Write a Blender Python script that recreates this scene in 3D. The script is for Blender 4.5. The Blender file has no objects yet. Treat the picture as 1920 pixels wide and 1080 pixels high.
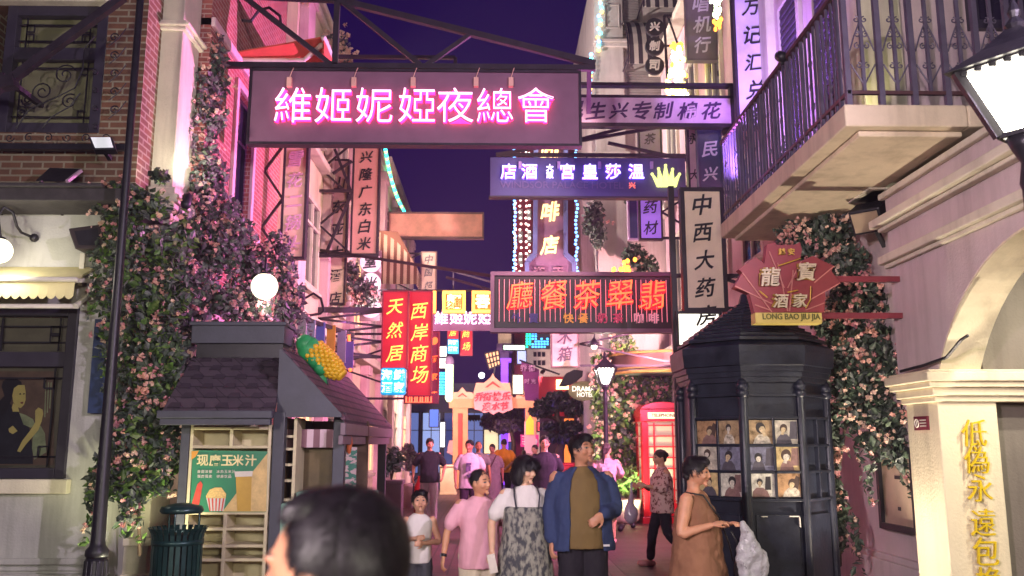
import bpy, math, random
from mathutils import Vector, Matrix, Euler, noise
R = math.radians
V = Vector
sc = bpy.context.scene
C = sc.collection
random.seed(7)

# ------------------------------------------------------------------ camera, sky, exposure
F = 1660.0
CAM = V((0, 0, 1.65))
CE = Euler((R(90 + 9.98), 0, R(-1.14)))
CM = CE.to_matrix()
cam = bpy.data.cameras.new('camera')
co = bpy.data.objects.new('camera', cam)
C.objects.link(co)
co.location = CAM
co.rotation_euler = CE
cam.sensor_width = 36
cam.lens = 36 * F / 1920
cam.clip_end = 2000
cam.clip_start = .05
cam.dof.use_dof = True
cam.dof.focus_distance = 9.5
cam.dof.aperture_fstop = 3.2
sc.camera = co
sc.view_settings.view_transform = 'Standard'
sc.view_settings.look = 'None'
sc.view_settings.exposure = .15
sc.view_settings.gamma = 1
sc.cycles.max_bounces = 6
sc.cycles.diffuse_bounces = 3
sc.cycles.glossy_bounces = 3
sc.cycles.transparent_max_bounces = 6
sc.cycles.caustics_reflective = False
sc.cycles.caustics_refractive = False
sc.cycles.sample_clamp_indirect = 3
sc.cycles.sample_clamp_direct = 20
w = bpy.data.worlds.new('World')
sc.world = w
w.use_nodes = True
nt = w.node_tree
bg = nt.nodes['Background']
tc = nt.nodes.new('ShaderNodeTexCoord')
sx = nt.nodes.new('ShaderNodeSeparateXYZ')
rp = nt.nodes.new('ShaderNodeValToRGB')
nt.links.new(tc.outputs['Generated'], sx.inputs[0])
nt.links.new(sx.outputs['Z'], rp.inputs[0])
rp.color_ramp.elements[0].position = .0
rp.color_ramp.elements[0].color = (.024, .006, .062, 1)
rp.color_ramp.elements[1].position = .45
rp.color_ramp.elements[1].color = (.0058, .0001, .046, 1)
nt.links.new(rp.outputs[0], bg.inputs[0])
bg.inputs[1].default_value = 1.0


def ray(px, py):
    return CM @ V(((px - 960) / F, (540 - py) / F, -1))


def at(px, py, Y):
    d = ray(px, py)
    return CAM + d * (Y / d.y)


def atX(px, py, X):
    d = ray(px, py)
    return CAM + d * (X / d.x)


def rect(x0, y0, x1, y1, Y):
    ym, xm = (y0 + y1) / 2, (x0 + x1) / 2
    return at(x0, ym, Y).x, at(x1, ym, Y).x, at(xm, y1, Y).z, at(xm, y0, Y).z


# ------------------------------------------------------------------ materials
def S(r, g, b):
    f = lambda c: (c / 255 / 12.92) if c < 10.3 else ((c / 255 + .055) / 1.055) ** 2.4
    return (f(r), f(g), f(b), 1)


MATS = {}


class NT:
    def __init__(s, name):
        s.m = bpy.data.materials.new(name)
        s.m.use_nodes = True
        s.t = s.m.node_tree
        s.b = s.t.nodes['Principled BSDF']

    def n(s, typ, **kw):
        x = s.t.nodes.new('ShaderNode' + typ)
        for k, v in kw.items():
            if k.startswith('i_'):
                key = k[2:]
                key = int(key) if key.isdigit() else key.replace('_', ' ')
                x.inputs[key].default_value = v
            else:
                setattr(x, k, v)
        return x

    def l(s, a, b):
        s.t.links.new(a, b)


def pos_uv(g, swap=False):
    ge = g.n('NewGeometry')
    sp = g.n('SeparateXYZ')
    g.l(ge.outputs['Position'], sp.inputs[0])
    return ge, sp


def pbr(name, col, rough=.6, metal=0, var=.18, scale=3.0, bump=.0, bscale=60, stretch=None, emit=0):
    if name in MATS:
        return MATS[name]
    g = NT(name)
    ge = g.n('NewGeometry')
    src = ge.outputs['Position']
    if stretch:
        mp = g.n('Mapping')
        mp.inputs['Scale'].default_value = stretch
        g.l(src, mp.inputs[0])
        src = mp.outputs[0]
    no = g.n('TexNoise', i_Scale=scale, i_Detail=5.0, i_Roughness=.62)
    g.l(src, no.inputs['Vector'])
    r = g.n('ValToRGB')
    c0 = [max(0, c * (1 - var)) for c in col[:3]] + [1]
    c1 = [min(1, c * (1 + var)) for c in col[:3]] + [1]
    r.color_ramp.elements[0].position = .3
    r.color_ramp.elements[1].position = .7
    r.color_ramp.elements[0].color = c0
    r.color_ramp.elements[1].color = c1
    g.l(no.outputs[0], r.inputs[0])
    g.l(r.outputs[0], g.b.inputs['Base Color'])
    mr = g.n('MapRange')
    mr.inputs['To Min'].default_value = max(.02, rough - .12)
    mr.inputs['To Max'].default_value = min(1, rough + .12)
    g.l(no.outputs[0], mr.inputs[0])
    g.l(mr.outputs[0], g.b.inputs['Roughness'])
    g.b.inputs['Metallic'].default_value = metal
    if bump:
        n2 = g.n('TexNoise', i_Scale=bscale, i_Detail=4.0)
        g.l(src, n2.inputs['Vector'])
        bp = g.n('Bump', i_Strength=bump, i_Distance=.02)
        g.l(n2.outputs[0], bp.inputs['Height'])
        g.l(bp.outputs[0], g.b.inputs['Normal'])
    MATS[name] = g.m
    return g.m


def emis(name, col, st, base=None):
    if name in MATS:
        return MATS[name]
    g = NT(name)
    g.b.inputs['Base Color'].default_value = base or col
    g.b.inputs['Emission Color'].default_value = col
    g.b.inputs['Emission Strength'].default_value = st
    g.b.inputs['Roughness'].default_value = .5
    MATS[name] = g.m
    return g.m


def stucco(name, col, grime=.35):
    if name in MATS:
        return MATS[name]
    g = NT(name)
    ge, sp = pos_uv(g)
    n1 = g.n('TexNoise', i_Scale=1.1, i_Detail=6.0, i_Roughness=.7)
    g.l(ge.outputs['Position'], n1.inputs['Vector'])
    mp = g.n('Mapping')
    mp.inputs['Scale'].default_value = (2.2, 2.2, .22)
    g.l(ge.outputs['Position'], mp.inputs[0])
    n2 = g.n('TexNoise', i_Scale=1.6, i_Detail=5.0, i_Roughness=.65)
    g.l(mp.outputs[0], n2.inputs['Vector'])
    r1 = g.n('ValToRGB')
    r1.color_ramp.elements[0].position = .3
    r1.color_ramp.elements[1].position = .66
    r1.color_ramp.elements[0].color = [c * (1 - grime * .55) for c in col[:3]] + [1]
    r1.color_ramp.elements[1].color = [min(1, c * 1.06) for c in col[:3]] + [1]
    g.l(n1.outputs[0], r1.inputs[0])
    r2 = g.n('ValToRGB')
    r2.color_ramp.elements[0].position = .32
    r2.color_ramp.elements[1].position = .52
    r2.color_ramp.elements[0].color = (1 - grime, 1 - grime * 1.03, 1 - grime * 1.1, 1)
    r2.color_ramp.elements[1].color = (1, 1, 1, 1)
    g.l(n2.outputs[0], r2.inputs[0])
    mx = g.n('Mix', data_type='RGBA', blend_type='MULTIPLY')
    mx.inputs[0].default_value = .8
    g.l(r1.outputs[0], mx.inputs[6])
    g.l(r2.outputs[0], mx.inputs[7])
    g.l(mx.outputs[2], g.b.inputs['Base Color'])
    g.b.inputs['Roughness'].default_value = .82
    n3 = g.n('TexNoise', i_Scale=45.0, i_Detail=5.0)
    g.l(ge.outputs['Position'], n3.inputs['Vector'])
    bp = g.n('Bump', i_Strength=.22, i_Distance=.02)
    g.l(n3.outputs[0], bp.inputs['Height'])
    g.l(bp.outputs[0], g.b.inputs['Normal'])
    MATS[name] = g.m
    return g.m


def brick(name, c1, c2, mort, bw=.22, rh=.075, ms=.011, ground=False, rough=.85, rot=0, bump=.5, off=.5, var=.7):
    if name in MATS:
        return MATS[name]
    g = NT(name)
    ge, sp = pos_uv(g)
    cb = g.n('CombineXYZ')
    if ground:
        mp = g.n('Mapping')
        mp.inputs['Rotation'].default_value = (0, 0, rot)
        g.l(ge.outputs['Position'], mp.inputs[0])
        vec = mp.outputs[0]
    else:
        ad = g.n('Math', operation='ADD')
        g.l(sp.outputs['X'], ad.inputs[0])
        g.l(sp.outputs['Y'], ad.inputs[1])
        g.l(ad.outputs[0], cb.inputs['X'])
        g.l(sp.outputs['Z'], cb.inputs['Y'])
        vec = cb.outputs[0]
    b = g.n('TexBrick')
    b.offset = off
    b.inputs['Scale'].default_value = 1
    b.inputs['Brick Width'].default_value = bw
    b.inputs['Row Height'].default_value = rh
    b.inputs['Mortar Size'].default_value = ms
    b.inputs['Mortar Smooth'].default_value = .15
    b.inputs['Bias'].default_value = -.1
    b.inputs['Color1'].default_value = c1
    b.inputs['Color2'].default_value = c2
    b.inputs['Mortar'].default_value = mort
    g.l(vec, b.inputs['Vector'])
    no = g.n('TexNoise', i_Scale=2.5, i_Detail=7.0, i_Roughness=.7)
    g.l(ge.outputs['Position'], no.inputs['Vector'])
    r = g.n('ValToRGB')
    r.color_ramp.elements[0].position = .25
    r.color_ramp.elements[1].position = .7
    r.color_ramp.elements[0].color = (1 - var * .7, 1 - var * .7, 1 - var * .7, 1)
    r.color_ramp.elements[1].color = (1.1, 1.08, 1.05, 1)
    g.l(no.outputs[0], r.inputs[0])
    mx = g.n('Mix', data_type='RGBA', blend_type='MULTIPLY')
    mx.inputs[0].default_value = .85
    g.l(b.outputs['Color'], mx.inputs[6])
    g.l(r.outputs[0], mx.inputs[7])
    g.l(mx.outputs[2], g.b.inputs['Base Color'])
    mr = g.n('MapRange')
    mr.inputs['To Min'].default_value = rough - .2
    mr.inputs['To Max'].default_value = min(1, rough + .12)
    g.l(no.outputs[0], mr.inputs[0])
    g.l(mr.outputs[0], g.b.inputs['Roughness'])
    inv = g.n('Math', operation='MULTIPLY_ADD')
    inv.inputs[1].default_value = -1
    n4 = g.n('TexNoise', i_Scale=70.0, i_Detail=3.0)
    g.l(ge.outputs['Position'], n4.inputs['Vector'])
    g.l(b.outputs['Fac'], inv.inputs[0])
    g.l(n4.outputs[0], inv.inputs[2])
    bp = g.n('Bump', i_Strength=bump, i_Distance=.008)
    g.l(inv.outputs[0], bp.inputs['Height'])
    g.l(bp.outputs[0], g.b.inputs['Normal'])
    MATS[name] = g.m
    return g.m


def leafmat(name, c0, c1, c2, scale=9):
    if name in MATS:
        return MATS[name]
    g = NT(name)
    ge = g.n('NewGeometry')
    wn = g.n('TexNoise', i_Scale=scale, i_Detail=3.0, i_Roughness=.8)
    g.l(ge.outputs['Position'], wn.inputs['Vector'])
    r = g.n('ValToRGB')
    r.color_ramp.elements[0].position = .32
    r.color_ramp.elements[1].position = .68
    r.color_ramp.elements[0].color = c0
    r.color_ramp.elements[1].color = c2
    e = r.color_ramp.elements.new(.5)
    e.color = c1
    g.l(wn.outputs[0], r.inputs[0])
    g.l(r.outputs[0], g.b.inputs['Base Color'])
    g.b.inputs['Roughness'].default_value = .5
    tr = g.n('BsdfTranslucent')
    g.l(r.outputs[0], tr.inputs[0])
    mx = g.n('MixShader')
    mx.inputs[0].default_value = .25
    out = g.t.nodes['Material Output']
    g.l(g.b.outputs[0], mx.inputs[1])
    g.l(tr.outputs[0], mx.inputs[2])
    g.l(mx.outputs[0], out.inputs[0])
    MATS[name] = g.m
    return g.m


def glassy(name, col, rough=.12):
    if name in MATS:
        return MATS[name]
    g = NT(name)
    ge = g.n('NewGeometry')
    no = g.n('TexNoise', i_Scale=1.2, i_Detail=4.0)
    g.l(ge.outputs['Position'], no.inputs['Vector'])
    r = g.n('ValToRGB')
    r.color_ramp.elements[0].position = .35
    r.color_ramp.elements[1].position = .7
    r.color_ramp.elements[0].color = [c * .75 for c in col[:3]] + [1]
    r.color_ramp.elements[1].color = [min(1, c * 1.25) for c in col[:3]] + [1]
    g.l(no.outputs[0], r.inputs[0])
    g.l(r.outputs[0], g.b.inputs['Base Color'])
    g.b.inputs['Roughness'].default_value = rough
    g.b.inputs['Coat Weight'].default_value = .4
    MATS[name] = g.m
    return g.m


def stripes(name, c0, c1, axis, period, rough=.8):
    if name in MATS:
        return MATS[name]
    g = NT(name)
    ge, sp = pos_uv(g)
    m = g.n('Math', operation='MULTIPLY')
    m.inputs[1].default_value = 1 / period
    if axis == 'XY':
        ad = g.n('Math', operation='ADD')
        g.l(sp.outputs['X'], ad.inputs[0])
        g.l(sp.outputs['Y'], ad.inputs[1])
        g.l(ad.outputs[0], m.inputs[0])
    else:
        g.l(sp.outputs[axis], m.inputs[0])
    fr = g.n('Math', operation='FRACT')
    g.l(m.outputs[0], fr.inputs[0])
    r = g.n('ValToRGB')
    r.color_ramp.interpolation = 'CONSTANT'
    r.color_ramp.elements[0].position = 0
    r.color_ramp.elements[0].color = c0
    r.color_ramp.elements[1].position = .5
    r.color_ramp.elements[1].color = c1
    g.l(fr.outputs[0], r.inputs[0])
    no = g.n('TexNoise', i_Scale=4.0, i_Detail=5.0)
    g.l(ge.outputs['Position'], no.inputs['Vector'])
    mx = g.n('Mix', data_type='RGBA', blend_type='MULTIPLY')
    mx.inputs[0].default_value = .5
    g.l(r.outputs[0], mx.inputs[6])
    g.l(no.outputs[0], mx.inputs[7])
    g.l(mx.outputs[2], g.b.inputs['Base Color'])
    g.b.inputs['Roughness'].default_value = rough
    MATS[name] = g.m
    return g.m


def pattern(name, c0, c1, scale, thr=.5, stretch=(1, 1, 1), soft=.06, rot=(0, 0, 0), kind='TexNoise'):
    if name in MATS:
        return MATS[name]
    g = NT(name)
    tcn = g.n('TexCoord')
    mp = g.n('Mapping')
    mp.inputs['Scale'].default_value = stretch
    mp.inputs['Rotation'].default_value = rot
    g.l(tcn.outputs['Object'], mp.inputs[0])
    if kind == 'TexVoronoi':
        no = g.n('TexVoronoi', i_Scale=scale)
    else:
        no = g.n('TexNoise', i_Scale=scale, i_Detail=3.0)
    g.l(mp.outputs[0], no.inputs['Vector'])
    r = g.n('ValToRGB')
    r.color_ramp.elements[0].position = thr - soft
    r.color_ramp.elements[1].position = thr + soft
    r.color_ramp.elements[0].color = c0
    r.color_ramp.elements[1].color = c1
    g.l(no.outputs[0], r.inputs[0])
    g.l(r.outputs[0], g.b.inputs['Base Color'])
    g.b.inputs['Roughness'].default_value = .85
    m2 = g.n('Mapping')
    m2.inputs['Scale'].default_value = (1, 1, .3)
    g.l(tcn.outputs['Object'], m2.inputs[0])
    n2 = g.n('TexNoise', i_Scale=13.0, i_Detail=3.0)
    g.l(m2.outputs[0], n2.inputs['Vector'])
    bp = g.n('Bump', i_Strength=.8, i_Distance=.03)
    g.l(n2.outputs[0], bp.inputs['Height'])
    g.l(bp.outputs[0], g.b.inputs['Normal'])
    MATS[name] = g.m
    return g.m


# ------------------------------------------------------------------ mesh builder
def wloc(o):
    p = V((0, 0, 0))
    while o:
        p = p + o.location
        o = o.parent
    return p


def each(name, mats, parent, boxes, bevel=0):
    for b in boxes:
        MB().box(*b).build(name, mats, parent, bevel=bevel)


class MB:
    def __init__(s):
        s.v = []
        s.f = []
        s.mi = []
        s.m = 0

    def add(s, vs, fs):
        b = len(s.v)
        s.v += [V(x) for x in vs]
        for f in fs:
            s.f.append([i + b for i in f])
            s.mi.append(s.m)
        return s

    def box(s, x0, y0, z0, x1, y1, z1):
        x0, x1 = min(x0, x1), max(x0, x1)
        y0, y1 = min(y0, y1), max(y0, y1)
        z0, z1 = min(z0, z1), max(z0, z1)
        return s.add([(x0, y0, z0), (x1, y0, z0), (x1, y1, z0), (x0, y1, z0), (x0, y0, z1), (x1, y0, z1), (x1, y1, z1), (x0, y1, z1)],
                     [(0, 3, 2, 1), (4, 5, 6, 7), (0, 1, 5, 4), (1, 2, 6, 5), (2, 3, 7, 6), (3, 0, 4, 7)])

    def bar(s, p, q, w=.04, h=None):
        p, q = V(p), V(q)
        h = h or w
        d = (q - p)
        if d.length < 1e-5:
            return s
        d.normalize()
        up = V((0, 0, 1)) if abs(d.z) < .95 else V((0, 1, 0))
        a = d.cross(up).normalized() * w / 2
        b = a.cross(d).normalized() * h / 2
        vs = [p + a + b, p - a + b, p - a - b, p + a - b, q + a + b, q - a + b, q - a - b, q + a - b]
        return s.add(vs, [(0, 1, 2, 3), (7, 6, 5, 4), (0, 4, 5, 1), (1, 5, 6, 2), (2, 6, 7, 3), (3, 7, 4, 0)])

    def tube(s, pts, r, n=8, caps=True, flat=1.0):
        pts = [V(p) for p in pts]
        k = len(pts)
        rs = list(r) if isinstance(r, (list, tuple)) else [r] * k
        if caps:
            d0 = (pts[0] - pts[1]).normalized()
            d1 = (pts[-1] - pts[-2]).normalized()
            pts = [pts[0] + d0 * rs[0] * .7] + pts + [pts[-1] + d1 * rs[-1] * .7]
            rs = [rs[0] * .55] + rs + [rs[-1] * .55]
            k += 2
        prev = None
        vs, fs = [], []
        for i in range(k):
            a, b = pts[max(0, i - 1)], pts[min(k - 1, i + 1)]
            t = (b - a)
            t = t.normalized() if t.length > 1e-9 else V((0, 0, 1))
            if prev is None:
                u = t.cross(V((0, 1, 0)) if abs(t.y) < .9 else V((1, 0, 0))).normalized()
            else:
                u = (prev - t * prev.dot(t))
                u = u.normalized() if u.length > 1e-6 else t.orthogonal().normalized()
            prev = u
            w_ = t.cross(u)
            for j in range(n):
                an = 2 * math.pi * j / n
                vs.append(pts[i] + u * (math.cos(an) * rs[i]) + w_ * (math.sin(an) * rs[i] * flat))
        for i in range(k - 1):
            for j in range(n):
                j2 = (j + 1) % n
                fs.append((i * n + j, i * n + j2, (i + 1) * n + j2, (i + 1) * n + j))
        fs.append(tuple(range(n - 1, -1, -1)))
        fs.append(tuple((k - 1) * n + j for j in range(n)))
        return s.add(vs, fs)

    def prism(s, poly, off):
        off = V(off)
        k = len(poly)
        vs = [V(p) for p in poly] + [V(p) + off for p in poly]
        fs = [tuple(range(k)), tuple(range(2 * k - 1, k - 1, -1))]
        for i in range(k):
            j = (i + 1) % k
            fs.append((j, i, i + k, j + k))
        return s.add(vs, fs)

    def strip(s, a, b, off):
        """band between polylines a and b, with thickness off (closed)"""
        off = V(off)
        k = len(a)
        vs = [V(p) for p in a] + [V(p) for p in b] + [V(p) + off for p in a] + [V(p) + off for p in b]
        fs = []
        for i in range(k - 1):
            fs += [(i, i + 1, k + i + 1, k + i), (2 * k + i + 1, 2 * k + i, 3 * k + i, 3 * k + i + 1),
                   (i + 1, i, 2 * k + i, 2 * k + i + 1), (k + i, k + i + 1, 3 * k + i + 1, 3 * k + i)]
        fs += [(0, k, 3 * k, 2 * k), (k - 1, 3 * k - 1, 4 * k - 1, 2 * k - 1)]
        fs[-1] = (2 * k - 1, k - 1, 3 * k - 1, 4 * k - 1)
        return s.add(vs, fs)

    def lathe(s, prof, c, n=16, ph=0):
        c = V(c)
        vs, fs = [], []
        for r, z in prof:
            for j in range(n):
                a = 2 * math.pi * (j + ph) / n
                vs.append(c + V((r * math.cos(a), r * math.sin(a), z)))
        k = len(prof)
        for i in range(k - 1):
            for j in range(n):
                j2 = (j + 1) % n
                fs.append((i * n + j, i * n + j2, (i + 1) * n + j2, (i + 1) * n + j))
        fs.append(tuple(range(n - 1, -1, -1)))
        fs.append(tuple((k - 1) * n + j for j in range(n)))
        return s.add(vs, fs)

    def ell(s, c, rx, ry, rz, nu=14, nv=9, rot=None):
        c = V(c)
        vs, fs = [], []
        M = rot or Matrix.Identity(3)
        for i in range(nv + 1):
            t = math.pi * (i + .0) / nv
            t = min(max(t, .05), math.pi - .05)
            for j in range(nu):
                a = 2 * math.pi * j / nu
                vs.append(c + M @ V((rx * math.sin(t) * math.cos(a), ry * math.sin(t) * math.sin(a), rz * math.cos(t))))
        for i in range(nv):
            for j in range(nu):
                j2 = (j + 1) % nu
                fs.append((i * nu + j, (i + 1) * nu + j, (i + 1) * nu + j2, i * nu + j2))
        fs.append(tuple(range(nu)))
        fs.append(tuple(nv * nu + j for j in range(nu - 1, -1, -1)))
        return s.add(vs, fs)

    def quad(s, a, b, c, d):
        return s.add([a, b, c, d], [(0, 1, 2, 3)])

    def build(s, name, mats, parent=None, smooth=False, bevel=0, at=None):
        me = bpy.data.meshes.new(name)
        o0 = wloc(parent) if parent else (V(at) if at is not None else V((0, 0, 0)))
        me.from_pydata([tuple(v - o0) for v in s.v], [], s.f)
        if not isinstance(mats, (list, tuple)):
            mats = [mats]
        for m in mats:
            me.materials.append(m)
        if len(mats) > 1:
            me.polygons.foreach_set('material_index', s.mi)
        if smooth:
            me.polygons.foreach_set('use_smooth', [True] * len(me.polygons))
        me.update()
        o = bpy.data.objects.new(name, me)
        C.objects.link(o)
        if parent:
            o.parent = parent
        else:
            o.location = o0
        if bevel:
            b = o.modifiers.new('bevel', 'BEVEL')
            b.width = bevel
            b.segments = 2
            b.limit_method = 'ANGLE'
            b.angle_limit = R(40)
        return o


def thing(name, label, cat, loc, group=None, rz=0):
    o = bpy.data.objects.new(name, None)
    C.objects.link(o)
    o.location = loc
    o.rotation_euler = (0, 0, rz)
    o.empty_display_size = .1
    o['label'] = label
    o['category'] = cat
    if group:
        o['group'] = group
    return o


def tag(o, label, cat, group=None):
    o['label'] = label
    o['category'] = cat
    if group:
        o['group'] = group
    return o


def struct(o):
    o['kind'] = 'structure'
    return o


def copy_tree(o, parent=None):
    c = o.copy()
    C.objects.link(c)
    c.parent = parent
    for ch in list(o.children):
        copy_tree(ch, c)
    return c


# ------------------------------------------------------------------ lamps
def point(name, loc, col, power, radius=.08, parent=None):
    l = bpy.data.lights.new(name, 'POINT')
    l.color = col
    l.energy = power
    l.shadow_soft_size = radius
    o = bpy.data.objects.new(name, l)
    C.objects.link(o)
    if parent:
        o.parent = parent
        o.location = V(loc) - wloc(parent)
    else:
        o.location = loc
    return o


def spot(name, loc, target, col, power, angle=110, blend=.6, radius=.08, parent=None):
    l = bpy.data.lights.new(name, 'SPOT')
    l.color = col
    l.energy = power
    l.spot_size = R(angle)
    l.spot_blend = blend
    l.shadow_soft_size = radius
    o = bpy.data.objects.new(name, l)
    C.objects.link(o)
    d = V(target) - V(loc)
    o.rotation_euler = d.to_track_quat('-Z', 'Y').to_euler()
    if parent:
        o.parent = parent
        o.location = V(loc) - wloc(parent)
    else:
        o.location = loc
    return o


# ------------------------------------------------------------------ lettering
_G = {}


def glyph(ch, bold=0.0, shear=0.0, ext=.02):
    key = (ch, bold, shear, ext)
    if key in _G:
        return _G[key]
    cu = bpy.data.curves.new('g', 'FONT')
    cu.body = ch
    cu.size = 1
    cu.resolution_u = 3
    cu.offset = bold
    cu.shear = shear
    cu.extrude = ext
    cu.fill_mode = 'FRONT' if ext else 'BOTH'
    if ext:
        cu.fill_mode = 'BOTH'
    o = bpy.data.objects.new('g', cu)
    me = o.to_mesh()
    vs = [v.co.copy() for v in me.vertices]
    fs = [tuple(p.vertices) for p in me.polygons]
    o.to_mesh_clear()
    bpy.data.objects.remove(o)
    bpy.data.curves.remove(cu)
    if vs:
        x0, x1 = min(v.x for v in vs), max(v.x for v in vs)
        y0, y1 = min(v.y for v in vs), max(v.y for v in vs)
    else:
        x0 = x1 = y0 = y1 = 0
    cx, cy = (x0 + x1) / 2, (y0 + y1) / 2
    vs = [V((v.x - cx, v.y - cy, v.z)) for v in vs]
    _G[key] = (vs, fs, max(x1 - x0, 1e-3), max(y1 - y0, 1e-3))
    return _G[key]


def put(mb, ch, c, size, u, v, bold=0.0, shear=0.0, ext=.012, sx=1.0, fit=True, brush=0):
    """one character centred at c, fitted into size; u right, v up"""
    vs, fs, gw, gh = glyph(ch, bold, shear, ext / size)
    u, v, c = V(u), V(v), V(c)
    n = u.cross(v)
    k = size / max(gw, gh) if fit else size
    if fit and ch in '二一':
        k = size * .95
    out = []
    for p in vs:
        x, y = p.x * k * sx, p.y * k
        if brush:
            q = noise.noise_vector(V((p.x * 5 + ord(ch) % 50, p.y * 5, ord(ch) % 17)))
            x += q.x * brush * 1.7 * size
            y += q.y * brush * 1.7 * size + x * .11
            if p.y * k < -.1 * size:
                x *= 1.06
        out.append(c + u * x + v * y + n * (p.z * size))
    mb.add(out, fs)


def latin(mb, txt, c, size, u, v, ext=.006, bold=0.0, width=None):
    """a whole line of latin text set by the font, centred"""
    vs, fs, gw, gh = glyph(txt, bold, 0, ext / size)
    u, v, c = V(u), V(v), V(c)
    n = u.cross(v)
    kx = (width / gw) if width else size
    mb.add([c + u * (p.x * kx) + v * (p.y * size) + n * (p.z * size) for p in vs], fs)


UX, UZ = V((1, 0, 0)), V((0, 0, 1))

# ------------------------------------------------------------------ shared materials
M_iron = pbr('black iron paint', S(38, 36, 44), .42, .3, .3, 8, .1, 40)
M_rail = pbr('grey railing paint', S(92, 86, 104), .4, .2, .2, 8)
M_steel = pbr('dark painted steel', S(52, 44, 56), .5, .4, .3, 6, .12, 30)
M_navy = pbr('navy booth paint', S(29, 33, 46), .38, 0, .4, 7, .12, 30)
M_kgrey = pbr('grey kiosk paint', S(72, 74, 84), .6, 0, .2, 4, .1, 30)
M_cream = stucco('cream stucco', S(206, 200, 178), .35)
M_creamb = stucco('pale cream render', S(226, 214, 182), .22)
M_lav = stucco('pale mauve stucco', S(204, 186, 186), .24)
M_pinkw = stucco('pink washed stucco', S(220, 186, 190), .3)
M_grey = stucco('grey stucco', S(188, 188, 182), .36)
M_trim = stucco('trim stone', S(220, 212, 190), .25)
M_brick = brick('old red brick', S(118, 80, 60), S(98, 70, 54), S(146, 138, 118))
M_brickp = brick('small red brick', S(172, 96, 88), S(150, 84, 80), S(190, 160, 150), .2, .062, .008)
M_glassk = glassy('khaki lit glass', S(122, 122, 92))
M_glassd = glassy('dark window glass', S(42, 38, 56), .08)
M_wood = pbr('dark walnut wood', S(74, 50, 42), .55, 0, .35, 6, .15, 30, (1, 1, 6))
M_white = pbr('white paint', S(214, 208, 196), .5, 0, .12, 6)

# ------------------------------------------------------------------ ground and street
M_pave = brick('street paving', S(116, 80, 88), S(98, 70, 78), S(62, 48, 54), .6, .3, .012, True, .55, R(90), .35, .5, .8)
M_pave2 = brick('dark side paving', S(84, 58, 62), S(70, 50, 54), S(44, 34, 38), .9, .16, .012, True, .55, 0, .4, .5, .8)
mb = MB()
mb.quad((-70, -30, 0), (70, -30, 0), (70, 130, 0), (-70, 130, 0))
struct(mb.build('pavement', M_pave))
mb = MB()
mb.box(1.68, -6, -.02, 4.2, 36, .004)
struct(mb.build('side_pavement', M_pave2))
M_kerb = pbr('kerb stone', S(150, 140, 132), .8, 0, .25, 6, .2, 30)

# ------------------------------------------------------------------ helpers for openings
def scroll(mb, c, r, turns=1.4, start=0, u=UX, v=UZ, w=.011, flip=1):
    pts = []
    for i in range(22):
        t = i / 21
        a = start + flip * turns * 2 * math.pi * t
        rr = r * (1 - .8 * t)
        pts.append(V(c) + V(u) * (rr * math.cos(a)) + V(v) * (rr * math.sin(a)))
    mb.tube(pts, w, 5, False)


def frame_y(mb, x0, x1, z0, z1, y, w=.06, d=.06):
    """rectangular frame in a plane of constant y (front toward -Y)"""
    mb.box(x0, y - d, z0, x0 + w, y, z1)
    mb.box(x1 - w, y - d, z0, x1, y, z1)
    mb.box(x0 + w, y - d, z0, x1 - w, y, z0 + w)
    mb.box(x0 + w, y - d, z1 - w, x1 - w, y, z1)


def frame_x(mb, y0, y1, z0, z1, x, w=.06, d=.06):
    mb.box(x, y0, z0, x + d, y0 + w, z1)
    mb.box(x, y1 - w, z0, x + d, y1, z1)
    mb.box(x, y0 + w, z0, x + d, y1 - w, z0 + w)
    mb.box(x, y0 + w, z1 - w, x + d, y1 - w, z1)


def lattice(mb, x0, x1, z0, z1, y, s=.14, w=.016):
    """chinese corner-knot lattice"""
    def ln(a, b, c, d):
        mb.bar((a, y, b), (c, y, d), w)
    ln(x0, z0 + s, x1, z0 + s)
    ln(x0, z1 - s, x1, z1 - s)
    ln(x0 + s, z0, x0 + s, z1)
    ln(x1 - s, z0, x1 - s, z1)
    for cx in (x0 + s * 1.5, x1 - s * 1.5):
        for cz in (z0 + s * 1.5, z1 - s * 1.5):
            h = s * .5
            ln(cx - h, cz - h, cx + h, cz - h)
            ln(cx - h, cz + h, cx + h, cz + h)
            ln(cx - h, cz - h, cx - h, cz + h)
            ln(cx + h, cz - h, cx + h, cz + h)


# ------------------------------------------------------------------ left corner shop (facade faces the camera)
YF = 9.0
XR1 = at(238, 500, YF).x
zl = lambda y, Y=YF: at(120, y, Y).z
t = thing('corner_shop_building', 'brick and grey stucco corner shop with an iron grilled window above a poster window', 'building', (-6, YF, 0))
z_led = zl(382)
mb = MB()
wz0, wz1, wx1 = zl(897), zl(575), at(137, 735, YF).x
mb.box(-11, YF, 0, -6.6, YF + .5, z_led)
mb.box(-6.6, YF, 0, XR1, YF + .5, wz0)
mb.box(-6.6, YF, wz1, XR1, YF + .5, z_led)
mb.box(wx1, YF, wz0, XR1, YF + .5, wz1)
mb.box(XR1 - .4, YF + .5, 0, XR1, YF + 3, z_led)
mb.build('wall', M_grey, t)
mb = MB()
for y0, y1, d in ((1046, 1058, .05), (1062, 1070, .03)):
    mb.box(-11, YF - d, zl(y1), XR1 + d, YF - .002, zl(y0))
mb.box(-11, YF - .07, 0, XR1 + .07, YF - .002, zl(1075))
mb.build('plinth', M_grey, t, bevel=.008)
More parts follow.
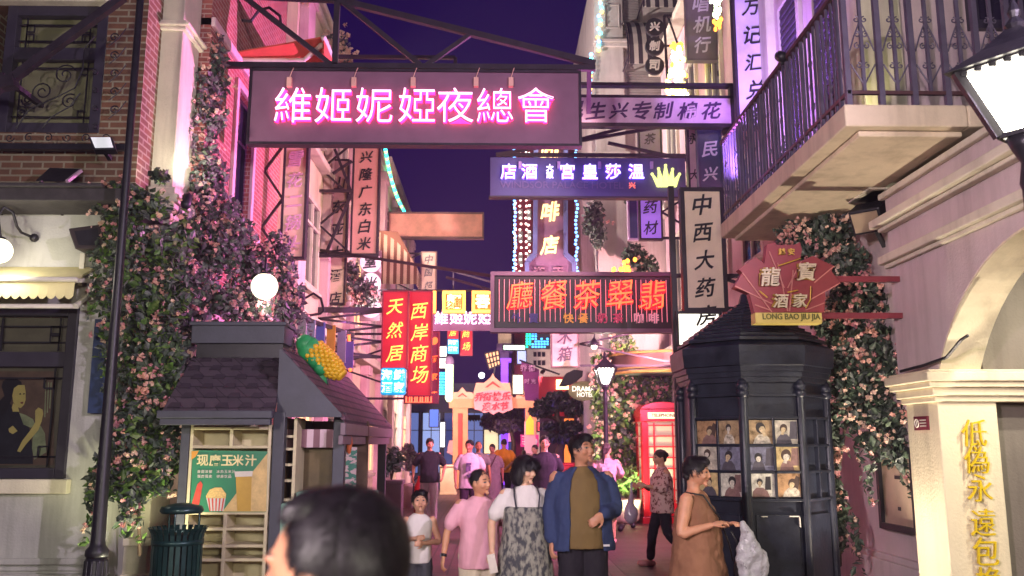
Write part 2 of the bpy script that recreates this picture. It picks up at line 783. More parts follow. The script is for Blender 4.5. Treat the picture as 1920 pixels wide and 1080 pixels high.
# shop window with poster
win = MB()
frame_y(win, -6.6, wx1, wz0, wz1, YF + .06, .1, .1)
win.box(-6.5, YF - .02, zl(688), wx1 - .1, YF + .05, zl(660))
wo = win.build('window', pbr('dark window paint', S(48, 44, 58), .5, 0, .2, 6), t, bevel=.006)
mb = MB()
mb.box(-6.5, YF + .1, wz0 + .1, wx1 - .1, YF + .11, wz1 - .1)
mb.build('back_panel', pbr('window backing', S(96, 92, 78), .6, 0, .35, 2), wo)
mb = MB()
mb.quad((-6.5, YF + .052, wz0 + .1), (wx1 - .1, YF + .052, wz0 + .1), (wx1 - .1, YF + .052, wz1 - .1), (-6.5, YF + .052, wz1 - .1))
gl = NT('clear window glass')
tr_, gs_, mx_ = gl.n('BsdfTransparent'), gl.n('BsdfGlossy'), gl.n('MixShader')
fr_ = gl.n('LayerWeight')
fr_.inputs[0].default_value = .35
gs_.inputs['Roughness'].default_value = .05
gl.l(fr_.outputs['Fresnel'], mx_.inputs[0])
gl.l(tr_.outputs[0], mx_.inputs[1])
gl.l(gs_.outputs[0], mx_.inputs[2])
gl.l(mx_.outputs[0], gl.t.nodes['Material Output'].inputs[0])
mb.build('pane', gl.m, wo)
mb = MB()
ly = YF + .035
a0, a1 = at(20, 620, YF).x, wx1 - .11
lattice(mb, -5.9, a1, zl(658), wz1 - .11, ly, .09, .014)
mb.bar((-5.0, ly, zl(658)), (-5.0, ly, wz1 - .11), .02)
lattice(mb, -5.9, a1, wz0 + .11, zl(690), ly, .1, .016)
mb.build('lattice', M_iron, wo)
# poster of a seated woman in the window
def P(x, y, o=0.0):
    return at(x, y, YF + .088 - o)
mb = MB()
mb.m = 0
mb.quad(P(-60, 872), P(101, 872), P(101, 696), P(-60, 696))
def poly(pts, m, o):
    mb.m = m
    q = [P(x, y, o) for x, y in pts]
    mb.add(q, [tuple(range(len(q) - 1, -1, -1))])
poly([(-40, 880 - 10), (62, 870), (60, 830), (52, 790), (30, 768), (14, 752), (2, 760), (-10, 790), (-40, 800)], 1, .003)
poly([(8, 742), (3, 725), (6, 714), (18, 708), (30, 709), (40, 716), (42, 728), (36, 738), (24, 745), (12, 770), (2, 780), (-4, 756)], 2, .006)
poly([(26, 728), (34, 722), (46, 722), (48, 734), (48, 750), (45, 759), (39, 765), (31, 763), (25, 754), (23, 742)], 3, .009)
poly([(25, 756), (34, 764), (36, 772), (24, 772), (22, 764)], 3, .008)
poly([(66, 770), (72, 764), (80, 768), (81, 776), (78, 790), (72, 806), (62, 818), (48, 834), (38, 848), (32, 846), (42, 826), (56, 808), (66, 792)], 3, .010)
poly([(16, 804), (24, 798), (33, 808), (24, 814), (17, 810)], 3, .010)
poly([(62, 810), (76, 798), (84, 812), (87, 848), (64, 862), (60, 840)], 4, .007)
poly([(36, 774), (48, 778), (62, 786), (66, 796), (58, 802), (44, 796)], 4, .007)
poly([(38, 754), (44, 753), (43, 757), (39, 757)], 5, .012)
poly([(36, 738), (39, 737), (40, 740), (36, 740)], 2, .012)
poly([(43, 738), (46, 737), (47, 739), (43, 740)], 2, .012)
for k in range(3):
    poly([(86 + k * 5 - 1, 717), (86 + k * 5 + 1, 717), (84 + k * 4.6 + 1, 782 - 8 * k), (84 + k * 4.6 - 1, 782 - 8 * k)], 4, .005)
po = mb.build('poster', [pbr('poster brown', S(96, 76, 66), .5, 0, .35, 5), pbr('poster black dress', S(30, 32, 44), .5, 0, .4, 7),
                    pbr('poster hair', S(20, 20, 28), .5), pbr('poster skin', S(196, 180, 112), .5, 0, .1, 8),
                    pbr('poster pale green', S(140, 150, 120), .5, 0, .3, 12), pbr('poster lips', S(120, 60, 56), .5)])
po['label'] = 'poster of a dark haired woman in a black dress in the shop window'
po['category'] = 'poster'
mb = MB()
mb.box(-7, YF - .1, zl(925), at(134, 910, YF).x, YF - .002, zl(898))
mb.build('window_sill', M_trim, t, bevel=.01)
# ledge canopy
mb = MB()
mb.box(-11, YF - .55, zl(376, YF - .55), at(282, 360, YF).x, YF + .4, zl(352, YF - .55))
mb.box(-11, YF - .6, zl(352, YF - .55), at(240, 345, YF).x, YF + .1, zl(345, YF - .55))
for k in range(8):
    x = -8.2 + .62 * k
    mb.bar((x, YF - .5, z_led + .1), (x, YF, z_led - .12), .03)
mb.build('canopy_ledge', pbr('weathered dark board', S(58, 54, 56), .75, 0, .4, 7, .3, 18), t, bevel=.01)
# upper brick storey
mb = MB()
uz0, uz1 = zl(246), zl(8)
ux1 = at(192, 120, YF).x
zt = zl(-260)
z_up = zl(340)
mb.box(-11, YF + .05, z_up, XR1, YF + .45, uz0)
mb.box(-11, YF + .05, uz1, XR1, YF + .45, zt)
mb.box(ux1, YF + .05, uz0, XR1, YF + .45, uz1)
mb.box(-11, YF + .05, uz0, at(-30, 120, YF).x, YF + .45, uz1)
mb.box(XR1 - .4, YF + .45, z_up, XR1, YF + 3, zt)
mb.build('brick_storey', M_brick, t)
wx0 = at(0, 120, YF).x
win = MB()
frame_y(win, wx0, ux1, uz0, uz1, YF + .14, .11, .1)
win.box(wx0 + .1, YF + .05, zl(108), ux1 - .1, YF + .13, zl(85))
wo = win.build('window', pbr('dark window paint', S(48, 44, 58)), t, bevel=.006)
mb = MB()
mb.box(wx0 + .08, YF + .17, uz0 + .08, ux1 - .08, YF + .18, uz1 - .08)
mb.build('pane', M_glassk, wo)
mb = MB()
lattice(mb, wx0 + .12, ux1 - .12, zl(84), uz1 - .12, YF + .09, .08, .014)
lattice(mb, wx0 + .12, ux1 - .12, uz0 + .12, zl(110), YF + .09, .07, .014)
mb.build('lattice', M_iron, wo)
mb = MB()
gy = YF - .12
gp = lambda x, y: at(x, y, gy)
for cx, cy, r, st, fl in ((122, 140, 22, .5, 1), (80, 172, 20, 3.4, -1), (52, 188, 13, 3.0, 1), (130, 190, 16, 1, 1), (40, 210, 12, 2, -1)):
    scroll(mb, gp(cx, cy), r * (gy / F), 1.5, st, w=.008, flip=fl)
mb.tube([gp(30, 240), gp(55, 205), gp(100, 185), gp(140, 165), gp(155, 130), gp(158, 90), gp(178, 68)], .008, 5)
mb.tube([gp(80, 240), gp(95, 220), gp(130, 200), gp(150, 175)], .008, 5)
for k in range(6):
    scroll(mb, gp(18 + 36 * k, 258), 9 * (gy / F), 1.2, k, w=.006, flip=1 if k % 2 else -1)
for yy in range(70, 230, 34):
    scroll(mb, gp(214, yy), 9 * (gy / F), 1.2, .4, w=.007, flip=1)
    mb.tube([gp(204, yy + 16), gp(222, yy + 2), gp(236, yy - 16)], .006, 5)
    scroll(mb, gp(178, yy + 66), 7 * (gy / F), 1.2, 2.4, w=.006, flip=-1)
mb.box(-11, gy - .02, zl(288), at(238, 280, gy).x, gy + .05, zl(277))
mb.bar((wx0, gy, zl(277)), (wx0, gy, zl(240)), .015)
mb.build('iron_grille', M_iron, t)
mb = MB()
mb.box(-11, YF - .08, zl(8) + .0, ux1 + .06, YF + .049, zl(-12))
mb.build('lintel', M_trim, t, bevel=.01)

# column pier right of the shop
t = thing('corner_pier', 'tall cream stucco corner pier with moulded band beside the brick shop', 'pier', (-3.5, 9.6, 0))
YP = 9.45
xa, xb = at(256, 200, YP).x, at(334, 200, YP).x
zp = lambda y: at(295, y, YP).z
mb = MB()
mb.box(xa, YP, 0, xb, YP + .55, zp(-300))
mb.build('shaft', M_cream, t, bevel=.012)
mb = MB()
for y0, y1, d in ((40, 46, .05), (46, 52, .09), (52, 58, .05), (352, 366, .05), (366, 382, .09), (382, 392, .05)):
    mb.box(xa - d, YP - d, zp(y1), xb + d, YP + .55 + d, zp(y0))
for z in (0, ):
    mb.box(xa - .05, YP - .05, 0, xb + .05, YP + .6, .35)
mb.box(xa - .035, YP - .035, .62, xb + .035, YP + .58, .7)
mb.build('band', M_trim, t, bevel=.012)

# ------------------------------------------------------------------ left pink brick house
XL = -3.42
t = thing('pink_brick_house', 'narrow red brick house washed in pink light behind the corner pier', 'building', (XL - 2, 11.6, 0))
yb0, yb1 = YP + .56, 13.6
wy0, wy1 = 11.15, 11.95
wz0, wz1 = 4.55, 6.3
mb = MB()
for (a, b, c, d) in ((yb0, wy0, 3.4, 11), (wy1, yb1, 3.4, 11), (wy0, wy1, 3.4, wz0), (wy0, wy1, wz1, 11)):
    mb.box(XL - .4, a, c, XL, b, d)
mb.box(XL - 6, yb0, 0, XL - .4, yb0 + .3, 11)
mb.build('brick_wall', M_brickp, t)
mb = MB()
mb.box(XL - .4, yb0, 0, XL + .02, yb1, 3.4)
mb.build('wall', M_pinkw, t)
mb = MB()
each('band', M_pinkw, t, [(XL - .4, yb0, 3.34, XL + .12, yb1, 3.5), (XL - .4, yb0, 6.6, XL + .05, yb1, 6.72)], .015)
mb = MB()
frame_x(mb, wy0 - .1, wy1 + .1, wz0 - .08, wz1 + .1, XL, .1, .05)
mb.box(XL, wy0 - .2, wz0 - .2, XL + .14, wy1 + .2, wz0 - .09)
wo = mb.build('window', M_pinkw, t, bevel=.008)
mb = MB()
frame_x(mb, wy0, wy1, wz0, wz1, XL - .12, .06, .06)
mb.box(XL - .14, wy0, wz0, XL - .12, wy1, wz1)
mb.bar((XL - .09, (wy0 + wy1) / 2, wz0), (XL - .09, (wy0 + wy1) / 2, wz1), .05)
mb.bar((XL - .09, wy0, 5.7), (XL - .09, wy1, 5.7), .05)
mb.build('sash', M_glassd, wo)

# red awning above the pink house
t = thing('red_awning', 'wide red fabric awning with white folding arms over the pink brick house', 'awning', (XL, 12, 6.7))
ya0, ya1 = 11.05, 13.9
xo = at(607, 66, ya0).x
az0, az1 = atX(410, 48, XL).z + .02, at(607, 68, ya0).z
aw = xo - XL
mb = MB()
mb.prism([(XL, ya0, az0), (xo, ya0, az1), (xo, ya0, az1 - .02), (XL, ya0, az0 - .02)], (0, ya1 - ya0, 0))
mb.box(xo - .01, ya0, az1 - .24, xo + .01, ya1, az1)
mb.build('canopy', pbr('red awning cloth', S(196, 88, 66), .8, 0, .15, 3), t)
for y in (ya0 + .15, ya1 - .3):
    mb = MB()
    mb.tube([(XL + .05, y, az0 - .06), (XL + .8, y + .25, az1 - .16), (xo - .05, y - .02, az1 - .06)], .035, 8)
    mb.build('arm', M_white, t, True)
mb = MB()
mb.tube([(xo, ya0, az1 - .02), (xo, ya1, az1 - .02)], .04, 8)
mb.build('front_bar', M_white, t, True)

# ------------------------------------------------------------------ left cream row
XC = -3.25
t = thing('cream_row_building', 'long cream building with pilasters behind the upright brush lettered signs', 'building', (XC - 3, 25, 0))
mb = MB()
mb.box(XC - 6, 13.62, 0, XC, 26, 9.6)
mb.box(XC - 6, 26, 0, XC, 33.4, 10.2)
mb.build('wall', M_creamb, t)
mb = MB()
ys = [13.75, 16.2, 18.9, 21.6, 24.3, 27.2, 30.0, 32.9]
for y in ys:
    mb = MB()
    mb.box(XC, y, 0, XC + .16, y + .5, 9.3)
    mb.box(XC, y - .05, 0, XC + .22, y + .55, .5)
    mb.box(XC, y - .06, 9.0, XC + .2, y + .56, 9.25)
    mb.box(XC, y - .05, 3.3, XC + .22, y + .55, 3.52)
    mb.build('pilaster', M_pinkw, t, bevel=.01)
mb = MB()
for z, d in ((3.52, .3), (3.66, .22), (6.6, .2), (9.3, .1), (9.46, .16)):
    each('cornice', M_trim, t, [(XC, 13.62, z, XC + d, 33.4, z + .12)], .02)
each('cornice', M_trim, t, [(XC - .3, 26, 10.1, XC + .1, 33.5, 10.3)], .02)
for i, y in enumerate(ys[:-1]):
    for z0, z1 in ((.9, 2.7), (4.3, 5.9), (7.1, 8.7)):
        a, b = y + .9, ys[i + 1] - .4
        mb = MB()
        frame_x(mb, a, b, z0, z1, XC + .0, .08, .06)
        mb.bar((XC + .03, (a + b) / 2, z0), (XC + .03, (a + b) / 2, z1), .05)
        mb.bar((XC + .03, a, z0 + (z1 - z0) * .7), (XC + .03, b, z0 + (z1 - z0) * .7), .05)
        mb.box(XC + .0, a - .06, z0 - .08, XC + .12, b + .06, z0)
        wo = mb.build('window', M_trim, t)
        mb = MB()
        mb.box(XC + .004, a + .08, z0 + .08, XC + .012, b - .08, z1 - .08)
        lit = (i + int(z0)) % 3 == 0
        mb.build('pane', emis('warm lit pane', S(250, 205, 140), 1.2) if lit else M_glassd, wo)

# ------------------------------------------------------------------ right arcade
XA = 3.79
YE = 7.5
sz = 2.27
t = thing('arcade_building', 'mauve stucco arcade with a wide cream arch, moulded cornices and a square pillar', 'building', (5, 7, 0))
mb = MB()
cy_, cz_, ra = YE - 1.59, sz - .905, 1.83
arc = []
for i in range(25):
    a0 = math.atan2(.905, 1.59)
    a = a0 + (math.pi - 2 * a0) * i / 24
    arc.append((cy_ + ra * math.cos(a), cz_ + ra * math.sin(a)))
ztop = 4.06
low = [V((XA, y, z)) for y, z in arc]
top = [V((XA, y, ztop)) for y, z in arc]
mb.strip(low, top, (.36, 0, 0))
mb.box(XA, YE, sz, XA + .36, 8.25, ztop)
mb.box(XA, 0.5, sz, XA + .36, arc[-1][0], ztop)
mb.build('arch_wall', M_lav, t)
mb = MB()
mb.strip([p + V((.012, 0, -.0)) for p in low], [p + V((.012, 0, .004)) for p in low], (.34, 0, 0))
b2 = MB()
inn = [V((XA + .004, cy_ + (ra - .018) * math.cos(math.atan2(z - cz_, y - cy_)), cz_ + (ra - .018) * math.sin(math.atan2(z - cz_, y - cy_)))) for y, z in arc]
out = [V((XA + .004, y, z)) for y, z in arc]
b2.strip(inn, out, (.352, 0, 0))
b2.build('arch_soffit', M_creamb, t, False)
mb = MB()
xp1 = at(1882, 900, YE).x
mb.box(XA - .03, YE, 0, xp1, 8.08, 2.02)
mb.build('pillar', M_creamb, t, bevel=.012)
each('pillar', M_creamb, t, [(XA - .03, arc[-1][0] - .6, 0, xp1, arc[-1][0], 2.02)], .012)
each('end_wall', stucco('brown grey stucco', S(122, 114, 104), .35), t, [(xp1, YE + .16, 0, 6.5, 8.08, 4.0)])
mb = MB()
for z0, z1, d in ((2.0, 2.05, .03), (2.05, 2.12, .06), (2.12, 2.17, .1), (2.17, 2.25, .13), (2.25, 2.27, .1)):
    mb.box(XA - .03 - d, YE - d, z0, 6.4, 8.08 + d, z1)
mb.build('capital', M_creamb, t, bevel=.012)
mb = MB()
for z0, z1, d in ((3.30, 3.34, .05), (3.34, 3.42, .10), (3.66, 3.70, .08), (3.70, 3.78, .15), (3.98, 4.04, .06)):
    each('cornice', M_trim, t, [(XA - d, .5, z0, XA - .002, 8.25 + d * .5, z1)], .012)
mb = MB()
mb.box(XA + .36, -1, 3.9, 9, 8.0, 4.05)
mb.box(6.5, -1, 0, 6.7, 8.0, 3.9)
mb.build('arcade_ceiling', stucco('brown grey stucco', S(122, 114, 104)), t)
# set-back wall behind with poster
mb = MB()
mb.box(4.0, 8.26, 0, 4.3, 12.2, 4.05)
mb.build('side_wall', M_lav, t)
mb = MB()
mb.box(3.9, 8.26, 0, 3.998, 12.2, .5)
mb.box(3.93, 8.26, .5, 3.998, 12.2, .56)
mb.build('plinth', M_lav, t, bevel=.01)
# upper storey
t = thing('upper_house', 'violet lit upper storey with tall dark shutters behind the balcony', 'building', (5, 10, 4.1))
yq = 8.3
mb = MB()
mb.box(XA, yq, 4.08, 9, 12.0, 9.5)
mb.build('wall', M_lav, t)
mb = MB()
for y in (yq, 11.2):
    mb = MB()
    mb.box(XA - .12, y - .05, 4.08, XA + .3, y + .38, 9.5)
    mb.box(XA - .17, y - .1, 4.08, XA + .35, y + .43, 4.45)
    mb.build('pilaster', M_cream, t, bevel=.012)
for a, b in ((8.95, 9.75), (10.1, 10.95)):
    mb = MB()
    frame_x(mb, a, b, 4.3, 7.4, XA - .06, .1, .06)
    wo = mb.build('window', M_lav, t, bevel=.006)
    mb = MB()
    mb.box(XA - .03, a + .1, 4.3, XA - .002, b - .1, 7.3)
    for k in range(30):
        mb.box(XA - .05, a + .14, 4.4 + k * .095, XA - .03, b - .14, 4.44 + k * .095)
    mb.build('shutter', pbr('dark violet shutter', S(58, 48, 66), .6), wo)
x0, x1, z0, z1 = rect(1808, -60, 2050, 60, yq)
mb = MB()
frame_y(mb, x0, x1, z0, z1, yq - .002, .09, .08)
mb.bar(((x0 + x1) / 2, yq - .05, z0), ((x0 + x1) / 2, yq - .05, z1), .06)
wo = mb.build('window', pbr('dark window paint', S(48, 44, 58)), t)
mb = MB()
mb.box(x0 + .08, yq - .02, z0 + .08, x1 - .08, yq - .01, z1 - .08)
mb.build('pane', M_glassd, wo)
# balcony
t = thing('balcony', 'stucco balcony slab with black iron scroll railing jutting over the street', 'balcony', (3, 8.5, 4.06))
bx, by0, by1 = 2.79, 6.66, 10.6
zb = at(1625, 236, by0).z
zt_ = at(1625, 195, by0).z
mb = MB()
mb.box(bx, by0, zb, 3.78, by1, zt_)
mb.box(3.78, by0, zb, 8, 8.28, zt_)
mb.box(bx + .14, by0 + .1, zb - .05, 3.78, by1 - .1, zb - .002)
mb.build('slab', stucco('balcony stucco', S(212, 196, 170), .3), t, bevel=.015)
zr = zt_ + 1.02
mb = MB()
mb.box(bx + .03, by0 + .03, zr, bx + .09, by1, zr + .04)
mb.box(bx + .09, by0 + .035, zr - .06, 8, by0 + .075, zr - .03)
mb.box(bx + .045, by0 + .035, zt_ + .1, 8, by0 + .065, zt_ + .13)
mb.box(bx + .045, by0 + .03, zt_ + .1, bx + .075, by1, zt_ + .13)
mb.build('handrail', pbr('brown rail paint', S(84, 56, 58), .45, .2), t)
mb = MB()
xx = bx + .06
k = 0
while xx < 5.2:
    if k % 2 == 0:
        mb.box(xx - .022, by0 + .03, zt_, xx + .022, by0 + .075, zr + .6)
    else:
        mb.box(xx - .013, by0 + .04, zt_ + .1, xx + .013, by0 + .066, zr - .04)
        for zz, fl in ((.35, 1), (.52, -1), (.75, 1), (.62, 1)):
            for s in (-1, 1):
                scroll(mb, (xx + s * .035, by0 + .05, zt_ + zz), .028, 1.1, 1.57, UX * s, UZ, .006, fl)
        for s in (-1, 1):
            mb.tube([(xx + s * .01, by0 + .05, zt_ + .72), (xx + s * .06, by0 + .05, zt_ + .6), (xx + s * .1, by0 + .05, zt_ + .48)], .007, 5)
            mb.tube([(xx - s * .1, by0 + .05, zt_ + .36), (xx - s * .05, by0 + .05, zt_ + .27), (xx - s * .01, by0 + .05, zt_ + .2)], .007, 5)
    xx += .135
    k += 1
mb.build('front_railing', M_rail, t)
mb = MB()
y = by0 + .2
k = 0
while y < by1:
    r_ = .016 if k % 4 == 0 else .010
    mb.box(bx + .06 - r_, y - r_, zt_ + .02, bx + .06 + r_, y + r_, zr)
    if k % 4 == 2:
        for zz in (.3, .5, .7):
            scroll(mb, (bx + .06, y, zt_ + zz), .05, 1.2, zz * 9, V((0, 1, 0)), UZ, .006, 1)
    y += .105
    k += 1
mb.build('side_railing', M_rail, t)

# ------------------------------------------------------------------ right side further back
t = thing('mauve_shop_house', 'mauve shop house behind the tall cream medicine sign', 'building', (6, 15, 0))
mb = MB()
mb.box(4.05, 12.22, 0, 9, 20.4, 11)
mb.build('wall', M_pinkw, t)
mb = MB()
for z, d in ((3.6, .25), (6.9, .2), (10.5, .3)):
    each('cornice', M_trim, t, [(4.05 - d, 12.22, z, 4.045, 20.4, z + .15)], .02)
for i, y in enumerate((12.8, 14.7, 16.6, 18.5)):
    for z0, z1 in ((4.4, 6.2), (7.5, 9.4)):
        mb = MB()
        frame_x(mb, y, y + 1.1, z0, z1, 3.98, .09, .07)
        mb.bar((4.0, y + .55, z0), (4.0, y + .55, z1), .05)
        wo = mb.build('window', M_trim, t)
        mb = MB()
        mb.box(4.02, y + .09, z0 + .09, 4.03, y + 1.01, z1 - .09)
        mb.build('pane', M_glassd, wo)

Y3 = 20.5
t = thing('grey_pilaster_house', 'tall grey house front with striped awnings and louvred shutters', 'building', (4, Y3 + 2, 0))
x3 = at(1120, 300, Y3).x
mb = MB()
mb.box(x3, Y3, 0, 8, Y3 + 6, 13.5)
mb.build('wall', stucco('warm grey stucco', S(176, 166, 158), .3), t)
mb = MB()
x3b = at(1172, 300, Y3).x
mb.box(x3 - .05, Y3 - .18, 2.5, x3b, Y3 - .002, 13.5)
for (y0, y1, d) in ((82, 88, .12), (88, 95, .07), (290, 298, .1)):
    a, b, c, e = rect(1120, y0, 1172, y1, Y3)
    mb.box(a - d, Y3 - .18 - d, c, b + d, Y3 - .004, e)
a, b, c, e = rect(1131, 15, 1160, 60, Y3)
frame_y(mb, a, b, c, e, Y3 - .182, .04, .03)
mb.build('pilaster', stucco('warm grey stucco', S(176, 166, 158)), t, bevel=.015)
for (X0, Y0, X1, Y1) in ((1166, -60, 1198, 66), (1176, 136, 1258, 235), (1090, 232, 1150, 300)):
    a, b, c, e = rect(X0, Y0, X1, Y1, Y3)
    if a < x3:
        a = x3 + .02
    mb = MB()
    mb.box(a, Y3 - .05, c, b, Y3 - .003, e)
    n = int((e - c) / .07)
    for k in range(n):
        mb.box(a + .03, Y3 - .075, c + .05 + k * .07, b - .03, Y3 - .05, c + .085 + k * .07)
    mb.build('shutter', pbr('grey shutter', S(128, 120, 116), .7), t)

# coffee house tower
Y4 = 38
x4 = at(964, 400, Y4).x
x4b = at(1115, 400, Y4).x
t = thing('red_coffee_house', 'dark red house hung with strings of small white bulbs in mid street', 'building', (1.5, Y4 + 3, 0))
z4 = at(1000, 200, Y4).z
mb = MB()
mb.box(x4, Y4, 0, x4b + 1, Y4 + 6, z4)
mb.build('wall', pbr('dark red render', S(120, 30, 48), .8, 0, .3, 3), t)
for k in range(3):
    for j in range(4):
        a, b, c, e = rect(972 + 16 * j, 392 + 42 * k, 980 + 16 * j, 412 + 42 * k, Y4)
        mb = MB()
        mb.box(a, Y4 - .04, c, b, Y4 - .002, e)
        mb.build('window', M_grey, t)
mb = MB()
for (X, n) in ((976, 22), (987, 22), (992, 20), (966, 30)):
    for k in range(n):
        p = at(X + random.uniform(-1.5, 1.5), 275 + k * 245 / n, Y4 - .07)
        mb.ell(p, .05, .05, .05, 6, 4)
o = mb.build('light_string', emis('white bulbs', S(255, 232, 220), 5))
tag(o, 'strings of small white bulbs hanging down the dark red house', 'string lights')

# end of the street
Y5 = 44
t = thing('glass_building', 'blue lit glass fronted building closing the end of the street', 'building', (-2, Y5, 0))
mb = MB()
mb.box(-5, Y5, 0, 5, Y5 + 6, 4.6)
mb.build('wall', pbr('blue grey cladding', S(96, 100, 140), .5, 0, .2, 2), t)
for i in range(9):
    a = -4.6 + i * 1.05
    mb = MB()
    frame_y(mb, a, a + .95, .2, 3.2, Y5 - .002, .06, .06)
    mb.bar((a + .47, Y5 - .03, .2), (a + .47, Y5 - .03, 3.2), .04)
    mb.bar((a, Y5 - .03, 2.3), (a + .95, Y5 - .03, 2.3), .04)
    wo = mb.build('window', M_navy, t)
    mb = MB()
    mb.box(a + .06, Y5 - .02, .26, a + .89, Y5 - .01, 3.14)
    mb.build('pane', emis('cool lit pane %d' % (i % 3), (S(120, 140, 215), S(150, 170, 230), S(96, 110, 190))[i % 3], (.6, 1.0, .35)[i % 3], S(40, 50, 80)), wo)
t = thing('street_end_tower', 'distant white block with dark window strips beside the purple column', 'building', (4, 36, 0))
mb = MB()
a, b, c, e = rect(986, 655, 1130, 832, 36)
mb.box(a, 36, 0, b + 3, 41, e)
mb.build('wall', M_white, t)
for k in range(2):
    for j in range(3):
        mb = MB()
        aa, bb, cc, ee = rect(1000 + 8 * j, 660 + 16 * k, 1006 + 8 * j, 669 + 16 * k, 36)
        mb.box(aa, 35.95, cc, bb, 35.998, ee)
        mb.build('window', M_glassd, t)

# ------------------------------------------------------------------ signs
M_tcream = pbr('cream sign face', S(232, 210, 184), .6, 0, .1, 3)
M_ink = pbr('black ink', S(32, 28, 34), .6, 0, .2, 10)
M_frame = pbr('dark sign frame', S(44, 34, 44), .5, 0, .25, 8)


def truss(mb, xa, xb, y, z0, z1, w=.045, n=2, dy=0):
    """welded side bracket between a wall and a sign, flat in the street's cross plane"""
    mb.bar((xa, y, z1), (xb, y + dy, z1), w)
    mb.bar((xa, y, z0), (xb, y + dy, z0), w)
    for i in range(n):
        za, zb_ = z0 + (z1 - z0) * i / n, z0 + (z1 - z0) * (i + 1) / n
        zm = (za + zb_) / 2
        mb.bar((xa, y, zm), (xb, y + dy, zb_), w * .8)
        mb.bar((xa, y, zm), (xb, y + dy, za), w * .8)


def vsign(name, label, r, Y, text, board, frame, ink, group=None, wall=None, size=None, y0=None, y1=None, bold=.015,
          shear=.18, brush=.012, fw=.035, d=.1, cat='shop sign', tr=2, ext=.006, sx=.95):
    """upright shop sign hung on a bracket"""
    a, b, c, e = rect(*r, Y)
    t = thing(name, label, cat, ((a + b) / 2, Y, c), group)
    mb = MB()
    mb.box(a + fw, Y - d / 2, c + fw, b - fw, Y + d / 2, e - fw)
    mb.build('board', board, t)
    mb = MB()
    D = d + .04
    mb.box(a, Y - D / 2, c, a + fw, Y + D / 2, e)
    mb.box(b - fw, Y - D / 2, c, b, Y + D / 2, e)
    mb.box(a + fw, Y - D / 2, c, b - fw, Y + D / 2, c + fw)
    mb.box(a + fw, Y - D / 2, e - fw, b - fw, Y + D / 2, e)
    mb.build('frame', frame, t)
    mb = MB()
    n = len(text)
    for i, ch in enumerate(text):
        if ch == ' ':
            continue
        za = y0 + (y1 - y0) * i / max(1, n - 1) if y0 is not None else None
        if za is None:
            zc = e - (e - c) * (i + .5) / n
        else:
            zc = at((r[0] + r[2]) / 2, za, Y).z
        sz_ = (size * Y / F) if size else (b - a) * .62
        put(mb, ch, ((a + b) / 2, Y - d / 2 - .008, zc), sz_, UX, UZ, bold, shear, ext, sx, True, brush)
    if mb.v:
        mb.build('lettering', ink, t)
    if wall is not None:
        mb = MB()
        if wall < a:
            truss(mb, wall, a, Y, c + .05, e - .05, .045, tr)
        else:
            truss(mb, b, wall, Y, c + .05, e - .05, .045, tr)
        mb.build('bracket', M_frame, t)
    return t


# --- the big pink neon night club sign on its gantry
Y0 = 10.7
a, b, c, e = rect(472, 138, 1085, 271, Y0)
t = thing('neon_sign', 'widest sign, dark mauve board with large pink neon characters hung over the street', 'neon sign', ((a + b) / 2, Y0, c))
mb = MB()
mb.box(a, Y0 - .06, c, b, Y0 + .06, e)
M_mauve = pbr('mauve sign board', S(120, 84, 108), .5, 0, .12, 3)
mb.build('board', M_mauve, t, bevel=.01)
mb = MB()
for (p, q, r_, s_) in ((a - .03, c - .03, b + .03, c), (a - .03, e, b + .03, e + .03), (a - .03, c, a, e), (b, c, b + .03, e)):
    mb.box(p, Y0 - .075, q, r_, Y0 + .075, s_)
mb.build('frame', M_steel, t)
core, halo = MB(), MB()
xs = [553, 628, 704, 783, 854, 928, 1004]
for ch, x in zip('維姬妮婭夜總會', xs):
    p = at(x, 203, Y0)
    put(core, ch, (p.x, Y0 - .115, p.z), 70 * Y0 / F, UX, UZ, -.012, 0, .012)
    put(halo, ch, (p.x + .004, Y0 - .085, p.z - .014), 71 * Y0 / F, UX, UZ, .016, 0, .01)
core.build('neon_lettering', emis('pink neon core', (1.0, .52, .80, 1), 2.2), t)
halo.build('neon_halo', emis('pink neon halo', (1.0, .02, .18, 1), 3.6), t)  # wider glowing letters stand in for the pink halo around the tubes
for x in (546, 666, 776, 893, 958):
    p = at(x, 160, Y0)
    mb = MB()
    mb.box(p.x - .03, Y0 - .12, p.z - .06, p.x + .03, Y0 - .061, p.z + .06)
    mb.tube([(p.x, Y0 - .09, p.z + .07), (p.x + .02, Y0 - .1, p.z + .13), (p.x + .04, Y0 - .08, p.z + .2)], .006, 5)
    mb.build('transformer', pbr('salmon transformer box', S(224, 170, 160), .5), t)
mb = MB()
zc = e + .07
pl = at(400, 122, Y0)
pr_ = at(1120, 122, Y0)
gx = lambda x, y: at(x, y, Y0)
mb.bar((XL, Y0, pl.z), (gx(1116, 122).x, Y0, pl.z), .07)
mb.bar(gx(628, 122), gx(636, -90), .07)
mb.bar(gx(632, 0), gx(1116, 120), .08)
mb.bar(gx(640, 2), gx(788, 122), .06)
mb.bar(gx(800, 122), gx(880, 66), .055)
mb.bar(gx(455, -8), gx(622, 122), .06)
mb.bar(gx(632, 0), gx(455, -8), .07)
mb.bar(gx(455, -8), (XL, Y0, gx(400, -10).z), .07)
for x in (475, 562, 770, 900, 1082):
    mb.bar(gx(x, 122), gx(x, 140), .03)
mb.bar(gx(1105, 122), gx(1112, 182) + V((0, .55, 0)), .06)
mb.build('gantry_truss', M_steel, t)
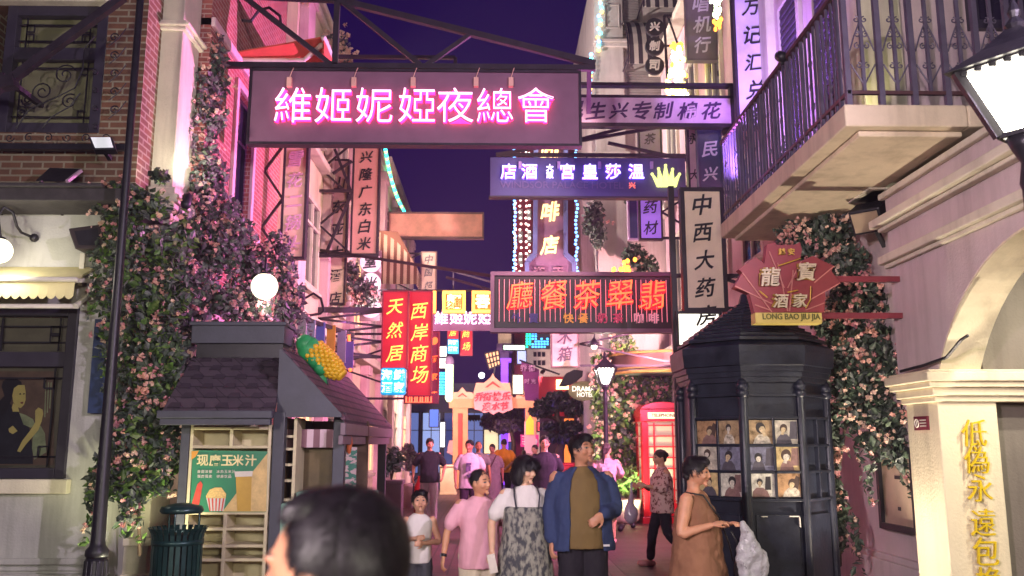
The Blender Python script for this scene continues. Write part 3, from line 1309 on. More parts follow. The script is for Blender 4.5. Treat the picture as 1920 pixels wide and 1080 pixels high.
# back frame with a second board glimpsed above
a2, b2_, c2, e2 = rect(470, 102, 853, 150, 14.5)
t = thing('framed_board', 'long pale pink board in a steel frame peeping over the wide neon sign', 'shop sign', ((a2 + b2_) / 2, 14.5, c2))
mb = MB()
z_ = at(660, 122, 14.5).z
mb.box(at(545, 120, 14.5).x, 14.48, c2, b2_ - .05, 14.55, z_)
mb.build('board', pbr('pale pink board', S(214, 160, 190), .6), t)
mb = MB()
for x in (600, 650, 690, 730, 775, 812):
    p = at(x, 140, 14.5)
    put(mb, '士上十木工七'[(x // 10) % 6], (p.x, 14.47, p.z - .08), .42, UX, UZ, .02, .2, .006)
mb.build('lettering', M_ink, t)
mb = MB()
mb.bar((a2 - 1, 14.6, e2), (b2_, 14.6, e2), .06)
mb.bar((b2_, 14.6, e2), (b2_, 14.6, c2 - .2), .06)
mb.bar((XC, 14.6, z_ + .02), (b2_, 14.6, z_ + .02), .05)
mb.build('frame', M_steel, t)

# near diagonal steel arm in front of the brick storey
mb = MB()
p, q = at(-10, 172, 8.2), at(232, -6, 8.2)
mb.bar(p, q, .075)
mb.bar(at(-60, 172, 8.2), at(30, 152, 8.2), .12)
mb.bar(at(0, 140, 8.2), (at(0, 140, 8.2).x, YF, at(0, 140, 8.2).z), .05)
o = mb.build('steel_brace', M_steel, at=p)
tag(o, 'dark diagonal steel brace crossing in front of the iron grilled upper window', 'brace')

# --- cotton sign (horizontal, right)
Y1 = 12.6
a, b, c, e = rect(1065, 183, 1372, 236, Y1)
t = thing('long_sign', 'long mauve sign with dark brush characters joined to the pink neon board', 'shop sign', ((a + b) / 2, Y1, c))
mb = MB()
mb.box(a, Y1 - .05, c, b, Y1 + .05, e)
mb.build('board', pbr('pale mauve board', S(214, 178, 206), .55), t)
mb = MB()
fr = [(1060, 181, 1376, 186), (1060, 233, 1376, 240), (1368, 160, 1384, 240), (1086, 158, 1456, 164)]
for r_ in fr:
    p, q, s_, u_ = rect(*r_, Y1)
    mb.box(p, Y1 - .06, s_, q, Y1 + .06, u_)
mb.bar((at(1380, 200, Y1).x, Y1, at(1380, 162, Y1).z), (4.1, Y1, at(1380, 162, Y1).z), .06)
mb.bar((at(1380, 200, Y1).x, Y1, at(1380, 238, Y1).z), (4.1, Y1, at(1380, 238, Y1).z), .06)
mb.build('frame', M_frame, t)
mb = MB()
for ch, x in zip('民生兴专制棉花', (1075, 1117, 1160, 1203, 1243, 1288, 1333)):
    p = at(x, 210, Y1)
    put(mb, ch, (p.x, Y1 - .06, p.z), .29, UX, UZ, .018, .22, .006, 1.05, True, .012)
mb.build('lettering', pbr('violet ink', S(74, 40, 92), .6), t)

# --- upright signs at right
vsign('upright_sign', 'tall lilac upright sign with five dark brush characters next to the balcony railing', (1374, -70, 1446, 242), 11.5, '万记汇兑务',
      pbr('lilac sign face', S(196, 180, 214), .55), M_frame, M_ink, size=40, y0=18, y1=222, wall=4.0, tr=1)
vsign('upright_sign', 'grey brown upright sign with pale characters above the long mauve sign', (1284, -60, 1344, 116), 15, '唱机行',
      pbr('taupe sign face', S(116, 106, 108), .6), pbr('taupe frame', S(104, 94, 98), .6), pbr('pale lettering', S(208, 202, 208), .5), size=36, y0=10, y1=86, wall=4.05, tr=1)
vsign('upright_sign', 'dark teal upright sign with pale characters above the cream medicine sign', (1308, 236, 1354, 420), 13.2, '民兴 行',
      pbr('teal sign face', S(52, 62, 84), .6), pbr('teal frame', S(48, 54, 74), .6), pbr('pale lettering', S(208, 202, 208)), size=32, y0=282, y1=420, wall=4.05, tr=1)
vsign('upright_sign', 'narrow dusty pink sign half hidden behind the dark teal sign', (1288, 236, 1310, 380), 13.8, '永大', pbr('dusty pink face', S(190, 160, 170), .6), M_frame, M_ink, size=24, y0=262, y1=330)
YM = 10.9
vsign('upright_sign', 'big cream upright sign with black brush characters standing above the dark octagonal booth', (1277, 354, 1359, 586), YM, '中西大药房',
      M_tcream, M_frame, M_ink, size=41, y0=386, y1=592, wall=4.0, tr=2, fw=.05)
# light box under it
a, b, c, e = rect(1270, 590, 1346, 648, YM)
t = thing('light_box', 'blank glowing white light box below the cream medicine sign, behind the booth roof', 'light box', ((a + b) / 2, YM, c))
mb = MB()
frame_y(mb, a - .03, b + .03, c - .03, e + .03, YM + .1, .03, .2)
mb.build('casing', M_frame, t)
mb = MB()
mb.box(a, YM - .05, c, b, YM + .08, e)
mb.build('diffuser', emis('light box face', (1.0, .95, .78, 1), 1.6), t)
mb = MB()
p = at(1266, 620, YM)
mb.bar((p.x, YM, .0), (p.x, YM, at(1266, 350, YM).z), .07)
o = mb.build('sign_post', M_frame, at=(p.x, YM, 0))
tag(o, 'dark square post carrying the cream medicine sign behind the booth', 'post')

# --- windsor palace sign
Y6 = 14.5
a, b, c, e = rect(919, 298, 1284, 370, Y6)
t = thing('neon_sign', 'blue violet neon hotel sign with a glowing yellow crown', 'neon sign', ((a + b) / 2, Y6, c))
mb = MB()
mb.box(a, Y6 - .07, c, b, Y6 + .07, e)
mb.build('board', pbr('slate violet board', S(74, 72, 128), .5, 0, .12, 3), t, bevel=.01)
mb = MB()
mb.box(a - .02, Y6 - .08, c - .03, b + .02, Y6 + .08, c - .001)
zt2 = at(1100, 291, Y6).z
mb.bar((at(930, 291, Y6).x, Y6, zt2), (4.05, Y6, zt2), .06)
mb.bar((at(930, 291, Y6).x, Y6, zt2), at(1100, 262, Y6), .05)
mb.bar(at(1100, 262, Y6), (4.05, Y6, at(1290, 215, Y6).z), .05)
mb.bar(at(1140, 268, Y6), at(1290, 300, Y6), .05)
mb.bar(at(1085, 262, Y6), at(1200, 232, Y6), .05)
for x in (940, 1100, 1270):
    mb.bar(at(x, 291, Y6), at(x, 299, Y6), .03)
mb.build('frame', M_frame, t)
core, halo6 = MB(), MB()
for ch, x, s_ in zip('店酒宮皇莎温', (953, 992, 1063, 1105, 1148, 1191), (30, 30, 30, 30, 30, 30)):
    p = at(x, 325, Y6)
    put(core, ch, (p.x, Y6 - .115, p.z), s_ * Y6 / F, UX, UZ, -.002, 0, .02)
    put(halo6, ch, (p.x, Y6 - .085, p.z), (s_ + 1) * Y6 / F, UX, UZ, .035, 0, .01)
for ch, y in (('大', 319), ('飯', 332)):
    p = at(1030, y, Y6)
    put(core, ch, (p.x, Y6 - .13, p.z), 14 * Y6 / F, UX, UZ, .012, 0, .02)
halo6.build('neon_halo', emis('violet neon halo', (.22, .07, 1.0, 1), 2.6), t)  # bolder emissive copy stands in for the violet glow of the neon
core.build('neon_lettering', emis('violet white neon', (.72, .62, 1.0, 1), 2.0), t)
mb = MB()
p = at(1053, 349, Y6)
latin(mb, 'WINDSOR PALACE HOTEL', (p.x, Y6 - .075, p.z), .17, UX, UZ, .006, 0, width=at(1168, 349, Y6).x - at(938, 349, Y6).x)
mb.build('lettering', pbr('unlit purple letters', S(104, 92, 142), .5), t)
mb = MB()
p = at(1184, 350, Y6)
put(mb, '兴', (p.x, Y6 - .08, p.z), .11, UX, UZ, .01)
mb.build('small_mark', emis('dim red neon', (1, .2, .15, 1), 1.0), t)
mb = MB()
base = [(1230, 354), (1264, 354), (1271, 331), (1260, 344), (1258, 322), (1251, 343), (1245, 315), (1240, 343), (1232, 321), (1232, 345), (1220, 331)]
q = [at(x, y, Y6) + V((0, -.14, 0)) for x, y in base]
q = [V((v.x, Y6 - .14, v.z)) for v in q]
for i in range(len(q)):
    mb.tube([q[i], q[(i + 1) % len(q)]], .016, 6)
mb.prism([V((q[i].x, Y6 - .12, q[i].z)) for i in range(len(q))], (0, .02, 0))
for i in (2, 4, 6, 8, 10):
    mb.ell(q[i], .028, .028, .028, 8, 5)
mb.build('crown_emblem', emis('yellow neon', (.9, 1.0, .32, 1), 1.0), t)
for x in (975, 1047, 1123, 1220):
    p = at(x, 313, Y6)
    mb = MB()
    mb.box(p.x - .025, Y6 - .12, p.z - .06, p.x + .025, Y6 - .071, p.z + .06)
    mb.build('transformer', pbr('lilac transformer box', S(180, 150, 214), .5), t)
spot('violet_glow', (1.6, Y6 - 1.4, c + .3), ((a + b) / 2, Y6, c + .3), (.35, .2, 1), 20, 100, parent=t)

# --- red tea restaurant sign
Y7 = 13.0
a, b, c, e = rect(927, 519, 1257, 617, Y7)
t = thing('neon_sign', 'dark plum restaurant sign with orange red neon characters and thin red vertical tubes', 'neon sign', ((a + b) / 2, Y7, c))
mb = MB()
mb.box(a, Y7 - .06, c, b, Y7 + .06, e)
mb.build('board', pbr('plum sign board', S(42, 25, 36), .45, 0, .15, 3), t, bevel=.01)
mb = MB()
frame_y(mb, a - .06, b + .06, c - .06, e + .06, Y7 + .08, .06, .17)
mb.build('frame', pbr('mauve steel frame', S(120, 86, 108), .45, .3), t)
mb = MB()
mb.bar((b, Y7, e + .02), (4.05, Y7, e + .02), .06)
mb.bar((b, Y7, c), (4.05, Y7, c), .06)
zz = at(800, 508, Y7)
mb.bar((-3.2, Y7 + 3, at(800, 470, Y7 + 3).z), (a, Y7, e), .05)
mb.bar(at(838, 520, Y7 + 1), at(925, 545, Y7), .04)
mb.build('bracket', M_frame, t)
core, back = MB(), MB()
for ch, x in zip('廳餐茶翠翡', (975, 1038, 1100, 1160, 1221)):
    p = at(x, 555, Y7)
    put(core, ch, (p.x, Y7 - .12, p.z), 54 * Y7 / F, UX, UZ, -.006, .12, .012, .9, True, .006)
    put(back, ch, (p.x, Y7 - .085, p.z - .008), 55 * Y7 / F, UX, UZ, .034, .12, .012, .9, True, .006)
core.build('neon_lettering', emis('orange neon core', (1.0, .15, .045, 1), 1.9), t)
back.build('neon_halo', emis('red neon halo', (1.0, .006, .015, 1), 3.0), t)  # red glow around the orange tubes, made as a thicker emissive copy
mb = MB()
for k in range(34):
    x = a + .07 + k * (b - a - .14) / 33
    mb.tube([(x, Y7 - .075, c + .1), (x, Y7 - .075, e - .06)], .0055, 5)
mb.build('tube_lines', emis('thin pink tubes', (1.0, .30, .40, 1), .5), t)
for txt, xs_, col in (('快餐', (1065, 1092), (S(214, 140, 60), .5)), ('奶茶', (1128, 1157), (S(190, 50, 90), .35)), ('咖啡', (1196, 1224), (S(230, 150, 170), .4)), ('外賣', (968, 1000), (S(70, 50, 120), .15))):
    mb = MB()
    for ch, x in zip(txt, xs_):
        p = at(x, 598, Y7)
        put(mb, ch, (p.x, Y7 - .09, p.z), 20 * Y7 / F, UX, UZ, .02, 0, .01)
    mb.build('lettering', emis('menu letters ' + txt, col[0], col[1], col[0]), t)

# --- coffee shop upright neon
Y8 = 20.0
a, b, c, e = rect(1001, 250, 1062, 512, Y8)
t = thing('neon_sign', 'tall stepped mauve coffee sign with yellow neon characters and a blue grey border', 'neon sign', ((a + b) / 2, Y8, c))
pts = [(1005, 240), (1060, 240), (1060, 478), (1076, 492), (1076, 530), (988, 530), (988, 492), (1003, 478)]
mb = MB()
mb.prism([V((at(x, y, Y8).x, Y8 - .05, at(x, y, Y8).z)) for x, y in pts], (0, .16, 0))
mb.build('board', pbr('dusky mauve board', S(120, 88, 116), .5), t)
mb = MB()
q = [V((at(x, y, Y8).x, Y8 - .06, at(x, y, Y8).z)) for x, y in pts]
for i in range(len(q)):
    mb.bar(q[i], q[(i + 1) % len(q)], .1, .12)
mb.build('border', pbr('blue grey border', S(96, 104, 150), .5), t)
mb = MB()
for ch, x, y in (('咖', 1030, 292), ('啡', 1031, 400), ('店', 1030, 462)):
    p = at(x, y, Y8)
    put(mb, ch, (p.x, Y8 - .16, p.z), 40 * Y8 / F, UX, UZ, .02, .15, .03, .9, True, .01)
mb.build('neon_lettering', emis('yellow white neon', (1.0, .74, .28, 1), 1.7), t)
mb = MB()
for ch, x in (('满', 1010), ('天', 1046)):
    p = at(x, 512, Y8)
    put(mb, ch, (p.x, Y8 - .07, p.z), 22 * Y8 / F, UX, UZ, .02, 0, .02)
mb.build('lettering', pbr('dull pink letters', S(150, 110, 130), .5), t)
mb = MB()
for x, s_ in ((965, 0), (1081, 0)):
    for k in range(34):
        p = at(x + random.uniform(-2, 2), 280 + k * 7.4, Y8 + .3)
        mb.ell(p, .035, .035, .035, 6, 4)
o = mb.build('light_string', emis('blue bulbs', (.12, .38, 1.0, 1), 5), at=(.9, Y8, 6))
tag(o, 'blue bulb strings framing the yellow neon coffee sign', 'string lights')

# herbal signs
vsign('upright_sign', 'glowing purple upright sign with two dark characters under the hotel sign', (1197, 345, 1241, 451), 16.5, ' 药材', emis('purple lit face', (.36, .16, .8, 1), .55), M_frame,
      pbr('deep violet ink', S(50, 20, 80), .5), size=30, y0=350, y1=428, wall=4.05, tr=1)
vsign('upright_sign', 'plain slate blue upright sign beside the purple lit herbal sign', (1176, 345, 1197, 451), 16.8, '', pbr('slate blue face', S(74, 80, 116), .5), pbr('pale frame', S(200, 180, 200), .5), M_ink)
vsign('upright_sign', 'cream upright sign with two grey characters hanging below the red neon restaurant sign', (1032, 600, 1086, 690), 18.5, '木箱', M_tcream, pbr('olive frame', S(120, 104, 96), .6),
      pbr('grey ink', S(96, 92, 96), .6), size=30, y0=632, y1=664, wall=4.05, tr=1)
vsign('upright_sign', 'narrow greenish white upright sign with an ink drawing above the hotel sign', (1196, 232, 1240, 300), 17.0, '茶', pbr('pale lilac face', S(196, 186, 210), .5), M_frame, pbr('grey ink', S(96, 92, 96)), size=24, y0=262, y1=262)

# disc sign right
for i, (ch, y) in enumerate((('兴', 52), ('制', 88), ('司', 124))):
    p = at(1227, y, 17.5)
    mb = MB()
    mb.prism([V((p.x + .2 * math.cos(k * math.pi / 14), p.y - .05, p.z + .2 * math.sin(k * math.pi / 14))) for k in range(28)], (0, .08, 0))
    if i == 0:
        t = thing('disc_sign', 'three stacked black round discs with white characters in front of the striped awning', 'shop sign', (p.x, p.y, at(1227, 140, 17.5).z))
    mb.build('disc', pbr('black disc', S(40, 36, 42), .5), t)
    mb = MB()
    put(mb, ch, (p.x, p.y - .06, p.z), .23, UX, UZ, .03, .15, .01)
    mb.build('lettering', M_white, t)
mb = MB()
p = at(1245, 30, 17.5)
mb.bar(p, at(1252, 160, 17.5), .05)
mb.bar(at(1252, 30, 17.5), at(1272, 86, 17.5), .035)
mb.bar(at(1240, 86, 17.5), at(1275, 86, 17.5), .035)
mb.bar(p, (4.05, 17.5, p.z), .05)
mb.build('bracket', M_frame, t)

# striped awnings on the grey house
for (nm, pts_, lab) in (('a', (1200, -30, 1292, 30), 'upper black and cream striped awning at the very top of the grey house'),
                        ('b', (1172, 30, 1262, 134), 'lower black and cream striped awning bulging beside the black disc sign')):
    X0, Y0_, X1, Y1_ = pts_
    a, b, c, e = rect(X0, Y0_, X1, Y1_, 19.9)
    t = thing('striped_awning', lab, 'awning', ((a + b) / 2, Y3, c), 'striped awnings on the grey house')
    mb = MB()
    n = 6
    row = []
    for i in range(n + 1):
        u_ = i / n
        yy = Y3 - .1 - .95 * math.sin(u_ * math.pi / 2)
        zz = e - (e - c - .18) * (1 - math.cos(u_ * math.pi / 2))
        row.append((yy, zz))
    row.append((row[-1][0] - .01, c))
    L = [V((a, y, z)) for y, z in row]
    L2 = [V((b, y, z)) for y, z in row]
    mb.strip(L, L2, (0, .025, 0))
    mb.build('canopy', stripes('black cream stripes', S(60, 50, 60), S(206, 196, 180), 'X', .21), t)
    for s_ in (a, b):
        mb = MB()
        mb.tube([V((s_, y, z)) for y, z in row], .02, 5)
        mb.bar((s_, row[-1][0], row[-2][1]), (s_, Y3, row[-2][1]), .03)
        mb.build('side_rib', M_frame, t)

# big light tree (vertical bunch of bulbs) and bulb strings on the right
mb = MB()
for k in range(150):
    u_ = random.random()
    p = at(1271 + random.gauss(0, 4 + 5 * u_), 92 + u_ * 92, 15.5) + V((0, random.uniform(-.12, .12), 0))
    mb.m = 0 if random.random() < .55 else (1 if u_ < .15 or random.random() < .2 else 2)
    mb.ell(p, .032, .032, .05, 6, 4)
for k in range(14):
    p = at(1272 + random.gauss(0, 5), 86 + random.uniform(-6, 9), 15.5)
    mb.m = 1
    mb.ell(p, .04, .04, .04, 6, 4)
M_bulbs = [emis('white green bulbs', (.8, 1.0, .6, 1), 6), emis('orange bulbs', (1.0, .3, .03, 1), 5), emis('yellow bulbs', (1, .85, .2, 1), 5)]
o = mb.build('bulb_cluster', M_bulbs, at=at(1271, 180, 15.5))
tag(o, 'bright vertical cluster of white, green and orange bulbs over the long mauve sign', 'string lights')
mb = MB()
for k in range(34):
    u_ = random.random()
    p = at(1345 + random.gauss(0, 4), -10 + u_ * 62, 14) + V((0, random.uniform(-.1, .1), 0))
    mb.m = 0 if u_ < .7 else 1
    mb.ell(p, .03, .03, .045, 6, 4)
o = mb.build('bulb_cluster', M_bulbs, at=at(1345, 50, 14))
tag(o, 'small cluster of green and orange bulbs beside the grey brown upright sign', 'string lights')
mb = MB()
for k in range(26):
    p = at(1128 - (k > 13) * 12 + random.uniform(-3, 3) - 12 * (k / 26), -10 + k * 8, 20.2)
    mb.m = k % 3
    mb.ell(p, .05, .05, .05, 6, 4)
o = mb.build('light_string', [emis('blue green bulbs', (.1, .8, .8, 1), 5), emis('amber bulbs', (1, .6, .1, 1), 5), emis('sky bulbs', (.15, .5, 1, 1), 5)], at=at(1118, 200, 20.2))
tag(o, 'coloured bulbs climbing the edge of the grey pilaster house', 'string lights')
mb = MB()
for k in range(9):
    p = at(1255 + random.uniform(-6, 8), 140 + k * 6, 16)
    mb.m = k % 3
    mb.ell(p, .045, .045, .045, 6, 4)
mb.m = 1
for k in range(20):
    mb.ell(at(1172 + random.gauss(0, 9), 505 + random.gauss(0, 7), 17.0), .04, .04, .05, 6, 4)
o = mb.build('bulb_cluster', M_bulbs, at=at(1200, 300, 16))
tag(o, 'scattered yellow bulbs hung between the hotel sign and the red restaurant sign', 'string lights')

# --- left upright signs
M_salm = pbr('salmon sign face', S(206, 150, 140), .55, 0, .08, 2)
vsign('upright_sign', 'tall pale peach sign with faint lilac characters beside the pink brick house', (530, 262, 577, 487), 12.7, '雪花二锅头',
      pbr('pale peach face', S(226, 190, 172), .55), M_frame, pbr('faint lilac ink', S(204, 160, 186), .6), size=32, y0=300, y1=458, wall=XL, tr=2, bold=.02)
vsign('upright_sign', 'salmon sign with six black brush characters in a black frame', (660, 262, 712, 480), 16.0, '兴隆广东白米', M_salm, M_frame, M_ink,
      size=27, y0=296, y1=458, wall=XC, tr=2)
mb = MB()
yt = 15.9
for p, q in (((572, 358), (660, 358)), ((572, 480), (710, 480)), ((628, 280), (657, 356)), ((660, 362), (610, 478)), ((624, 326), (660, 302))):
    mb.bar(at(*p, yt), at(*q, yt), .05)
o = mb.build('sign_bracket', M_frame, at=at(640, 480, yt))
tag(o, 'black welded bracket frame between the peach and the salmon upright signs', 'bracket')
vsign('upright_sign', 'beige sign with black hotel characters half behind the black bracket frame', (614, 300, 652, 572), 16.5, '山东亚大酒店', pbr('beige sign face', S(206, 186, 160), .55), M_frame, M_ink,
      size=27, y0=346, y1=560, wall=XC, tr=2)
for i, (ch, y) in enumerate((('室', 492), ('米', 532), ('行', 577))):
    p = at(695, y, 20.0)
    r_ = 20 * 20 / F
    if i == 0:
        t = thing('disc_sign', 'three pale round discs with dark characters hanging on a plank below the salmon sign', 'shop sign', (p.x, 20, at(695, 600, 20).z))
        aa, bb, cc, ee = rect(676, 470, 714, 602, 20.1)
        mb = MB()
        mb.box(aa, 20.08, cc, bb, 20.14, ee)
        mb.build('plank', pbr('brown mauve plank', S(140, 108, 118), .6), t)
    mb = MB()
    mb.prism([V((p.x + r_ * math.cos(k * math.pi / 14), 19.95, p.z + r_ * math.sin(k * math.pi / 14))) for k in range(28)], (0, .08, 0))
    mb.build('disc', pbr('pale lilac disc', S(206, 176, 196), .5), t)
    mb = MB()
    put(mb, ch, (p.x, 19.94, p.z), r_ * 1.3, UX, UZ, .02, .15, .01, 1, True, .01)
    mb.build('lettering', M_ink, t)
vsign('upright_sign', 'small beige sign with three characters far down the cream row against the night sky', (789, 472, 819, 556), 24, '中国超', pbr('beige sign face', S(206, 186, 160)), pbr('tan frame', S(120, 96, 90), .6), pbr('grey ink', S(96, 92, 96)),
      size=17, y0=487, y1=536, wall=XC, tr=1)
a, b, c, e = rect(730, 402, 905, 446, 26)
mb = MB()
mb.box(a, 25.9, c, b, 26.1, e)
t = thing('plain_board', 'long blank salmon board reaching out from the left row over the street', 'shop sign', ((a + b) / 2, 26, c))
mb.build('board', pbr('salmon lit board', S(240, 176, 150), .6), t)
mb = MB()
frame_y(mb, a - .04, b + .04, c - .04, e + .04, 26.12, .05, .26)
mb.bar((XC, 26, c), (a, 26, c), .08)
mb.bar((XC, 26, e), (a, 26, e), .08)
mb.build('frame', pbr('tan frame', S(120, 96, 90)), t)
# striped awning on the left
a, b, c, e = rect(722, 452, 790, 548, 24.5)
t = thing('striped_awning', 'brown and cream striped awning sloping down below the blank salmon board', 'awning', (a, 24.5, c))
mb = MB()
mb.prism([V((XC, 23.2, e)), V((at(755, 455, 24.5).x, 23.2, e - .05)), V((b, 23.2, c + .45)), V((b, 23.2, c)), V((b - .03, 23.2, c)), V((b - .03, 23.2, c + .42)), V((XC, 23.2, e - .06))], (0, 3, 0))
mb.build('canopy', stripes('brown cream stripes', S(112, 70, 52), S(222, 196, 164), 'Y', .3), t)
mb = MB()
k_ = 9
L = [V((XC + (b - XC) * i / k_, 23.19, e - .05 - (e - c - .5) * (i / k_) ** 2)) for i in range(k_ + 1)]
L2 = [V((v.x, 23.19, c)) for v in L]
mb.strip(L2, L, (0, .02, 0))
mb.build('valance', stripes('brown cream stripes x', S(112, 70, 52), S(222, 196, 164), 'X', .18), t)

# --- red upright neon signs
Y9 = 16.2
M_red = emis('red lit face', (.8, .004, .035, 1), .6, S(110, 6, 20))
M_gold = emis('gold neon', (1.0, .46, .07, 1), 1.8)


def redsign(label, r, txt, y0, y1, Y, size, group=None, wall=None):
    a, b, c, e = rect(*r, Y)
    t = thing('neon_sign', label, 'neon sign', ((a + b) / 2, Y, c), group)
    mb = MB()
    mb.box(a, Y - .08, c, b, Y + .08, e)
    mb.build('board', M_red, t)
    mb = MB()
    frame_y(mb, a - .025, b + .025, c - .025, e + .025, Y + .1, .025, .2)
    mb.build('frame', pbr('dark red frame', S(120, 24, 48), .5), t)
    mb = MB()
    for i, ch in enumerate(txt):
        y = y0 + (y1 - y0) * i / max(1, len(txt) - 1)
        p = at((r[0] + r[2]) / 2, y, Y)
        put(mb, ch, (p.x, Y - .12, p.z), size * Y / F, UX, UZ, -.002, .2, .02, .92, True, .02)
    mb.build('neon_lettering', M_gold, t)
    if wall is not None:
        mb = MB()
        mb.bar((wall, Y, e - .3), (a, Y, e - .3), .05)
        truss(mb, wall, a, Y, c + .2, e - .35, .05, 3)
        mb.build('bracket', M_frame, t)
    return t


t = redsign('red neon upright sign with three gold characters above a cyan square', (719, 549, 764, 690), '天然居', 577, 664, Y9, 33, wall=XC)
a, b, c, e = rect(715, 690, 761, 741, Y9)
mb = MB()
mb.box(a, Y9 - .12, c, b, Y9 + .06, e)
cy = mb.build('cyan_panel', emis('cyan lit face', (.0, .30, .60, 1), .9), t, bevel=.04)
mb = MB()
for ch, x, y in (('海', 727, 704), ('鲜', 750, 704), ('酒', 727, 727), ('家', 750, 727)):
    p = at(x, y, Y9)
    put(mb, ch, (p.x, Y9 - .15, p.z), 20 * Y9 / F, UX, UZ, .03, 0, .02)
mb.build('lettering', emis('ice neon', (.6, .95, 1.0, 1), 1.3), cy)
t = redsign('red neon upright sign with four gold characters and no cyan square', (768, 549, 808, 742), '西岸商场', 585, 703, Y9 + .3, 34)
mb = MB()
a, b, c, e = rect(758, 738, 822, 757, Y9 + .35)
mb.box(a, Y9 + .26, c, b, Y9 + .46, e)
mb.build('base_board', pbr('dark crimson board', S(110, 26, 60), .5), t)
mb = MB()
for k in range(5):
    p = at(766 + 10 * k, 749, Y9 + .35)
    for s_ in (-.03, .03):
        mb.box(p.x + s_ - .012, Y9 + .22, p.z - .05, p.x + s_ + .012, Y9 + .25, p.z + .05)
    mb.box(p.x - .05, Y9 + .22, p.z - .06, p.x + .05, Y9 + .25, p.z - .05)
mb.build('lettering', emis('red orange strokes', (1, .12, .05, 1), 2.5), t)
t = vsign('neon_sign', 'narrow orange lettered crimson sign just behind the four character red neon sign', (804, 622, 824, 752), 18, '●酒家店', pbr('dark crimson board', S(110, 26, 60)), pbr('dark red frame', S(120, 24, 48)), emis('orange letters', (1.0, .17, .03, 1), 1.3), size=14, y0=640, y1=740, cat='neon sign', wall=XC, tr=1)

# --- orange square lanterns (noodle sign)
for i, (x0, x1, ch) in enumerate(((723, 764, ''), (775, 818, ''), (830, 873, '麵'), (885, 925, '吞'))):
    a, b, c, e = rect(x0, 547, x1, 588, 20)
    lab = ['orange square lamp sign mostly hidden by the three character red sign', 'orange square lamp sign peeping over the four character red sign',
           'orange square lamp sign with a white noodle character', 'orange square lamp sign nearest the plum restaurant sign'][i]
    t = thing('square_sign', lab, 'neon sign', ((a + b) / 2, 20, c), 'orange square lamp signs in a row')
    mb = MB()
    mb.box(a, 19.92, c, b, 20.08, e)
    mb.build('board', emis('amber lit face', (1.0, .24, .015, 1), .7, S(160, 70, 10)), t)
    mb = MB()
    frame_y(mb, a, b, c, e, 19.918, .07, .05)
    mb.build('neon_border', emis('amber neon border', (1.0, .36, .04, 1), 1.5), t)
    if ch:
        mb = MB()
        p = at((x0 + x1) / 2, 567, 20)
        put(mb, ch, (p.x, 19.86, p.z), 27 * 20 / F, UX, UZ, .035, 0, .03)
        mb.build('lettering', emis('warm white letters', (1.0, .9, .5, 1), 1.6), t)
mb = MB()
z_ = at(820, 545, 20.1).z
mb.bar((XC, 20.1, z_), (at(930, 545, 20.1).x, 20.1, z_), .05)
mb.bar(at(820, 500, 20.1), at(925, 530, 20.1), .04)
mb.bar(at(850, 510, 20.1), at(850, 546, 20.1), .03)
o = mb.build('sign_rail', M_frame, at=(XC, 20.1, z_))
tag(o, 'dark rail carrying the row of orange square lamp signs', 'rail')

# --- second, farther night club sign and its neighbours
Yb = 24.5
a, b, c, e = rect(768, 586, 1000, 620, Yb)
t = thing('neon_sign', 'smaller farther neon sign with white pink characters under the orange square lamps', 'neon sign', ((a + b) / 2, Yb, c))
mb = MB()
mb.box(a, Yb - .06, c, b, Yb + .06, e)
mb.build('board', M_mauve, t)
mb = MB()
for ch, x in zip('維姬妮婭夜', (828, 856, 882, 909, 935)):
    p = at(x, 597, Yb)
    put(mb, ch, (p.x, Yb - .12, p.z), 25 * Yb / F, UX, UZ, .008, 0, .02)
mb.build('neon_lettering', emis('white pink neon', (1.0, .72, .95, 1), 1.6), t)
redsign('tiny far red neon sign above a cyan square', (840, 612, 859, 636), '居', 624, 624, 31, 15)
t = bpy.data.objects[-1]
a, b, c, e = rect(840, 636, 860, 663, 31)
t = thing('square_sign', 'tiny far cyan square sign below the far red neon sign', 'neon sign', ((a + b) / 2, 31, c))
mb = MB()
mb.box(a, 30.9, c, b, 31.1, e)
mb.build('board', emis('cyan lit face', (.0, .38, .66, 1), 1.1), t)
mb = MB()
for ch, x, y in (('海', 845, 643), ('鲜', 854, 643), ('酒', 845, 655), ('家', 854, 655)):
    p = at(x, y, 31)
    put(mb, ch, (p.x, 30.85, p.z), 9 * 31 / F, UX, UZ, .03, 0, .02)
mb.build('lettering', emis('ice neon', (.55, .95, 1, 1), 3), t)
redsign('tiny far red neon sign with two gold characters', (864, 612, 885, 666), '商场', 626, 650, 31.2, 16)
mb = MB()
mb.bar((at(838, 610, 31.4).x, 31.4, at(838, 606, 31.4).z), (at(1000, 610, 31.4).x, 31.4, at(838, 606, 31.4).z), .06)
o = mb.build('sign_rail', M_frame, at=at(838, 606, 31.4))
tag(o, 'thin far rail holding the tiny red neon signs', 'rail')
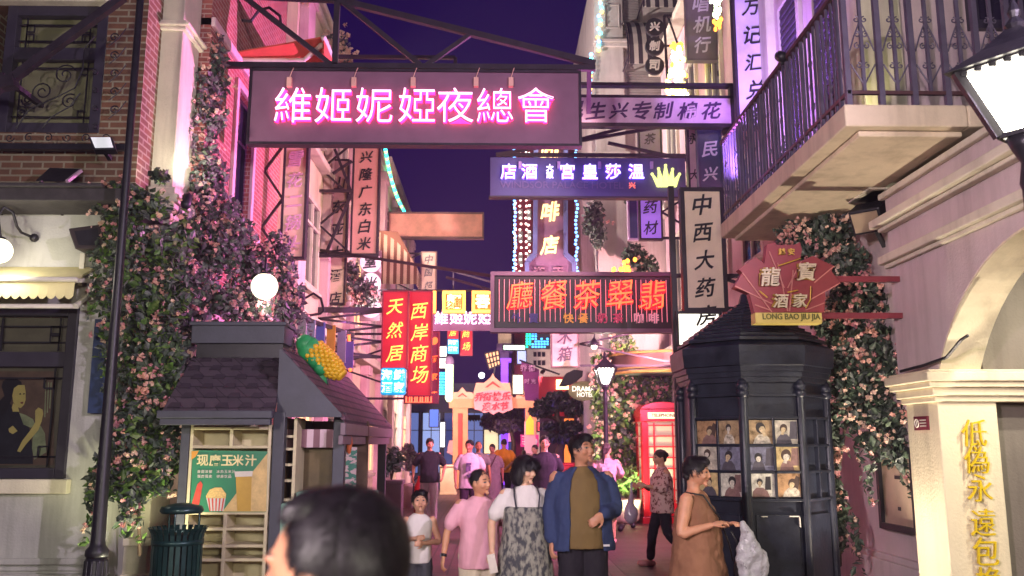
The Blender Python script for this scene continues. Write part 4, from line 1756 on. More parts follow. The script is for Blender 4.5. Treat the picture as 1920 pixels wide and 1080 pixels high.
# white stepped panels and light tube on the far left corner
t = thing('light_tube', 'upright glowing white green tube light with a round cap beyond the cream row', 'lamp', at(842, 748, 33) )
a, b, c, e = rect(835, 684, 850, 748, 33)
mb = MB()
mb.tube([((a + b) / 2, 33, c), ((a + b) / 2, 33, e)], (b - a) / 2, 12)
mb.build('tube', emis('green white tube', (.75, 1.0, .55, 1), 1.6), t, True)
mb = MB()
mb.ell(((a + b) / 2, 33, e + .12), (b - a) / 2 * 1.15, (b - a) / 2 * 1.15, .22)
mb.build('cap', pbr('lilac cap', S(150, 130, 170), .5), t, True)
for i, (x0, y0, x1, y1) in enumerate(((824, 650, 837, 668), (824, 672, 837, 690))):
    a, b, c, e = rect(x0, y0, x1, y1, 33.2)
    mb = MB()
    mb.box(a, 33.15, c, b, 33.25, e)
    o = mb.build('lit_sign_box', emis('white lit panel', (1, .95, .8, 1), 1.6), at=((a + b) / 2, 33.2, c))
    tag(o, ['upper', 'lower'][i] + ' of two small white lit panels at the end of the cream row', 'light panel')
a, b, c, e = rect(824, 700, 834, 738, 33.3)
mb = MB()
for k in range(8):
    z_ = c + (e - c) * k / 7
    mb.box(a, 33.25, z_ - .04, b, 33.3, z_ + .04)
o = mb.build('lit_sign_box', emis('cyan strips', (0, .45, 1, 1), 2), at=((a + b) / 2, 33.3, c))
tag(o, 'small panel of cyan light strips at the end of the cream row', 'light panel')
# cyan lit screen at right
a, b, c, e = rect(986, 622, 1030, 652, 34)
t = thing('light_screen', 'cyan and blue lit bulb screen beside the cream wooden box sign', 'light panel', ((a + b) / 2, 34, c))
mb = MB()
for i in range(8):
    for j in range(6):
        if j > 3 and i > 3 or random.random() < .12:
            continue
        mb.m = 0 if i < 2 else 1
        mb.box(a + (b - a) * i / 8, 33.95, c + (e - c) * j / 6, a + (b - a) * (i + .7) / 8, 34, c + (e - c) * (j + .6) / 6)
mb.build('bulbs', [emis('teal bulbs', (0, .9, .5, 1), 3), emis('azure bulbs', (.05, .4, 1, 1), 3)], t)
mb = MB()
mb.box(a, 34.01, c - .05, b + .2, 34.06, e + .1)
mb.build('backing', M_navy, t)

# ------------------------------------------------------------------ foliage
def leaf(mb, c, s, el=1.7):
    a = V((random.gauss(0, 1), random.gauss(0, 1), random.gauss(0, 1))).normalized()
    b = a.orthogonal().normalized()
    b = (Matrix.Rotation(random.uniform(0, 6.28), 3, a) @ b)
    cx = a.cross(b)
    l, w_ = s * el * .5, s * .5
    k = a * s * .16
    vs = [c - b * l, c + cx * w_ + k, c + b * l, c - cx * w_ + k]
    n = len(mb.v)
    mb.v += vs
    mb.f += [[n, n + 1, n + 2], [n, n + 2, n + 3]]
    mb.mi += [mb.m, mb.m]


def blossom(mb, c, s):
    for k in range(6):
        d = V((random.gauss(0, 1), random.gauss(0, 1) - .5, random.gauss(0, 1))).normalized()
        leaf(mb, c + d * s * .35, s * .75, 1.05)


def clump(lm, fm, c, r, n, ls=.06, nf=0, fs=.055, nm=3):
    c = V(c)
    for i in range(n):
        d = V((random.gauss(0, 1), random.gauss(0, 1), random.gauss(0, 1))).normalized()
        q = random.random() ** .5
        p = c + V((d.x * r[0], d.y * r[1], d.z * r[2])) * q
        lm.m = random.choice(range(nm))
        leaf(lm, p, ls * random.uniform(.6, 1.3))
    k = 0
    while k < nf:
        d = V((random.gauss(0, 1), random.gauss(0, .6) - .8, random.gauss(0, 1))).normalized()
        p = c + V((d.x * r[0], d.y * r[1], d.z * r[2])) * random.uniform(.85, 1.05)
        fm.m = random.choice((0, 0, 1, 2))
        m = random.choice((1, 2, 3, 5, 8))
        k += m
        for j in range(m + random.randrange(2)):
            blossom(fm, p + V((random.gauss(0, fs * 1.2), random.gauss(0, fs * .5), random.gauss(0, fs * 1.2))), fs * random.uniform(.5, 1.3))


L1 = leafmat('deep green leaf', S(44, 54, 48), S(68, 84, 70), S(102, 118, 94))
L2 = leafmat('grey green leaf', S(62, 68, 68), S(98, 106, 100), S(150, 156, 142), 14)
L3 = leafmat('fresh green leaf', S(60, 88, 42), S(92, 128, 60), S(140, 160, 90), 11)
L4 = leafmat('dusty plum leaf', S(66, 54, 66), S(108, 92, 106), S(150, 132, 142), 12)
LEAF = [L1, L2, L3, L4]
B1 = leafmat('coral blossom', S(206, 146, 134), S(222, 170, 156), S(234, 196, 182), 20)
B2 = leafmat('rose blossom', S(200, 130, 136), S(218, 156, 160), S(230, 184, 184), 20)
B3 = leafmat('pale blossom', S(230, 186, 160), S(238, 206, 184), S(244, 224, 206), 20)
BLOOM = [B1, B2, B3]
M_stem = pbr('vine stem', S(74, 58, 46), .8, 0, .3, 12)


def trail(lm, fm, p, L, ls=.06, nf=3):
    p = V(p)
    n = int(L / .03)
    x = V((random.uniform(-.12, .12), random.uniform(-.1, .02), 0))
    for i in range(n):
        f = i / n
        q = p + x * f + V((math.sin(f * 5 + p.x * 9) * .03, 0, -L * f))
        for j in range(3 if f < .6 else 2):
            lm.m = random.choice((0, 1, 2))
            leaf(lm, q + V((random.gauss(0, .03), random.gauss(0, .02), random.gauss(0, .02))), ls * random.uniform(.5, 1.0), 2.0)
    for i in range(nf):
        fm.m = random.choice((0, 1, 2))
        blossom(fm, p + x * .5 + V((random.gauss(0, .03), -.04, -L * random.random())), .045)


def vine(name, label, blobs, stem, mats=LEAF, bl=BLOOM, ls=.06, fs=.05, cat='climbing plant', nm=3, loc=None, trails=0):
    lm, fm = MB(), MB()
    for (c, r, n, nf) in blobs:
        clump(lm, fm, c, r, int(n * .9), ls, int(nf * 1.5), fs * 1.05, nm)
    for i in range(trails):
        c, r, n, nf = random.choice(blobs)
        trail(lm, fm, c + V((random.uniform(-1, 1) * r[0], -r[1] * random.random(), -r[2] * random.uniform(-.3, .8))), random.uniform(.25, .7), ls)
    t = thing(name, label, cat, loc or stem[0])
    lm.build('leaves', mats, t)
    if fm.v:
        fm.build('blossoms', bl, t)
    sm = MB()
    sm.tube(stem, [.018 - .008 * i / (len(stem) - 1) for i in range(len(stem))], 7)
    sm.build('stem', M_stem, t, True)
    return t


def px_blobs(lst):
    out = []
    for (x, y, Y, rx, rz, n, nf) in lst:
        out.append((at(x, y, Y), (rx * Y / F, .16 + rx * .0012, rz * Y / F), n, nf))
    return out


vine('rose_vine', 'big rambling vine with coral blossoms covering the wall between the shop and the grey kiosk', px_blobs([
    (195, 380, 8.7, 24, 16, 130, 2), (225, 365, 8.7, 40, 20, 260, 2), (215, 420, 8.75, 24, 28, 200, 5), (250, 375, 8.7, 40, 22, 240, 3),
    (215, 465, 8.75, 20, 28, 160, 3), (240, 480, 8.8, 26, 50, 300, 8), (285, 385, 8.8, 36, 30, 220, 6), (300, 330, 8.9, 16, 14, 60, 0),
    (255, 560, 8.8, 34, 56, 420, 12), (300, 480, 9.0, 50, 60, 600, 14), (315, 560, 9.0, 50, 60, 600, 14), (270, 650, 8.8, 46, 60, 520, 16),
    (310, 680, 8.9, 34, 70, 460, 12), (265, 740, 8.8, 40, 60, 480, 14), (290, 800, 8.8, 46, 50, 520, 12), (238, 810, 8.7, 38, 44, 360, 6),
    (212, 868, 8.65, 32, 36, 280, 3), (270, 870, 8.7, 52, 46, 560, 8), (320, 850, 8.8, 26, 44, 300, 6), (205, 905, 8.6, 34, 34, 240, 1),
    (180, 930, 8.6, 16, 26, 70, 0), (245, 930, 8.6, 22, 36, 160, 0), (290, 905, 8.7, 26, 26, 200, 2), (340, 440, 9.2, 30, 50, 260, 8),
    (200, 550, 8.8, 16, 26, 80, 2), (205, 615, 8.8, 16, 26, 90, 3)]),
    [at(262, 1040, 8.9), at(258, 900, 8.85), at(268, 700, 8.85), at(280, 520, 8.9), at(250, 400, 8.75)], ls=.062, nm=3, trails=34)
vine('rose_vine', 'narrow flowering vine climbing the brick beside the pier up towards the red awning', px_blobs([
    (375, 440, 9.9, 40, 40, 380, 10), (380, 360, 10.0, 34, 50, 420, 12), (378, 290, 10.1, 34, 44, 380, 12), (388, 220, 10.1, 40, 44, 520, 14),
    (390, 160, 10.1, 42, 40, 460, 12), (394, 110, 10.2, 34, 34, 320, 8), (400, 72, 10.3, 20, 24, 150, 4), (420, 390, 10.2, 30, 30, 240, 6), (405, 330, 10.2, 26, 40, 200, 4)]),
    [at(375, 470, 9.9), at(380, 350, 10.1), at(388, 220, 10.2), at(395, 90, 10.4)], [L2, L1, L4, L4], ls=.055, fs=.05, nm=4, trails=14)
vine('rose_vine', 'plum coloured rose bush hanging above the ridge of the grey kiosk', px_blobs([
    (400, 480, 9.7, 60, 50, 620, 22), (440, 440, 10.0, 44, 40, 400, 16), (470, 500, 10.2, 44, 50, 480, 20), (520, 460, 10.4, 26, 30, 160, 8),
    (530, 520, 10.4, 30, 50, 340, 16), (460, 570, 10.0, 60, 40, 520, 24), (400, 570, 9.6, 60, 40, 460, 18), (540, 590, 10.3, 26, 40, 240, 12),
    (360, 600, 9.4, 34, 60, 380, 14), (340, 680, 9.1, 22, 50, 240, 10), (545, 640, 10.2, 16, 40, 120, 10), (360, 530, 9.3, 30, 40, 300, 10), (560, 560, 10.4, 14, 30, 80, 4)]),
    [at(420, 640, 9.8), at(430, 540, 9.9), at(440, 440, 10.0)], [L4, L2, L4, L1], [B2, B1, B2], ls=.055, fs=.048, nm=4, trails=26)


def xb(lst, X, dx=.16):
    return [(atX(x, y, X), (.2 + 0 * rx, rx * atX(x, y, X).y / F * 1.5, rz * atX(x, y, X).y / F), n, nf) for (x, y, rx, rz, n, nf) in lst]


vine('rose_vine', 'flowering vine with salmon blossoms pouring from under the balcony down behind the dark booth', px_blobs([
    (1470, 410, 10.0, 40, 24, 260, 10), (1480, 290, 9.6, 18, 34, 90, 0), (1462, 330, 9.8, 26, 30, 120, 0), (1510, 400, 9.6, 50, 34, 420, 22), (1520, 450, 9.3, 50, 34, 420, 26), (1555, 370, 9.4, 34, 24, 240, 3),
    (1605, 350, 9.3, 16, 20, 130, 0), (1560, 440, 9.2, 44, 40, 420, 16), (1500, 480, 9.4, 40, 30, 300, 16), (1590, 490, 9.1, 40, 40, 420, 12),
    (1600, 560, 9.0, 46, 46, 520, 24), (1560, 600, 9.0, 40, 40, 380, 20), (1640, 560, 9.0, 34, 36, 280, 4), (1590, 640, 9.0, 44, 46, 460, 20), (1640, 650, 8.9, 40, 46, 420, 18), (1575, 700, 9.0, 30, 46, 320, 16),
    (1630, 720, 8.9, 40, 40, 420, 14), (1670, 690, 8.8, 26, 40, 260, 14), (1650, 780, 8.8, 34, 40, 320, 6), (1685, 790, 8.75, 20, 40, 200, 3), (1600, 770, 9.0, 26, 40, 220, 8), (1680, 850, 8.7, 24, 30, 200, 1), (1635, 830, 8.85, 20, 22, 140, 2),
    (1560, 800, 9.1, 16, 50, 180, 12), (1558, 880, 9.1, 14, 50, 150, 10), (1570, 950, 9.1, 18, 46, 170, 6), (1568, 1010, 9.1, 16, 30, 110, 1)]),
    [at(1575, 1060, 9.1), at(1570, 900, 9.1), at(1600, 700, 9.0), at(1570, 500, 9.2), at(1500, 420, 9.8)], [L1, L2, L1, L4], ls=.062, fs=.052, nm=3, trails=30)
vine('flower_wall', 'green flowering hedge wall with pink roses behind the lit street lamp and the red telephone box', px_blobs([
    (1125, 690, 19.8, 14, 30, 240, 16), (1130, 760, 19.8, 20, 50, 420, 26), (1130, 840, 19.8, 20, 50, 380, 24), (1165, 640, 20, 24, 24, 260, 8), (1155, 690, 20, 30, 40, 420, 16),
    (1170, 750, 20, 34, 50, 620, 24), (1170, 820, 20, 30, 50, 560, 16), (1200, 700, 20.2, 40, 50, 620, 18), (1210, 760, 20.2, 40, 50, 600, 10), (1240, 710, 20.3, 30, 50, 420, 6), (1180, 890, 20, 22, 40, 360, 2), (1245, 800, 20.3, 26, 60, 320, 4)]),
    [at(1175, 960, 20.2), at(1170, 850, 20.1), at(1165, 650, 20.1)], [L3, L1, L2, L3], ls=.11, fs=.09, nm=4)
vine('hanging_plant', 'dark leafy hanging plant on a bracket right of the yellow coffee sign', px_blobs([
    (1115, 400, 19, 22, 26, 260, 3), (1122, 440, 19, 18, 30, 220, 0), (1105, 425, 19, 14, 20, 120, 0)]), [at(1120, 470, 19), at(1118, 380, 19)], [L1, L2, L1, L4], ls=.09, fs=.07)
vine('hanging_plant', 'dark bush with a few pink flowers hanging under the slate blue sign', px_blobs([
    (1190, 480, 19.5, 26, 24, 300, 4), (1210, 500, 19.5, 30, 24, 300, 6), (1185, 385, 19.6, 16, 16, 110, 2), (1195, 520, 19.5, 24, 20, 200, 2)]), [at(1200, 540, 19.5), at(1195, 460, 19.5)], [L1, L2, L1, L4], ls=.09, fs=.07)
vine('flower_basket', 'basket of orange and grey flowers hung in front of the pale round discs', px_blobs([
    (668, 535, 18.3, 24, 30, 300, 14), (690, 555, 18.3, 20, 24, 220, 10), (660, 505, 18.3, 16, 16, 100, 4), (675, 575, 18.3, 18, 14, 130, 4)]), [at(675, 590, 18.3), at(672, 520, 18.3)], [L2, L4, L2, L4], ls=.08, fs=.07)
vine('flower_basket', 'clump of pale pink flowers at the very top edge against the night sky', px_blobs([
    (556, 12, 13.9, 24, 16, 130, 30), (536, -6, 13.9, 16, 16, 60, 14), (570, 0, 13.9, 14, 14, 50, 16)]), [at(550, -30, 13.9), at(552, 10, 13.9)], [L2, L4, L2, L4], [B3, B3, B1], ls=.06, fs=.075)
vine('flower_basket', 'clump of cream flowers behind the red awning and the gantry upright', px_blobs([
    (640, 85, 15.6, 18, 24, 130, 24), (625, 75, 15.6, 12, 16, 50, 10), (648, 115, 15.6, 16, 10, 60, 14)]), [at(632, 122, 15.6), at(636, 90, 15.6)], [L2, L4, L2, L4], [B3, B3, B3], ls=.06, fs=.08)

# dark trees in mid street
lm, fm = MB(), MB()
t = thing('pine_tree', 'dark cloud pruned pine with layered pads in the middle of the street', 'tree', at(1050, 905, 25))
for (x, y, rx, rz, n) in ((1045, 757, 44, 13, 800), (1015, 772, 24, 11, 300), (1066, 800, 30, 11, 450), (1032, 800, 20, 9, 240), (1060, 822, 40, 10, 450), (1075, 768, 20, 14, 260), (1048, 742, 24, 9, 200)):
    clump(lm, fm, at(x, y, 25), (rx * 25 / F, .5, rz * 25 / F), n, .11, 0, nm=2)
lm.build('crown', [leafmat('black green needle', S(36, 44, 44), S(54, 64, 58), S(82, 92, 76)), leafmat('dark needle', S(44, 42, 56), S(62, 60, 74), S(90, 86, 96))], t)
sm = MB()
sm.tube([at(1052, 905, 25), at(1048, 850, 25), at(1060, 810, 25), at(1044, 780, 25), at(1046, 745, 25)], [.14, .12, .1, .08, .04], 8)
sm.tube([at(1056, 815, 25), at(1030, 800, 25)], [.06, .03], 6)
sm.tube([at(1050, 790, 25), at(1018, 774, 25)], [.06, .03], 6)
sm.tube([at(1050, 830, 25), at(1078, 822, 25)], [.06, .03], 6)
sm.build('trunk', M_wood, t, True)
lm = MB()
t = thing('street_tree', 'purple lit small tree below the pink festival plaque', 'tree', at(955, 880, 36))
for (x, y, rx, rz, n) in ((925, 790, 24, 14, 420), (955, 780, 22, 18, 420), (970, 795, 18, 14, 300), (940, 800, 24, 12, 300), (968, 770, 12, 12, 160)):
    clump(lm, MB(), at(x, y, 36), (rx * 36 / F, .5, rz * 36 / F), n, .15, 0, nm=2)
lm.build('crown', [leafmat('violet leaf', S(70, 52, 92), S(92, 72, 120), S(130, 104, 150)), L4], t)
sm = MB()
sm.tube([at(962, 884, 36), at(963, 830, 36), at(955, 790, 36)], [.1, .09, .05], 8)
sm.build('trunk', M_wood, t, True)

# ------------------------------------------------------------------ kiosk
YK = 8.6
k = lambda x, y, Y=YK: at(x, y, Y)
t = thing('food_kiosk', 'grey shingled corn juice kiosk with cream shelves and a striped curtain', 'kiosk', (k(440, 800).x, YK, 0))
M_shingle = brick('grey shingles', S(86, 74, 86), S(70, 60, 72), S(48, 40, 50), .2, .11, .006, False, .85, 0, .6, .5, .35)
ze = k(420, 778).z
zt_ = k(440, 665).z
xl, xr = k(305, 790).x, k(520, 790).x
xtl, xtr = k(362, 668).x, k(540, 668).x
YT = YK + .62
xtl, xtr = at(362, 668, YT).x, at(536, 668, YT).x
ztp = at(440, 668, YT).z
mb = MB()
ye = YK - .25
xl, xr = at(303, 775, ye).x, at(512, 775, ye).x
ze = at(410, 772, ye).z
A, Bq, Cq, D = V((xl, ye, ze)), V((xr, ye, ze)), V((xtr, YT, ztp)), V((xtl, YT, ztp))
mb.prism([A, Bq, Cq, D], (0, .03, -.05))
mb.build('roof_front', M_shingle, t)
# staggered darker shingle tabs
mb = MB()
N = 6
nr = (Bq - A).cross(D - A).normalized()
for i in range(N):
    f = (i + .35) / N
    p0, p1 = A.lerp(D, f), Bq.lerp(Cq, f)
    q0, q1 = A.lerp(D, f + .075), Bq.lerp(Cq, f + .075)
    for j in range(5):
        s = (j + (.5 if i % 2 else .15)) / 4.6
        if s > .93:
            continue
        h0, h1 = p0.lerp(p1, s), p0.lerp(p1, s + .115)
        g0, g1 = q0.lerp(q1, s + .02), q0.lerp(q1, s + .1)
        mb.prism([h0, h1, g1, g0], (0, -.012, .012))
mb.build('roof_tile', pbr('dark shingle', S(58, 48, 60), .85, 0, .25, 8), t)
mb = MB()
zf0 = at(410, 797, ye).z
mb.box(xl - .03, ye - .05, (zf0 + ze) / 2, xr, ye + .03, ze + .01)
mb.box(xl - .01, ye - .02, zf0, xr - .02, ye + .05, (zf0 + ze) / 2)
mb.build('fascia', M_kgrey, t, bevel=.008)
mb = MB()
bx0, bx1, bz0, bz1 = rect(366, 610, 538, 646, YT)
mb.box(bx0, YT - .12, bz0, bx1, YT + .3, bz1)
mb.box(bx0 - .02, YT - .15, bz1 - .02, bx1 + .02, YT + .33, bz1 + .02)
mb.build('ridge_box', M_kgrey, t, bevel=.008)
mb = MB()
mb.box(bx0 + .04, YT - .06, ztp - .02, bx1 - .02, YT + .3, bz0)
mb.build('ridge_gap', M_iron, t)
# gable with long side roof down the street
YG = YK + .02
ax = at(528, 655, YG)
gl, gr = at(428, 782, YG), at(640, 782, YG)
apex = V((ax.x, YG, ax.z))
mb = MB()
mb.prism([V((ax.x - .02, YG, gl.z)), V((gr.x, YG, gr.z)), V((gr.x, YG, gr.z + .03)), apex, V((ax.x - .02, YG, ax.z))], (0, .05, 0))
mb.build('gable', M_kgrey, t)
YE2 = 12.6
mb = MB()
ez = gr.z
ex = gr.x + .02
mb.prism([V((apex.x, YG + .06, apex.z + .02)), V((ex, YG + .06, ez)), V((ex, YG + .06, ez - .05)), V((apex.x, YG + .06, apex.z - .03))], (0, YE2 - YG, 0))
mb.build('roof_side', brick('plum shingles', S(112, 84, 98), S(94, 68, 84), S(58, 42, 58), .24, .085, .012, False, .85, 0, .6, .5, .3), t)
mb = MB()
mb.box(ex - .03, YG + .02, ez - .17, ex + .02, YE2, ez - .055)
mb.box(ex - .05, YG + .04, ez - .26, ex - .005, YE2 - .1, ez - .172)
mb.build('side_fascia', pbr('mauve grey paint', S(118, 100, 110), .6, 0, .2, 5), t, bevel=.006)
lx = gl.x + .45
for (X, Y) in ((at(518, 900, YK).x, YK + .06), (at(624, 900, YK).x, YK + .3), (at(624, 900, YK).x, YE2 - .3), (at(518, 900, YK).x, YE2 - .3)):
    mb = MB()
    mb.box(X - .055, Y - .05, 0, X + .055, Y + .05, gl.z + .05)
    mb.build('post', M_kgrey, t, bevel=.006)
mb = MB()
mb.box(at(518, 900, YK).x, YK + 1.6, .0, at(624, 900, YK).x + .1, YK + 1.65, gl.z)
mb.box(at(518, 900, YK).x - .03, YK + .4, 0, at(518, 900, YK).x + .0, YE2 - .3, gl.z)
mb.build('back_wall', pbr('brown kiosk board', S(96, 74, 60), .7, 0, .35, 4), t)
# cream shelf cabinet
c0, c1 = k(352, 900).x, k(505, 900).x
zc0, zc1 = 0.0, k(430, 796).z
M_cab = pbr('cream shelf paint', S(204, 194, 158), .6, 0, .14, 5, .05, 20)
mb = MB()
mb.box(c0, YK + .3, zc0, c1, YK + .34, zc1)
hz = [k(430, y).z for y in (803, 838, 962, 992, 1024, 1050)] + [.1]
for z in hz:
    mb.box(c0, YK, z - .014, c1, YK + .3, z + .014)
xm = k(434, 820).x
xm2 = k(420, 1010).x
mb.box(xm - .016, YK - .004, hz[1], xm + .016, YK + .3, hz[0])
mb.box(xm2 - .016, YK - .004, 0, xm2 + .016, YK + .3, hz[2])
for x in (c0 + .0, c1 - .03):
    mb.box(x, YK - .006, 0, x + .03, YK + .3, zc1)
mb.build('shelf_cabinet', M_cab, t, bevel=.004)
mb = MB()
x0 = k(335, 900).x
mb.box(x0 - .0, YK - .02, 0, c0 - .004, YK + .34, zc1)
mb.build('corner_board', M_kgrey, t, bevel=.006)
# side shelf between posts
mb = MB()
xs0, xs1 = k(527, 850).x, k(538, 850).x
for z in (1.72, 1.6, 1.45, 1.3, 1.12, .95, .8):
    mb.box(xs0, YK + .14, z - .012, xs1 + .03, YK + .5, z + .012)
mb.box(xs1 + .03, YK + .12, 0, xs1 + .06, YK + .5, 1.9)
mb.build('side_shelf', M_cab, t)
# curtain and counter
x0, x1, z0, z1 = rect(536, 805, 632, 839, YK + .35)
mb = MB()
mb.box(x0, YK + .34, z0, x1, YK + .36, z1)
mb.build('striped_curtain', stripes('pink white stripes', S(150, 110, 120), S(232, 204, 216), 'X', .128), t)
x0, x1, z0, z1 = rect(532, 838, 622, 950, YK + .5)
mb = MB()
mb.box(x0, YK + .5, z0, x1, YK + .53, z1)
mb.build('menu_board', pbr('olive brown board', S(92, 78, 50), .6, 0, .35, 4), t)
x0, x1, z0, z1 = rect(552, 922, 700, 1060, YK + .1)
mb = MB()
mb.box(x0, YK + .08, 0, x1, YK + .45, z1)
mb.box(x0 - .12, YK - .0, 0, x0, YK + .4, z1 - .1)
mb.build('counter', pbr('mint counter cloth', S(140, 186, 164), .7, 0, .15, 5), t, bevel=.02)
mb = MB()
for ch, x in zip('玉米汁', (566, 578, 590)):
    p = k(x, 937, YK + .1)
    put(mb, ch, (p.x, YK + .07, p.z), .05, UX, UZ, .03)
mb.build('counter_lettering', pbr('red letters', S(196, 110, 100), .6), t)
# scalloped side trim and small price banner
mb = MB()
p0 = at(638, 805, YK + .6)
for j in range(6):
    z = 1.78 - j * .13
    mb.prism([(p0.x, YK + .6, z), (p0.x + .07, YK + .6, z), (p0.x + .0, YK + .6, z - .12)], (0, .02, 0))
mb.build('pennants', M_cab, t)
x0, x1, z0, z1 = rect(648, 838, 668, 915, YK + .7)
o = MB()
o.box(x0, YK + .7, z0, x1, YK + .72, z1)
o = o.build('price_banner', pattern('price banner', S(90, 150, 130), S(226, 200, 200), 14, .5, (1, 1, 2.2), .02), t)
mb = MB()
mb.tube([at(655, 808, YK + .6), at(655, 830, YK + .6), at(654, 848, YK + .6)], [.02, .035, .02], 8)
mb.build('corn_toy', pbr('orange toy', S(206, 106, 62), .5), t, True)

# poster on the cabinet
def kp(x, y, o=0):
    p = at(x, y, YK)
    return V((p.x, YK - .012 - o, p.z))
mb = MB()
def poly2(pts, m, o):
    mb.m = m
    q = [kp(x, y, o) for x, y in pts]
    mb.add(q, [tuple(range(len(q)))])
poly2([(357, 960), (500, 960), (502, 846), (362, 844)], 0, .0)
poly2([(418, 959), (500, 959), (502, 850), (462, 900), (440, 930)], 1, .002)
poly2([(360, 862), (360, 846), (374, 845), (368, 856)], 2, .003)
poly2([(360, 946), (371, 908), (377, 902), (381, 908), (374, 948), (362, 950)], 3, .004)
poly2([(387, 930), (394, 918), (404, 914), (416, 914), (425, 926), (424, 934), (388, 934)], 4, .004)
poly2([(388, 934), (424, 934), (420, 958), (394, 958)], 5, .005)
for j in range(5):
    poly2([(391 + 7 * j, 934), (394 + 7 * j, 934), (396 + 5.4 * j, 958), (394 + 5.4 * j, 958)], 3, .006)
poly2([(443, 893), (473, 892), (471, 958), (446, 958)], 6, .006)
poly2([(441, 884), (475, 883), (474, 893), (442, 894)], 7, .008)
mb.m = 8
for ch, x in zip('现磨玉米汁', (381, 404, 427, 447, 471)):
    p = kp(x, 863, .003)
    put(mb, ch, p, .108, UX, UZ, .02, 0, .004)
mb.m = 7
for j, row in enumerate(('香甜浓郁 冰热玉米汁', '现磨现卖 健康饮品')):
    for i, ch in enumerate(row):
        if ch != ' ':
            p = kp(374 + i * 7.2, 884 + j * 9, .003)
            put(mb, ch, p, .03, UX, UZ, .01, 0, .002)
po = mb.build('poster', [pbr('green poster', S(48, 128, 92), .5, 0, .1, 3), pbr('ochre paper', S(206, 178, 118), .5, 0, .25, 9), pbr('orange corn', S(216, 150, 60), .5),
                         pbr('sausage red', S(206, 76, 62), .5, 0, .2, 20), pbr('popcorn', S(226, 192, 120), .5, 0, .3, 60), pbr('cup grey', S(196, 190, 186), .5),
                         pbr('corn juice', S(196, 158, 66), .4), M_white, pbr('pale gold letters', S(226, 214, 160), .5)], at=kp(430, 960))
tag(po, 'green corn juice poster with popcorn tub and tall yellow drink on the kiosk shelves', 'poster')

# corn ornament on the kiosk roof
t = thing('corn_ornament', 'giant yellow corn cob with green husks lying on the kiosk roof', 'ornament', at(610, 710, 9.6))
Yc = 9.6
p0, p1 = at(588, 660, Yc), at(640, 703, Yc)
mb = MB()
d = (p1 - p0).normalized()
sd = d.cross(V((0, 1, 0))).normalized()
for i in range(11):
    f = i / 10
    rr = .125 * math.sqrt(max(.02, 1 - (f * .95) ** 2.4))
    c = p0.lerp(p1, f)
    for j in range(12):
        a = 2 * math.pi * (j + .5 * (i % 2)) / 12
        mb.ell(c + (sd * math.cos(a) + V((0, 1, 0)) * math.sin(a)) * rr, .034, .034, .03, 6, 4)
mb.tube([p0, p0.lerp(p1, .6), p1], [.12, .1, .03], 10)
mb.build('kernels', pbr('yellow kernels', S(222, 178, 40), .4, 0, .15, 20), t, True)
mb = MB()
q = p0 - d * .02
for ax, ay, r_ in ((580, 655, .13), (592, 672, .11), (572, 645, .1), (600, 690, .08)):
    c = at(ax, ay, Yc - .06)
    mb.ell(c, r_, .08, r_ * 1.05, 14, 9)
mb.tube([at(590, 690, Yc), at(604, 712, Yc), at(612, 722, Yc)], [.07, .06, .02], 8)
mb.build('husks', pbr('green husk', S(40, 150, 84), .5, 0, .2, 14), t, True)
mb = MB()
mb.bar(at(612, 700, Yc), at(614, 730, Yc), .03)
mb.build('stand', M_iron, t)

# coloured boards behind the kiosk roof
t = thing('colour_board_sign', 'row of narrow blue, grey and yellow hanging boards behind the giant corn cob', 'sign', at(615, 690, 12.5))
for i, (x, col, y0, y1) in enumerate(((566, S(170, 170, 170), 596, 640), (582, S(150, 160, 176), 600, 650), (600, S(96, 110, 180), 604, 660), (620, S(214, 160, 60), 610, 668), (640, S(150, 140, 170), 620, 680), (654, S(120, 96, 180), 640, 690))):
    Yb2 = 11.4 + .35 * i
    a, b, c, e = rect(x - 8, y0, x + 8, y1, Yb2)
    mb = MB()
    mb.box(a, Yb2, c, b, Yb2 + .04, e)
    mb.build('board', pbr('board colour %d' % i, col, .5), t)
mb = MB()
mb.bar(at(560, 594, 11.3), at(662, 628, 13.4), .05)
mb.build('rail', M_frame, t)
mb = MB()
for x, y0, y1 in ((640, 645, 672), (654, 625, 655), (655, 660, 695), (648, 650, 668)):
    mb.tube([at(x, y0, 13.2), at(x + 2, y1, 13.2)], .022, 6)
o = mb.build('neon_strokes', emis('orange red strokes', (1, .14, .03, 1), 3.5), t)

# ------------------------------------------------------------------ street furniture
M_green = pbr('bottle green metal', S(34, 62, 62), .35, .4, .25, 8, .08, 30)
YB = 7.8
t = thing('litter_bin', 'slatted dark green litter bin with flared rim and raised lid beside the kiosk', 'litter bin', (at(336, 1000, YB).x, YB, 0))
c = V((at(334, 1000, YB).x, YB, 0))
r_ = 42 * YB / F
zr_ = at(334, 988, YB).z
mb = MB()
n = 26
for j in range(n):
    a = 2 * math.pi * j / n
    u = V((math.cos(a), math.sin(a), 0))
    s = V((-u.y, u.x, 0)) * .017
    prof = [(r_, .08), (r_, zr_ - .1), (r_ * 1.05, zr_ - .05), (r_ * 1.2, zr_)]
    for (ra_, za), (rb, zb2) in zip(prof[:-1], prof[1:]):
        p, q = c + u * ra_ + V((0, 0, za)), c + u * rb + V((0, 0, zb2))
        o_ = u * .007
        mb.add([p - s - o_, p + s - o_, p + s + o_, p - s + o_, q - s - o_, q + s - o_, q + s + o_, q - s + o_],
               [(0, 1, 5, 4), (1, 2, 6, 5), (2, 3, 7, 6), (3, 0, 4, 7), (0, 3, 2, 1), (4, 5, 6, 7)])
mb.build('slats', M_green, t)
mb = MB()
mb.lathe([(r_ - .02, .06), (r_ - .02, zr_ - .06)], c, 24)
mb.build('liner', pbr('black liner', S(20, 24, 28), .6), t, True)
mb = MB()
